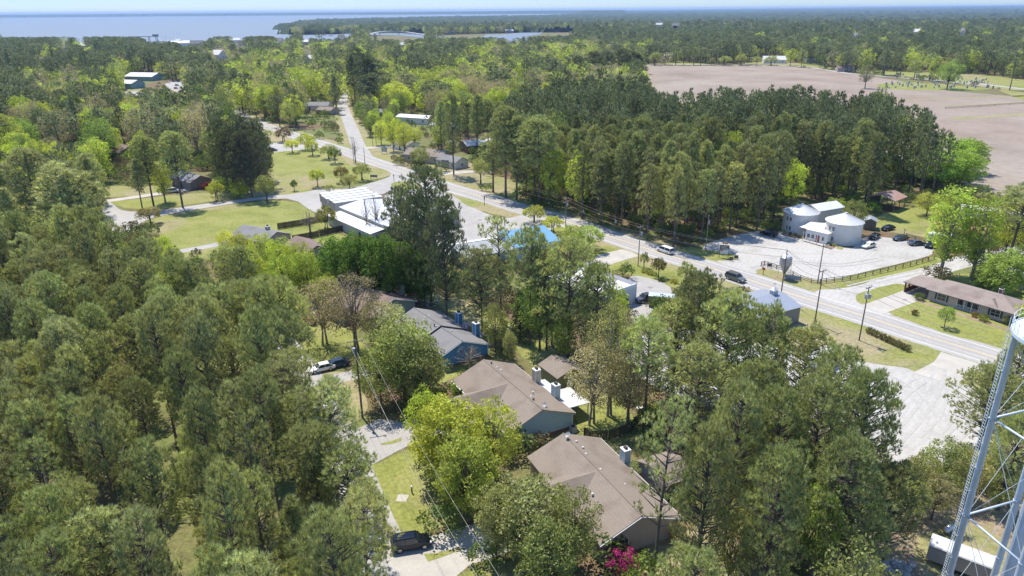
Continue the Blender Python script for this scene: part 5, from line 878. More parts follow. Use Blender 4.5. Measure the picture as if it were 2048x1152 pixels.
# --- simple gabled houses farther off
def cottage(px, py, yaw, L, W, ze, zr, roofm, wallm, label, name='house', nwin=3, chim=False, cat='house'):
    e = empty(name, at(px, py), R_(yaw), label, cat); rf, wl = MB(), MB(); s = (zr-ze)/(W/2); gable(rf, wl, -L/2, L/2, W/2, W/2, zr, s, t=.14); ro = rf.build('roof', roofm, e); wl.build('wall', wallm, e)
    for i in range(nwin):
        x = -L/2+L*(i+.5)/nwin
        if nwin > 1 and i == nwin//2: door_at(e, (x, -W/2+.33, 0), (0, -1), dark)
        else: window_at(e, (x, -W/2+.33, ze*.55), (0, -1), 1.1, min(1.2, ze*.45))
    window_at(e, (L/2-.33, 0, ze*.55), (1, 0), 1.0, 1.1)
    if chim: chimney(e, L*.2, .4, 1, .8, zr-.8, 1.6, brick)
    return e
cottage(385, 371, -40, 15, 9, 2.8, 4.8, shGrey, mat('lilac_brick', (.27, .22, .22), .9, var=.15, stripes=(2, .2, .9)), 'grey roofed house with brick gable behind the two tall roadside pines', chim=False)
cottage(236, 312, -28, 20, 11, 3, 5.6, shBrn, clOlive, 'house with large brown roof among the trees at left'); cottage(524, 488, -32, 14, 10, 2.7, 4.6, shGrey, clTan, 'pale roofed house with a square chimney at the lawn edge', chim=True); cottage(616, 512, -48, 12, 8, 2.6, 4.3, shBrn, clTan, 'house with pinkish brown roof below the dark fence')
cottage(857, 322, -25, 19, 11, 3.2, 5.2, shTan, clTan, 'tan hall behind the olive tree by the highway'); cottage(905, 333, -42, 12, 8, 2.8, 4.6, shGrey, mat('cottage_white', (.56, .60, .60), .7, stripes=(2, .25, .9)), 'small white cottage with grey roof beside the highway'); cottage(812, 298, -42, 12, 8, 2.8, 4.2, shTan, white, 'white walled shop behind the street trees')
cottage(975, 300, 24, 24, 10, 3.5, 5.2, whiteMet, brickD, 'long building with shining white metal roof behind the pines'); cottage(832, 246, -25, 22, 9, 3.5, 4.8, whiteMet, white, 'white roofed yard building above the street trees'); cottage(896, 262, -25, 18, 9, 3.2, 4.6, whiteMet, clTan, 'white roofed building in the pines'); cottage(757, 232, -20, 12, 8, 2.8, 4.4, shGrey, clTan, 'grey roofed house right of the side road')
cottage(625, 219, -8, 26, 10, 3, 5, shGrey, white, 'long pale house left of the side road'); cottage(656, 228, -25, 12, 9, 2.8, 4.5, shTan, clTan, 'pinkish roofed garage left of the side road'); cottage(660, 180, -15, 16, 10, 3, 5.2, shGrey, clTan, 'slate roofed house near the head of the side road')
cottage(257, 176, -20, 24, 15, 4.5, 7, whiteRf, teal, 'teal walled warehouse at far left'); cottage(292, 160, -15, 32, 20, 4, 7, whiteRf, teal, 'white roofed warehouse behind the teal one'); cottage(437, 118, -30, 22, 16, 6, 12, whiteRf, white, 'white hall with steep white roof in the far woods')
cottage(1045, 188, -20, 18, 12, 4, 8, shBrn, clTan, 'house with peaked brown roof in the bright green trees'); cottage(1102, 188, -20, 22, 12, 4, 7.5, shBrn, clTan, 'second brown roofed house in the bright green trees'); cottage(980, 200, -15, 20, 10, 3, 5, whiteRf, white, 'white building between the green trees')
cottage(1547, 126, -8, 26, 14, 4, 8, whiteRf, white, 'white roofed house behind the field road'); cottage(1338, 120, -5, 14, 10, 6, 9, whiteRf, white, 'white house at the far left corner of the field'); cottage(1625, 124, -8, 18, 12, 4, 7, shGrey, white, 'small white house right of the field road trees'); cottage(1688, 143, -8, 16, 10, 3.5, 6, shBrn, clTan, 'brown house by the lane at the field edge')
for i_, (px, py, L_) in enumerate([(1712, 82, 40), (1832, 72, 46), (1925, 70, 42), (1895, 68, 22), (1668, 45, 60), (1318, 55, 26), (1352, 56, 26), (1942, 70, 20), (1300, 60, 24)]): cottage(px, py, rnd.uniform(-20, 20), L_, L_*.55, 9, 15, [shGrey, whiteRf][i_ % 2], white, 'pale house showing above the far right woods, %s' % ['nearest the field trees', 'with the brightest roof', 'with the tall front', 'small one beside the tall front', 'long one on the horizon', 'left of a pair', 'right of a pair', 'at the right end', 'leftmost and smallest, above the field corner'][i_], nwin=2)
for i_, (px, py, L_) in enumerate([(868, 68, 40), (900, 69, 36), (963, 66, 34), (980, 66, 30), (1018, 66, 30), (1042, 64, 38), (1078, 63, 32), (1110, 64, 50), (858, 56, 60), (600, 62, 50), (610, 90, 26), (560, 88, 24), (365, 92, 50), (395, 94, 30), (470, 86, 26), (487, 95, 22), (165, 98, 40), (130, 103, 36), (690, 122, 16), (620, 118, 30), (612, 127, 24), (760, 112, 22), (805, 97, 20), (683, 80, 20)]):
    cottage(px, py, rnd.uniform(-30, 30), L_*.8, L_*.42, 6, 10+2*(i_ % 2), [whiteRf, shGrey, whiteRf, shTan][i_ % 4], [white, clTan, white][i_ % 3], 'distant pale waterfront building far beyond the woods', 'waterfront_building', nwin=2, cat='building').__setitem__('group', 'distant waterfront buildings')
cottage(1888, 131, -10, 13, 9, 3, 4.8, rust2, clTan, 'small building with rusty roof beyond the cemetery')
# bridge over the creek
def bridge():
    P = [at(x, y) for x, y in ((716, 75.5), (735, 73), (760, 70.5), (785, 69.5), (812, 69), (850, 70))]; hs = [1, 5, 9, 9.5, 7, 1]; e = empty('highway_bridge', P[2], 0, 'high arched highway bridge crossing the creek mouth', 'bridge'); d = MB(); pr_ = MB(); S_ = spline([(p.x, p.y, h) for p, h in zip(P, hs)], 20)
    for a, b in zip(S_, S_[1:]):
        n = Vector((-(b-a).y, (b-a).x, 0)).normalized()*5; q = [a-n-e.location, b-n-e.location, b+n-e.location, a+n-e.location]; d.slab(q, 1.4)
    d.build('deck', conc, e)
    for a in S_[2:-2:3]: q = a-e.location; pr_.tube((q.x, q.y, 0), (q.x, q.y, a.z-1.4), 1.2, n=6)
    pr_.build('pier', conc, e)
bridge()
# ---------------------------------------------------------------- vehicles
paint = lambda n, c, m=.3: mat('car_paint_'+n, c, .17, m, var=.04, spec=.7)
tyre = mat('tyre_rubber', (.02, .02, .02), .85, var=.2); rimM = mat('wheel_rim', (.45, .45, .47), .35, .8, var=.05); lampM = mat('headlight_glass', (.75, .76, .78), .15, var=.03); tailM = mat('tail_light', (.35, .02, .02), .25, var=.1); carGlass = mat('car_glass', (.02, .03, .038), .08, var=.1, spec=.9)
SH = {  # length, width, hood z, belt z, roof z, stations of the greenhouse (rear base, rear top, front top, front base), wheelbase offsets, wheel r
 'suv': (4.85, 1.92, 1.02, 1.08, 1.74, (-2.35, -2.1, .55, 1.15), (-1.42, 1.5), .38), 'van': (5.1, 1.96, .98, 1.05, 1.74, (-2.5, -2.25, .95, 1.75), (-1.5, 1.55), .35),
 'sedan': (4.75, 1.82, .88, .93, 1.42, (-1.95, -1.25, .35, 1.15), (-1.35, 1.4), .33), 'truck': (5.7, 1.98, 1.08, 1.12, 1.82, (-.75, -.6, .75, 1.35), (-1.75, 1.75), .40)}
def car(kind, pc, pf, m, label, group=None, scale=1.0, wc=None, z=0.0):
    """pc: photo px of the ground under the middle; pf: px toward which the nose points"""
    L, W, zh, zb, zr, gh, wh, wr = SH[kind]; p = at(*pc); q = at(*pf); a = math.atan2(q.y-p.y, q.x-p.x)
    e = empty({'suv': 'parked_suv', 'van': 'minivan', 'sedan': 'parked_car', 'truck': 'pickup_truck'}[kind], (p.x, p.y, z+.04), a, label, {'suv': 'suv', 'van': 'van', 'sedan': 'car', 'truck': 'pickup truck'}[kind], group); e.scale = (scale,)*3
    h = L/2; w = W/2; st = [(-h, .45, zb-.22, w*.82), (-h+.12, .32, zb-.06, w*.95), (-h+.6, .26, zb, w), (-.2, .25, zb, w), (gh[3]-.2, .25, zb, w), (gh[3]+.1, .26, zh, w*.99), (h-.45, .28, zh-.10, w*.95), (h-.1, .34, zh-.24, w*.86), (h, .42, zh-.42, w*.74)]
    b = MB(); n = 8
    for x, z0, z1, hw in st:
        zm = (z0+z1)/2+.05; b.v += [(x, -hw*.9, z0), (x, -hw, z0+.12), (x, -hw, zm), (x, -hw*.93, z1-.04), (x, -hw*.8, z1), (x, hw*.8, z1), (x, hw*.93, z1-.04), (x, hw, zm), (x, hw, z0+.12), (x, hw*.9, z0)]
    n = 10
    for i in range(len(st)-1):
        for j in range(n): b.f.append((i*n+j, i*n+(j+1) % n, (i+1)*n+(j+1) % n, (i+1)*n+j))
    b.f += [tuple(range(n-1, -1, -1)), tuple(range((len(st)-1)*n, len(st)*n))]
    if kind == 'truck':
        body = b.build('body', m, e); t = MB(); t.box(-h+.12, gh[0]-.15, -w+.14, w-.14, zb+.004, zb+.012); t.build('truck_bed', dark, body); t = MB(); t.box(-h+.05, gh[0]-.1, -w+.02, -w+.14, zb, zb+.06); t.box(-h+.05, gh[0]-.1, w-.14, w-.02, zb, zb+.06); t.build('bed_rail', m, body)
    else: body = b.build('body', m, e)
    r0, r1, f1, f0 = gh; wi, wt = w*.93, w*.74
    g_ = MB(); g_.v += [(r0, -wi, zb-.03), (r1, -wt, zr-.05), (f1, -wt, zr-.05), (f0, -wi, zh-.04), (r0, wi, zb-.03), (r1, wt, zr-.05), (f1, wt, zr-.05), (f0, wi, zh-.04)]
    g_.f += [(0, 1, 2, 3), (7, 6, 5, 4), (4, 5, 1, 0), (3, 2, 6, 7)]; g_.build('window', carGlass, e)
    t = MB(); t.v += [(r1-.05, -wt*.98, zr-.05), (f1+.08, -wt*.98, zr-.05), (f1+.08, wt*.98, zr-.05), (r1-.05, wt*.98, zr-.05), (r1+.1, -wt*.86, zr+.02), (f1-.1, -wt*.86, zr+.02), (f1-.1, wt*.86, zr+.02), (r1+.1, wt*.86, zr+.02)]
    t.f += [(4, 5, 6, 7), (0, 1, 5, 4), (1, 2, 6, 5), (2, 3, 7, 6), (3, 0, 4, 7)]
    for s in (-1, 1):                      # pillars
        for xa, xb, za in ((r0, r1, zb), ((r0+f0)/2-.1, (r1+f1)/2, zb), (f0, f1, zh)): t.tube((xa, s*wi*.99, za-.03), (xb, s*wt*.99, zr-.05), .05, n=4)
    t.build('roof', m, e)
    for x in wh:
        for s in (-1, 1):
            k = MB(); k.tube((x, s*(w-.2), wr), (x, s*(w+.02), wr), wr, n=16); wo = k.build('wheel', tyre, e); k = MB(); k.tube((x, s*(w+.0), wr), (x, s*(w+.03), wr), wr*.62, n=12); k.build('rim', rimM, wo)
    for s in (-1, 1):
        k = MB(); k.box(h-.32, h-.06, s*w*.66-.16, s*w*.66+.16, zh-.36, zh-.2); k.build('headlight', lampM, e); k = MB(); k.box(-h-.015, -h+.2, s*w*.76-.13, s*w*.76+.13, zb-.38, zb-.12); k.build('tail_light', tailM, e)
        k = MB(); k.box(f0-.35, f0-.15, s*(w+.09)-.08, s*(w+.09)+.08, zb-.02, zb+.14); k.build('side_mirror', m, e)
    if kind == 'suv':
        k = MB(); 
        for s in (-1, 1): k.tube((r1+.2, s*wt*.8, zr+.07), (f1-.2, s*wt*.8, zr+.07), .025, n=4)
        k.build('roof_rail', dark, e)
    return e
WH, BK, SV, GR = paint('white', (.78, .78, .77), 0), paint('black', (.010, .013, .022), .4), paint('silver', (.36, .365, .36), .4), paint('grey', (.10, .105, .115), .4)
car('suv', (823, 1093), (866, 1086), BK, 'black suv parked across the driveway by the street, nearest vehicle'); car('suv', (1471, 561), (1500, 571), paint('champagne', (.17, .175, .165), .3), 'dark silver suv driving along the highway', scale=1.06)
car('van', (1330, 505), (1310, 498), WH, 'white minivan driving along the highway'); car('sedan', (644, 741), (622, 746), WH, 'white sedan with open sunroof parked on the grass', scale=1.0); car('sedan', (672, 733), (650, 738), paint('blue', (.06, .10, .17)), 'dark blue car partly hidden behind the white sedan'); car('truck', (1293, 602), (1274, 606), GR, 'charcoal pickup truck beside the white flat roofed building')
car('suv', (1537, 471), (1524, 468), BK, 'black suv in the tree shade left of the silos'); car('sedan', (1736, 495), (1722, 499), WH, 'white car next to the right silo'); car('sedan', (1800, 480), (1785, 482), paint('gunmetal', (.07, .08, .085)), 'dark grey car in the row at the lot edge'); car('sedan', (1833, 490), (1848, 489), paint('slate', (.13, .15, .19)), 'slate blue car right of the dark grey one')
car('truck', (1862, 493), (1852, 499), paint('green', (.02, .035, .03)), 'dark green truck in front of the white box trailer'); car('sedan', (1775, 460), (1765, 462), BK, 'black car on the grass behind the row of cars'); car('sedan', (1748, 477), (1742, 480), BK, 'black car tucked behind the right silo')
for px, py, c, t in ((338, 166, WH, 'white'), (348, 164, GR, 'grey'), (357, 164, BK, 'dark'), (354, 172, paint('teal', (.05, .2, .25)), 'teal'), (352, 178, paint('red', (.35, .06, .04)), 'red'), (251, 181, paint('green', (.02, .035, .03)), 'dark green')): car('sedan', (px, py), (px+8, py+1), c, t+' car in the far lot by the warehouses', scale=1.05)
car('sedan', (545, 302), (553, 302), paint('maroon', (.10, .03, .03)), 'dark car in the small lot beside the round tree lawn'); car('van', (345, 385), (357, 384), WH, 'pale van parked before the grey roofed house')
# red tractor on the drive
p = at(622, 648); e = empty('red_tractor', p, 2.9, 'red garden tractor with loader parked beside the budding trees', 'tractor'); b = MB(); b.box(-.4, 1.7, -.38, .38, .75, 1.35); b.box(-1.3, -.3, -.6, .6, .7, 1.1); b.build('body', redM, e); b = MB(); b.box(-1.2, -.3, -.3, .3, 1.11, 1.55); b.build('seat', dark, e)
for x, y, r in ((-.9, .75, .62), (-.9, -.75, .62), (1.2, .6, .4), (1.2, -.6, .4)): k = MB(); k.tube((x, y-.14, r), (x, y+.14, r), r, n=14); k.build('wheel', tyre, e)
b = MB(); b.box(2.2, 2.9, -.9, .9, .15, .75); b.tube((-.2, .55, 1.1), (2.3, .55, .6), .07); b.tube((-.2, -.55, 1.1), (2.3, -.55, .6), .07); b.build('loader', redM, e)
b = MB(); b.tube((-1.2, .5, 1.1), (-1.2, .5, 2.2), .04); b.tube((-1.2, -.5, 1.1), (-1.2, -.5, 2.2), .04); b.tube((-1.2, -.5, 2.2), (-1.2, .5, 2.2), .04); b.build('roll_bar', dark, e)
def motorcycle(px, py, a, label):
    e = empty('motorcycle', at(px, py, 0), a, label, 'motorcycle'); 
    for x in (-.7, .72):
        k = MB(); k.tube((x, -.07, .32), (x, .07, .32), .32, n=14); w_ = k.build('wheel', tyre, e); k = MB(); k.tube((x, -.08, .32), (x, .08, .32), .2, n=10); k.build('rim', rimM, w_)
    b = MB(); b.blob((.15, 0, .85), .3, .6); b.blob((-.55, 0, .7), .26, .6); b.build('tank', WH, e, smooth=True); b = MB(); b.box(-.75, -.05, -.16, .16, .72, .84); b.build('seat', dark, e); b = MB(); b.box(-.3, .35, -.18, .18, .3, .68); b.build('engine', steel, e)
    b = MB(); b.tube((.72, 0, .32), (.45, 0, 1.05), .05); b.tube((.42, -.4, 1.1), (.42, .4, 1.1), .025); b.build('handlebar', steel, e); b = MB(); b.poly([(.5, -.25, .95), (.5, .25, .95), (.35, .22, 1.4), (.35, -.22, 1.4)]); b.build('windscreen', lampM, e)
    for s in (-1, 1): b = MB(); b.box(-.95, -.45, s*.3-.1, s*.3+.1, .45, .8); b.build('pannier', WH, e)
motorcycle(984, 1098, .5, 'silver motorcycle on the driveway under the grey green tree, left one'); motorcycle(1015, 1075, .3, 'silver motorcycle under the grey green tree, right one')
# trailers
def semi(px0, py0, px1, py1, label, group=None):
    a, b = at(px0, py0, 4.0), at(px1, py1, 4.0); d = b-a; d.z = 0; d.normalize(); e = empty('semi_trailer', (a.x, a.y, 0), math.atan2(d.y, d.x), label, 'trailer', group); b = MB(); b.box(0, 16, -1.3, 1.3, 1.15, 3.98); b.build('box', mat('trailer_side', (.56, .57, .57), .5, var=.08, stripes=(0, .6, .9), dirt=.15), e); MB().box(-.02, 16.02, -1.32, 1.32, 3.982, 4.06).build('roof', whiteRf, e)
    b = MB(); b.box(-.05, -.01, -1.22, -.02, 1.2, 3.95); b.box(-.05, -.01, .02, 1.22, 1.2, 3.95); b.build('rear_door', mat('trailer_door', (.42, .41, .39), .6, var=.1, c2=(.25, .17, .13), scale=2.5), e)
    for x in (1.3, 2.6):
        for s in (-1, 1): k = MB(); k.tube((x, s*.8, .5), (x, s*1.25, .5), .5, n=12); k.build('wheel', tyre, e)
    b = MB(); b.box(12, 12.2, -.9, -.7, 0, 1.15); b.box(12, 12.2, .7, .9, 0, 1.15); b.box(0, .1, -1.1, 1.1, .5, .65); b.build('landing_leg', dark, e)
u = at(738, 374, 4)-at(641, 387, 4); u.z = 0; u.normalize(); nn = Vector((u.y, -u.x, 0)); a0 = at(641, 388, 4)
for i in range(5): q = a0+nn*(i*3.3)+u*(-.5 if i in (1, 2) else 0); pa = proj(q); pb = proj(q+u*16); semi(pa[0], pa[1], pb[0], pb[1], 'white semi trailer in the row beside the metal shop', 'white semi trailers in a row')
def box_trailer(c, yaw, L, W, H, m, roofm, label, name='cargo_trailer', logo=False, rounded=False, cat='trailer'):
    e = empty(name, c, yaw, label, cat); b = MB(); b.box(-L/2, L/2, -W/2, W/2, .55, H); b.build('box', m, e); b = MB()
    if rounded:
        n = 8; pr = [(W/2+.04)*math.cos(math.pi*i/n) for i in range(n+1)]; zz = [H+.002+.34*math.sin(math.pi*i/n) for i in range(n+1)]
        for i in range(n): b.poly([(-L/2-.05, pr[i], zz[i]), (L/2+.05, pr[i], zz[i]), (L/2+.05, pr[i+1], zz[i+1]), (-L/2-.05, pr[i+1], zz[i+1])])
        for x in (-L/2-.05, L/2+.05): b.poly([(x, pr[i], zz[i]) for i in range(n+1)])
    else: b.box(-L/2-.03, L/2+.03, -W/2-.03, W/2+.03, H+.002, H+.08)
    b.build('roof', roofm, e)
    for x in (-.4, .45):
        for s in (-1, 1): k = MB(); k.tube((x, s*(W/2-.28), .36), (x, s*(W/2-.02), .36), .36, n=12); k.build('wheel', tyre, e)
    b = MB(); b.tube((L/2, .5, .5), (L/2+1.1, 0, .5), .05); b.tube((L/2, -.5, .5), (L/2+1.1, 0, .5), .05); b.build('hitch', dark, e)
    b = MB(); b.box(-L/2-.03, -L/2-.005, -W/2+.12, W/2-.12, .6, H-.1); b.build('rear_door', m, e); b = MB(); b.box(-L/2+.8, -L/2+1.5, -W/2-.03, -W/2-.005, .65, min(H-.15, 2.5)); b.build('side_door', m, e)
    if logo:
        for s in (-1,):
            k = MB(); r = .62
            for rr, mm, off in ((r, mat('logo_grey', (.16, .17, .18), .5), .012), (r*.72, white, .018), (r*.5, mat('logo_grey', (.16, .17, .18), .5), .024)):
                k = MB(); k.v = [(-L/2+.95+rr*math.cos(t*math.pi/10), -W/2-off, 1.95+rr*math.sin(t*math.pi/10)) for t in range(20)]; k.f = [tuple(range(20))]; k.build('round_emblem', mm, e)
    return e
p = at(1878, 492); box_trailer(p+Vector((.6, 1.5, 0)), R_(-28), 5.6, 2.4, 2.9, WH, whiteRf, 'white box trailer with a round dark emblem at the lot corner', logo=True)
p = at(1919, 1120); pe = box_trailer(Vector((51.0, 63.9, 0)), R_(-38), 6.6, 2.4, 2.45, mat('faded_grey_side', (.33, .32, .30), .7, var=.15, c2=(.22, .2, .18), scale=2), whiteRf, 'long grey container trailer with arched white roof under the water tower', 'storage_trailer', rounded=True)
p = at(1322, 612); box_trailer(p, R_(165), 5.5, 2.3, 2.5, mat('brown_box', (.20, .13, .10), .7, var=.15), mat('pale_trailer_roof', (.60, .68, .74), .35, .2), 'enclosed trailer with pale blue roof beside the charcoal pickup')
p = at(1640, 735); box_trailer(p, R_(40), 7, 2.4, 2.9, WH, whiteRf, 'white camper trailer half hidden by the pines at the gravel yard', 'camper_trailer')
p = at(1530, 755); box_trailer(p, R_(20), 6, 2.4, 2.7, WH, whiteRf, 'second white trailer deeper behind the pines', 'camper_trailer'); p = at(930, 516); box_trailer(p, R_(10), 6, 2.3, 2.6, WH, whiteRf, 'white box truck body beside the flat grey roof', 'cargo_trailer')
# ---------------------------------------------------------------- poles and wires
poleW = mat('pole_wood', (.16, .125, .095), .9, var=.3, scale=4); poleG = mat('pole_grey', (.30, .28, .25), .9, var=.15, scale=4); insul = mat('insulator', (.42, .44, .46), .3); cable = mat('cable', (.30, .28, .27), .5, var=.05); cableR = mat('rusty_cable', (.30, .19, .15), .6)
TOPS = {}
def pole(key, xb, yb, yt, label, arm=1.8, ang=0.0, arms=1, transf=0, m=poleG, lamp=False, r=.14):
    b = at(xb, yb); h = height_to(b, yt); e = empty('utility_pole', b, ang, label, 'utility pole'); MB().tube((0, 0, 0), (0, 0, h), r, r*.65, 8).build('pole', m, e)
    for k in range(arms):
        z = h-.25-k*.95; q = MB(); q.box(-.06, .06, -arm/2, arm/2, z-.06, z+.06); ao = q.build('crossarm', m, e); q = MB()
        for y in (-arm/2+.08, 0 if k == 0 else arm/4, arm/2-.08): q.tube((0, y, z+.06), (0, y, z+.3), .05, .07, 6)
        q.build('insulator', insul, ao)
    if transf:
        for s in range(transf): q = MB(); a = s*2.1+.6; q.tube((.42*math.cos(a), .42*math.sin(a), h-2.4), (.42*math.cos(a), .42*math.sin(a), h-1.5), .26, n=10); q.build('transformer', insul, e)
    if lamp: q = MB(); q.tube((0, 0, h-.4), (1.0, 0, h-.1), .04); q.blob((1.1, 0, h-.12), .22, .5); q.build('lamp_head', insul, e)
    c, s = math.cos(ang), math.sin(ang); TOPS[key] = [b+Vector((-y*s, y*c, h+dz)) for y, dz in ((-arm/2+.08, .02), (arm/2-.08, .02), (0, -1.6))]; return e
rd = R_(-58)
pole('p1', 1131, 459, 396, 'utility pole with two crossarms beside the yellow bush trees', ang=rd, arms=2, transf=1); pole('p2', 1276, 532, 452, 'utility pole at the concrete entrance with the small dark tree', ang=rd, transf=1); pole('p3', 1629, 648, 540, 'utility pole behind the pines right of the cupola shed', ang=rd, m=poleW); pole('p4', 1718, 681, 573, 'utility pole with transformers on the roadside grass', ang=rd, transf=3, m=poleW)
pole('p25', 1560, 603, 500, 'utility pole rising behind the cupola shed', ang=rd, m=poleW, arm=.3); pole('lot', 1635, 567, 489, 'tall lamp pole inside the lot fence', arm=.4, m=poleW, lamp=True); pole('lot2', 1411, 500, 430, 'pale pole with transformer at the gravel lot corner', arm=.5, transf=1, ang=.3)
pole('n1', 725, 835, 680, 'nearest utility pole rising out of the trees with a wide crossarm', arm=2.4, ang=R_(105), transf=1, m=poleW, r=.17); pole('f1', 708, 327, 275, 'utility pole at the road junction beside the leafless tree', ang=R_(80)); pole('f2', 730, 328, 295, 'short bare pole beside the junction', arm=.3, m=poleW); pole('f3', 514, 252, 230, 'utility pole at the far bend of the highway', ang=rd); pole('f4', 613, 284, 262, 'far pole between the lawn trees and the highway', ang=rd); pole('f5', 746, 294, 254, 'slim pole behind the green sign board', arm=.5, ang=rd); pole('f6', 753, 294, 248, 'taller slim pole behind the green sign board', arm=.4, ang=rd); pole('e1', 923, 490, 408, 'thin mast at the edge of the shop parking lot', arm=.3, m=poleG, r=.07)
pole('e2', 1806, 480, 458, 'short post with a bracket arm behind the parked cars', arm=1.0, m=poleW, r=.1)
def wire(a, b, sag, label, m=cable, r=.03, group='overhead wires', n=14):
    q = MB(); o = (a+b)/2; P = [a.lerp(b, t/n)-Vector((0, 0, 4*sag*(t/n)*(1-t/n)))-o for t in range(n+1)]
    for u_, v in zip(P, P[1:]): q.tube(u_, v, r, n=4, cap=False)
    w_ = q.build('overhead_wire', m, loc=o); tag(w_, label, 'wire', group)
west = [v+Vector((-44, 62, 0)) for v in TOPS['p1']]; east = [TOPS['p4'][i]+(TOPS['p4'][i]-TOPS['p3'][i])*2.2 for i in range(3)]
for nm, A_, B_, m_, lab in (('a', west, TOPS['p1'], cableR, 'overhead wire along the highway wood'), ('b', TOPS['p1'], TOPS['p2'], cableR, 'reddish overhead wire between the two poles left of the minivan'), ('c', TOPS['p2'], TOPS['p25'], cable, 'overhead wire crossing above the minivan and the lot'), ('c2', TOPS['p25'], TOPS['p3'], cable, 'overhead wire behind the cupola shed'), ('d', TOPS['p3'], TOPS['p4'], cable, 'overhead wire between the two roadside grass poles'), ('e', TOPS['p4'], east, cable, 'overhead wire in front of the brick house')):
    for i in range(3): wire(A_[i], B_[i], .6 if i < 2 else .9, lab, m_, r=.032)
wire(TOPS['lot2'][2]+Vector((0, 0, .8)), at(1350, 380, 14), .8, 'service wire running into the highway wood from the pale pole', cableR, .025); wire(TOPS['lot2'][2]+Vector((0, 0, .4)), at(1600, 432, 6), .7, 'service wire from the pale pole toward the left silo', cableR, .025)
N1 = TOPS['n1']; e0, e1, e2 = at(985, 1120, 10.5), at(1240, 1400, 10.5), at(940, 1120, 9)
wire(N1[0], at(1047, 1230, 10), 1.2, 'pale overhead wire running down past the yellow tree, right one', mat('pale_cable', (.42, .40, .35), .5), .015); wire(N1[1], at(1000, 1230, 10), 1.2, 'pale overhead wire running down past the yellow tree, left one', mat('pale_cable', (.42, .40, .35), .5), .015); wire(N1[2], at(972, 1230, 7.5), 1.2, 'lower overhead wire beneath the pair', mat('pale_cable', (.42, .40, .35), .5), .015)
wire(N1[2], at(560, 600, 9), .8, 'service wire from the nearest pole over the near wood', cable, .02); wire(TOPS['f1'][0], TOPS['f3'][0], .8, 'far overhead wire along the round tree lawn', cable, .03); wire(TOPS['f1'][1], west[0], .8, 'far overhead wire toward the highway wood', cable, .03)
# ---------------------------------------------------------------- fences
def rail_fence(pts, label, h=1.25, step=2.6, m=woodD, rails=(.35, .75, 1.12), boards=False, mb=None):
    P = [at(x, y) for x, y in pts]; o = P[0]; e = empty('rail_fence' if not boards else 'board_fence', o, 0, label, 'fence'); rl = MB()
    for a, b in zip(P, P[1:]):
        L = (b-a).length; n = max(1, round(L/step)); d = (b-a)/L; ang = math.atan2(d.y, d.x)
        for i in range(n+(b is P[-1])): p = a+d*(L*i/n)-o; q = MB(); q.box(-.07, .07, -.07, .07, 0, h, ang, p); q.build('post', m, e)
        for z in rails: rl.box(0, L, .072, .11, z-.06, z+.06, ang, a-o)
        if boards:
            nb = int(L/.24)
            for i in range(nb): rl.box(i*.24+.02, i*.24+(.2 if boards == 1 else .235), .112, .135, .08, h+.1+rnd.uniform(-.02, .03), ang, a-o)
    rl.build('rail' if not boards else 'board_panel', mb or m, e); return e
lotW = mat('lot_fence_wood', (.16, .125, .09), .9, var=.25)
rail_fence([(1522, 533), (1528, 531), (1535, 533), (1571, 545), (1600, 560), (1622, 567), (1640, 568), (1652, 566), (1700, 560), (1760, 547), (1820, 533), (1868, 519)], 'long brown rail fence around the gravel lot', m=lotW); rail_fence([(1812, 475), (1830, 480), (1848, 487)], 'short rail fence behind the parked cars', m=lotW); rail_fence([(1225, 551), (1244, 546), (1263, 541)], 'dark rail fence beside the white parapet building')
rail_fence([(1168, 875), (1180, 884), (1218, 882), (1262, 866), (1275, 850)], 'dark picket fence behind the nearest duplex', h=1.7, m=woodD, boards=1, rails=(.4, 1.4)); rail_fence([(1335, 1075), (1352, 1100), (1378, 1130), (1410, 1165), (1450, 1210)], 'orange cedar privacy fence at the bottom edge', h=1.75, m=woodO, boards=2, rails=(.4, 1.4))
rail_fence([(556, 459), (600, 452), (640, 444), (672, 440)], 'dark board fence nearer the white shop', h=1.8, boards=2, rails=(.4, 1.4)); rail_fence([(586, 484), (640, 474), (690, 462)], 'dark board fence with the bare tree behind it', h=1.8, boards=2, rails=(.4, 1.4)); rail_fence([(846, 602), (856, 617), (876, 612), (880, 602), (860, 590)], 'chain link fence behind the blue duplex', h=1.2, m=steel, rails=(.1, 1.15))
rail_fence([(1890, 218), (1960, 214), (2048, 208)], 'low fence at the far field corner', h=1.0, step=12)
# ---------------------------------------------------------------- feed bin, signs, mailboxes
p = at(1567, 557); e = empty('feed_bin', p, .3, 'galvanised feed bin on legs beside the lot fence', 'feed bin'); b = MB(); b.lathe([(.001, 6.15), (.3, 6.05), (1.25, 5.45), (1.3, 5.4), (1.3, 3.6), (.35, 1.5), (.28, 1.2), (.001, 1.2)], 20); b.build('hopper', mat('bin_metal', (.36, .37, .40), .4, .55, var=.08, stripes=(2, .45, .8)), e)
b = MB(); b.lathe([(1.32, 5.42), (1.34, 5.36), (.3, 6.1), (.24, 6.3), (.001, 6.34)], 20); b.build('lid', galvRf, e)
for i in range(4): a = math.pi/4+i*math.pi/2; q = MB(); q.tube((1.33*math.cos(a), 1.33*math.sin(a), 5.2), (1.38*math.cos(a), 1.38*math.sin(a), 0), .05, n=5); q.build('leg', steel, e)
q = MB(); q.tube((1.3, 0, 4.7), (-1.2, .6, 4.2), .03); q.tube((1.36*.7, -1.36*.7, 1.6), (1.36*.7, 1.36*.7, 1.6), .03); q.tube((-1.36*.7, -1.36*.7, 1.6), (-1.36*.7, 1.36*.7, 1.6), .03); q.build('brace', steel, e)
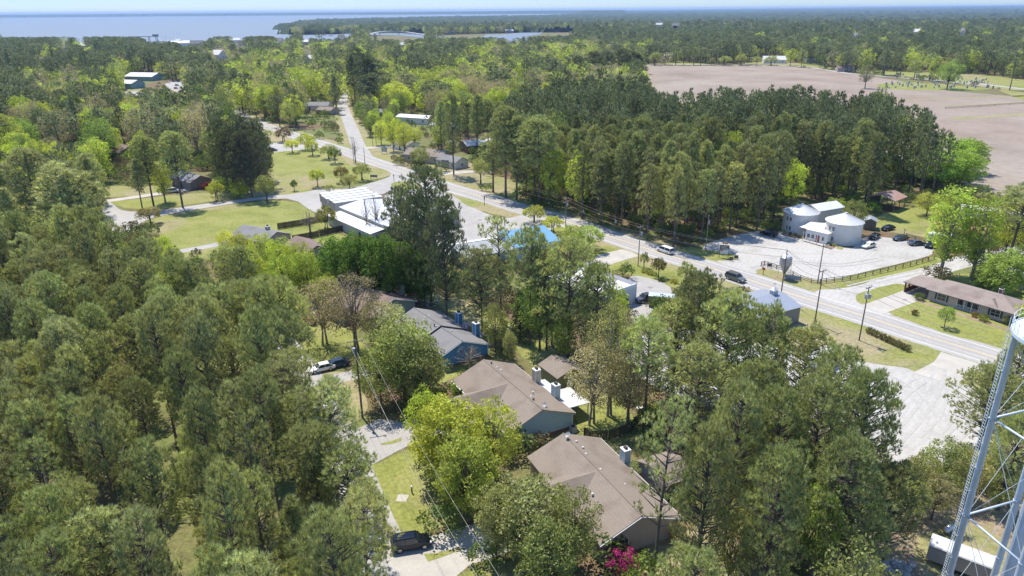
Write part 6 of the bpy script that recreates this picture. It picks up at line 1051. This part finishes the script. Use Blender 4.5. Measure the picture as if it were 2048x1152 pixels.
def board_sign(px, py, w, h, z, yaw, m, label, frame=woodG, posts=2, panel2=None, marks=None):
    e = empty('sign_board', at(px, py), yaw, label, 'sign')
    for x in ((-w/2, w/2) if posts == 2 else (0,)): q = MB(); q.box(x-.06, x+.06, -.06, .06, 0, z+h if posts == 2 else z); q.build('post', frame, e)
    q = MB(); q.box(-w/2+.07, w/2-.07, -.04, .04, z, z+h); po = q.build('panel', m, e)
    if panel2: q = MB(); q.box(-w/2+.07, w/2-.07, -.04, .04, z-h*1.15, z-.15); q.build('lower_panel', panel2, e)
    if marks:
        q = MB()
        for i in range(3): q.box(-w/2+.3, w/2-.3-(i % 2)*.4, -.055, -.045, z+h*(.2+.26*i), z+h*(.3+.26*i))
        q.build('lettering', marks, po)
    return e
signD = mat('sign_dark', (.06, .06, .065), .6); signR = mat('sign_rust', (.22, .09, .05), .7, var=.3); signW = mat('sign_white', (.62, .62, .60), .6, var=.06); signG = mat('sign_greenish', (.30, .40, .36), .6, var=.06); 
e = board_sign(1447, 516, 2.2, 1.1, 2.4, R_(-15), signD, 'layered business sign with a bird ornament at the lot corner', marks=signW); q = MB(); q.box(-1.03, 1.03, -.05, .05, 1.1, 2.1); q.build('lower_panel', signW, e); q = MB(); q.blob((.3, 0, 3.95), .5, .5); q.blob((-.4, 0, 4.0), .28, .8); q.tube((-.4, 0, 4.1), (-.55, 0, 4.5), .1, .05); q.build('bird_ornament', signR, e, smooth=True); q = MB(); q.box(-1.0, -.4, -.06, .06, 1.9, 2.5); q.build('red_plaque', signR, e)
board_sign(1462, 522, .9, .7, .35, R_(-15), signD, 'small dark notice board by the layered sign, left one'); board_sign(1472, 519, .9, .8, .35, R_(-15), signD, 'small dark notice board at the kerb of the lot entrance, right one'); board_sign(1526, 549, .9, .6, 1.2, R_(-40), redM, 'small red round edged sign at the lot entrance', posts=1); board_sign(1539, 536, .9, .8, .4, R_(-20), signD, 'small dark board in front of the rail fence')
board_sign(1585, 560, 3.6, 1.0, .15, R_(-28), mat('banner_blue', (.16, .24, .40), .6, c2=(.5, .45, .42), scale=.8, var=.1), 'long low banner with blue end tied to the lot fence'); board_sign(769, 308, 2.4, 2.2, 1.0, R_(-10), signG, 'pale green sign board on the grass by the junction', marks=signW); board_sign(849, 335, 2.2, 1.6, 1.6, R_(-20), signW, 'white sign with a red mark beside the highway', marks=redM); board_sign(891, 342, 3.0, 1.2, 3.2, R_(-20), signD, 'tall two panel dark sign in front of the white cottage', panel2=signW, marks=signW)
board_sign(748, 359, 2.6, .9, .9, R_(-10), signD, 'low dark sign at the tip of the lawn', marks=signW); board_sign(834, 332, 1.2, 1.4, .9, R_(-20), woodG, 'small grey board left of the white sign'); board_sign(1166, 436, .8, .9, 1.7, R_(-55), signW, 'small road sign at the edge of the highway wood, left one', posts=1); board_sign(1231, 456, .8, .9, 1.5, R_(-55), signW, 'small road sign at the edge of the highway wood, right one', posts=1); board_sign(969, 412, .7, 1.2, 2.2, R_(-55), signD, 'road sign on the grass island', posts=1); board_sign(788, 363, .6, .6, 2.0, R_(-35), signD, 'small dark sign at the junction mouth', posts=1); board_sign(910, 355, 1.4, .7, .3, R_(-20), signW, 'tiny pair of notices on the roadside grass')
board_sign(1908+3, 440, .01, .01, 0, 0, signD, 'thin stake on the back lawn', posts=1)
def mailbox(px, py, a, label, m=dark):
    e = empty('mailbox', at(px, py), a, label, 'mailbox'); MB().box(-.05, .05, -.05, .05, 0, 1.0).build('post', woodG, e); b = MB(); n = 6; L = .28
    pr = [(.11*math.cos(math.pi*i/n), 1.12+.11*math.sin(math.pi*i/n)) for i in range(n+1)] + [(-.11, 1.0), (.11, 1.0)]
    k = len(pr); b.v = [(-L, y, z) for y, z in pr]+[(L, y, z) for y, z in pr]; b.f = [tuple(range(k-1, -1, -1)), tuple(range(k, 2*k))]+[(i, (i+1) % k, k+(i+1) % k, k+i) for i in range(k)]; b.build('box', m, e); b = MB(); b.box(.0, .03, -.135, -.115, 1.1, 1.34); b.build('flag', redM, e)
mailbox(740, 980, .4, 'black mailbox on the grass by the near street'); mailbox(1304, 527, 2.2, 'dark mailbox beside the highway near the small dark tree')
e = empty('utility_pedestal', at(824, 986), 0, 'small round utility post on the near lawn', 'utility post'); MB().tube((0, 0, 0), (0, 0, .95), .11, n=8).build('post', woodG, e); MB().tube((0, 0, .951), (0, 0, 1.1), .13, n=8).build('cap', signW, e)
# pink azalea
az = leaf_mat('azalea_blossom', (.60, .06, .25), trans=.3, tint=(1, .8, 1)); e = empty('azalea_bush', at(1240, 1138), 0, 'bright pink flowering azalea bush at the end wall of the nearest duplex', 'shrub'); tr_, V_, k_ = leafy(777, 2.6, 1.9, .02, 26, per=110, ls=.10, pr=.6, shape='dome', limbs=True, trunk=.4, multi=3)
o = tr_.build('stem', barkM, e); o = bpy.data.objects.new('blossom_crown', mesh_np('blossom', V_, None, az, k_)); col.objects.link(o); o.parent = e
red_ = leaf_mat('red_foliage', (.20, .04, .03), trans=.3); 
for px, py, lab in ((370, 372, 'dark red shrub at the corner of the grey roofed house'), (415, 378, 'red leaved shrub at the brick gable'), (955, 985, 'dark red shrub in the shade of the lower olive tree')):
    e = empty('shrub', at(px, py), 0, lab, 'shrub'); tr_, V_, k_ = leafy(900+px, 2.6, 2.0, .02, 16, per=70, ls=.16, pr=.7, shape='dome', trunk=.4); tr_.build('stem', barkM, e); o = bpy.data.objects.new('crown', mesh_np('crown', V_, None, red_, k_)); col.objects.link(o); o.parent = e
ws = leaf_mat('white_blossom', (.62, .62, .52), trans=.3); e = empty('dogwood_tree', at(785, 655), 0, 'white flowering dogwood beside the grey green wall', 'tree'); tr_, V_, k_ = leafy(555, 4.5, 2.4, .2, 22, per=60, ls=.14, pr=.7, shape='dome', trunk=.3, multi=2); tr_.build('trunk', barkM, e); o = bpy.data.objects.new('crown', mesh_np('crown', V_, None, ws, k_)); col.objects.link(o); o.parent = e
# dead grey snag in the near wood
e = empty('dead_tree', at(333, 1210), 0, 'bare grey dead tree in the gap of the near wood', 'tree'); q = MB(); q.tube((0, 0, 0), (-.4, .2, 9), .2, .12, 7); q.tube((-.4, .2, 9), (-1.0, .2, 12), .12, .05, 6)
for z, x, y in ((7, 2.2, .6), (8.5, 1.6, -.5), (10, 2.6, .2), (9.4, -1.6, .5), (11, -1.2, 0)): q.tube((-.4, .2, z), (x, y, z+1.3), .06, .02, 5)
q.build('trunk', mat('dead_wood', (.42, .38, .33), .9, var=.15), e)
# roadside flower beds and hedge
for i_, (x_, y_, w_, c_) in enumerate([(1288, 545, 14, (.33, .33, .08)), (1300, 549, 18, (.36, .33, .08)), (1310, 552, 12, MD), (1348, 566, 18, (.38, .34, .07)), (1322, 563, 14, DK)]): T('shrub', x_, y_, y_-8, w_, c_, 'low golden shrub in the flower bed beside the paved lot', 'golden shrubs in the flower bed')
for i_ in range(9): t_ = i_/8; T('shrub', 1738+75*t_, 667+35*t_, 655+34*t_, 17, [(.2, .2, .08), (.22, .19, .10)][i_ % 2], 'scrubby bush in the roadside ditch row', 'scrub bushes in the ditch')
for i_, (x_, y_, t_, w_) in enumerate([(1850, 1010, 905, 90), (1900, 990, 880, 110), (1950, 1000, 900, 90), (1830, 1040, 960, 80), (1990, 985, 900, 70), (1880, 1040, 950, 90), (2010, 1020, 940, 80)]): T('leafy', x_, y_, t_, w_, [(.40, .42, .15), (.34, .38, .13), (.42, .38, .2)][i_ % 3], 'tall tangled shrub between the gravel yard and the tower', 'tangled shrubs by the tower')
# near pines hanging over the street
for i_, (x_, y_, t_, w_) in enumerate([(560, 800, 565, 110), (565, 860, 625, 105), (580, 930, 705, 100), (655, 1010, 770, 130), (640, 1100, 850, 140), (690, 1130, 900, 140), (720, 1240, 985, 150), (560, 960, 720, 120), (600, 1030, 790, 130)]): T('pine', x_, y_, t_, w_, PINEC[i_ % 4], 'pine leaning over the near street from the left wood', 'pines overhanging the street')
# patio clutter, headstones, boats
e = empty('patio_set', at(1280, 822), 0, 'white garden table with chairs by the budding tree', 'garden furniture'); MB().box(-.6, .6, -.4, .4, .68, .72).build('table_top', white, e)
for x, y in ((-.5, -.3), (.5, -.3), (-.5, .3), (.5, .3)): MB().box(x-.03, x+.03, y-.03, y+.03, 0, .68).build('leg', white, e)
stone = mat('headstone', (.50, .50, .49), .8, var=.2); hs0 = None
for i in range(110):
    for _ in range(30):
        x_ = rnd.uniform(1770, 2010); y_ = rnd.uniform(147, 178)
        inl = (x_ < 1990 and 166 < y_ < 178 and x_ > 1765) or (1790 < x_ < 1990 and 147+ (x_-1790)*.07 < y_ < 157+(x_-1790)*.06)
        if inl: break
    p = at(x_, y_)
    if hs0 is None: b = MB(); b.box(-.45, .45, -.12, .12, 0, 1.0); b.tube((0, -.12, 1.0), (0, .12, 1.0), .45, n=12); hs0 = b.build('headstone', stone); o = hs0
    else: o = hs0.copy(); col.objects.link(o)
    o.location = p; o.rotation_euler = (0, 0, rnd.uniform(-.1, .1)+.2); s_ = rnd.uniform(.9, 1.7); o.scale = (s_,)*3; tag(o, 'grey headstone in the cemetery at the field edge', 'headstone', 'headstones in the cemetery')
def boat(px, py, L, label, group=None, mast=False, a=.2):
    e = empty('sailing_boat' if mast else 'motor_boat', at(px, py, .4), a, label, 'boat', group); b = MB(); st = [(-.5, .16, 1.0), (-.2, .19, .95), (.2, .17, 1.05), (.42, .07, 1.25), (.5, .005, 1.35)]
    for x, w_, h in st: b.v += [(x*L, -w_*L*.6, 0), (x*L, -w_*L, h*L*.1), (x*L, w_*L, h*L*.1), (x*L, w_*L*.6, 0)]
    for i in range(4):
        for j in range(4): b.f.append((i*4+j, i*4+(j+1) % 4, i*4+4+(j+1) % 4, i*4+4+j))
    b.f += [(3, 2, 1, 0)]; b.build('hull', white, e); b = MB(); b.box(-.2*L, .15*L, -.1*L, .1*L, .09*L, .19*L); b.build('cabin', WH, e)
    if mast: b = MB(); b.tube((0, 0, 0), (0, 0, L*1.4), .15, n=5); b.tube((0, 0, L*.25), (-.45*L, 0, L*.25), .12, n=5); b.build('mast', steel, e)
boat(29, 75, 9, 'small motor boat speeding on the bay with a white wake', a=2.9); a, b = at(34, 75.3), at(64, 75.5); sheet('boat_wake', [(a.x, a.y-1), (b.x, b.y-4), (b.x, b.y+4), (a.x, a.y+1)], .6, mat('foam', (.8, .82, .84), .7), world=True, smooth=0)
for i, px in enumerate([318, 326, 333, 341, 349, 357, 362, 420, 650, 662, 848, 856, 870]): boat(px, 83+rnd.uniform(-1.5, 1) if px < 500 else 72, 15, 'moored sailing boat with a bare mast at the far waterfront', 'moored boats at the waterfront', mast=True, a=rnd.uniform(0, 3))
# waterfront crane and docks
e = empty('dock_gantry', at(290, 84), .1, 'dark steel gantry at the harbour beyond the left woods', 'gantry'); q = MB()
for x in (-28, -10, 10, 26): q.tube((x, -4, 0), (x, -4, 11), .6, n=5); q.tube((x, 4, 0), (x, 4, 11), .6, n=5)
q.build('leg', dark, e); q = MB(); q.box(-30, 30, -5, 5, 11, 12.2); q.box(20, 30, -5, 5, 12.2, 16); q.build('deck', mat('gantry_grey', (.2, .22, .25), .7), e)
# ---------------------------------------------------------------- water tower
tw = mat('tower_paint', (.55, .63, .71), .45, .05, var=.07, dirt=.12, spec=.6); twW = mat('tower_rail_white', (.66, .74, .78), .4, var=.03)
TC = Vector((46.7, 52.6, 0)); LG = [Vector(v)-TC for v in ((42.75, 54.6, 0), (49.0, 56.7, 0), (43.9, 48.3, 0), (50.3, 50.4, 0))]
e = empty('water_tower', TC, 0, 'tall pale blue water tower with tubular legs, cross bracing and a railed balcony', 'water tower'); ZT = 34.3
for L_ in LG:
    q = MB(); q.tube((L_.x, L_.y, 0), (L_.x, L_.y, ZT), .32, .25, n=20, cap=False); lo = q.build('leg', tw, e, smooth=True); q = MB(); q.lathe([(.75, 0), (.75, .5), (.45, .55)], 16, (L_.x, L_.y, 0)); q.build('footing', conc, lo)
    for z in (8.2, 15.2, 20.5, 25.8, 30.5): q = MB(); q.lathe([(.22, z-.04), (.36-.002*z, z-.04), (.36-.002*z, z+.04), (.22, z+.04)], 20, (L_.x, L_.y, 0)); q.build('flange', tw, lo)
ring = [0, 1, 3, 2]
for k in range(4):
    A_, B_ = LG[ring[k]], LG[ring[(k+1) % 4]]
    for z in (4.6, 15.2, 25.8): q = MB(); q.tube((A_.x, A_.y, z), (B_.x, B_.y, z), .105, n=10); q.build('strut', tw, e, smooth=True)
    for z0, z1 in ((4.6, 15.2), (15.2, 25.8), (25.8, 33.8)):
        for P_, Q_ in ((A_, B_), (B_, A_)): q = MB(); q.tube((P_.x, P_.y, z0), (Q_.x, Q_.y, z1), .024, n=5); q.build('tie_rod', twW, e)
q = MB(); d_ = LG[0].normalized()
lx, ly = LG[0].x-.55, LG[0].y+.12; uu = Vector((0.16, .98, 0)).normalized()
for s in (-.22, .22): q.tube((lx+uu.x*s, ly+uu.y*s, 1.5), (lx+uu.x*s, ly+uu.y*s, ZT+1.2), .028, n=4)
for i in range(108): z = 1.8+i*.3; q.tube((lx-uu.x*.22, ly-uu.y*.22, z), (lx+uu.x*.22, ly+uu.y*.22, z), .018, n=4)
la = q.build('ladder', twW, e); q = MB()
for i in range(13): z = 2.5+i*2.6; q.tube((lx, ly-.2, z), (LG[0].x-.3, LG[0].y-.15, z), .03, n=4); q.tube((lx, ly+.2, z), (LG[0].x-.3, LG[0].y+.2, z), .03, n=4)
q.build('ladder_bracket', twW, la); q = MB()
for s in (.35, .5): q.tube((LG[0].x-.25, LG[0].y-s, .5), (LG[0].x-.25, LG[0].y-s, ZT), .025, n=5)
q.build('conduit', steel, e)
RB = 4.8; q = MB(); q.lathe([(RB-1.1, ZT+.0), (RB, ZT), (RB, ZT+.12), (RB-1.1, ZT+.12), (RB-1.1, ZT)], 48); q.lathe([(RB-.02, ZT-.12), (RB+.04, ZT-.12), (RB+.04, ZT+.2), (RB-.02, ZT+.2)], 48); bo = q.build('balcony_deck', twW, e); q = MB(); n = 36
for i in range(n):
    a = 2*math.pi*i/n; q.tube((RB*math.cos(a), RB*math.sin(a), ZT+.1), (RB*math.cos(a), RB*math.sin(a), ZT+1.15), .022, n=4); b = a+2*math.pi/n
    for z in (.62, 1.15): q.tube((RB*math.cos(a), RB*math.sin(a), ZT+z), (RB*math.cos(b), RB*math.sin(b), ZT+z), .02, n=4)
q.build('balcony_railing', twW, bo)
q = MB(); q.lathe([(.6, ZT-5), (.8, ZT-3.5), (3.0, ZT-1.4), (RB-1.15, ZT), (RB-1.1, ZT+2), (RB-1.1, ZT+6), (RB-2, ZT+8.6), (2, ZT+10), (.001, ZT+10.4)], 40); q.build('tank', tw, e, smooth=True); q = MB(); q.tube((0, 0, 0), (0, 0, ZT-4.5), .5, n=14); q.build('riser_pipe', tw, e)
# things under the tower
e = empty('storage_drum', at(1902, 1110), 0, 'blue barrel beside the container trailer', 'barrel'); MB().lathe([(.001, 0), (.3, 0), (.32, .3), (.3, .31), (.32, .6), (.3, .9), (.001, .92)], 14).build('drum', mat('drum_blue', (.08, .22, .34), .5), e)
e = empty('propane_tank', at(1898, 1062), .6, 'grey cylindrical tank at the edge of the trees by the tower', 'tank'); q = MB(); q.tube((-.9, 0, .55), (.9, 0, .55), .4, n=14); q.blob((-.9, 0, .55), .4, 1, 10, j=0); q.blob((.9, 0, .55), .4, 1, 10, j=0); q.build('shell', steel, e, smooth=True); q = MB(); q.box(-.7, -.5, -.3, .3, 0, .3); q.box(.5, .7, -.3, .3, 0, .3); q.build('foot', conc, e)
e = empty('brush_pile', at(1800, 1140), 0, 'low pale rubble mound in the shade at the bottom edge', 'mound'); q = MB()
for i in range(14): q.blob((rnd.uniform(-1.8, 1.8), rnd.uniform(-1, 1), .12), rnd.uniform(.3, .6), .5)
q.build('rubble', mat('rubble', (.30, .29, .27), .9, var=.3), e)
# ---------------------------------------------------------------- haze
hz = MB().box(-36000, 36000, -1500, 34000, -4, 96)
hm = bpy.data.materials.new('haze'); hm.use_nodes = True; hn = hm.node_tree.nodes; hn.remove(hn['Principled BSDF']); pv = hn.new('ShaderNodeVolumePrincipled')
pv.inputs['Color'].default_value = (.50, .70, 1, 1); pv.inputs['Density'].default_value = 6.5e-5; pv.inputs['Anisotropy'].default_value = 0.2
hm.node_tree.links.new(pv.outputs[0], hn['Material Output'].inputs['Volume'])
tag(hz.build('haze', hm), 'thin bluish haze lying over the land and the bay', 'haze', kind='stuff')

# labels that several things share: tell the small sets apart by their place
from collections import defaultdict
sets_ = defaultdict(list)
for o in col.objects:
    if o.parent is None and o.get('label'): sets_[o['label']].append(o)
ORD = ['leftmost', 'second from left', 'third from left', 'fourth from left', 'fifth from left', 'sixth from left', 'seventh from left', 'eighth from left', 'ninth from left', 'tenth from left', 'eleventh from left', 'twelfth from left']
for lab, os_ in sets_.items():
    if 1 < len(os_) <= 12:
        bpy.context.view_layer.update()
        os_.sort(key=lambda o: proj(o.matrix_world.translation)[0])
        for i, o in enumerate(os_):
            w_ = 'rightmost' if i == len(os_)-1 else ORD[i]
            if len((lab+', '+w_).split()) <= 16: o['label'] = lab+', '+w_
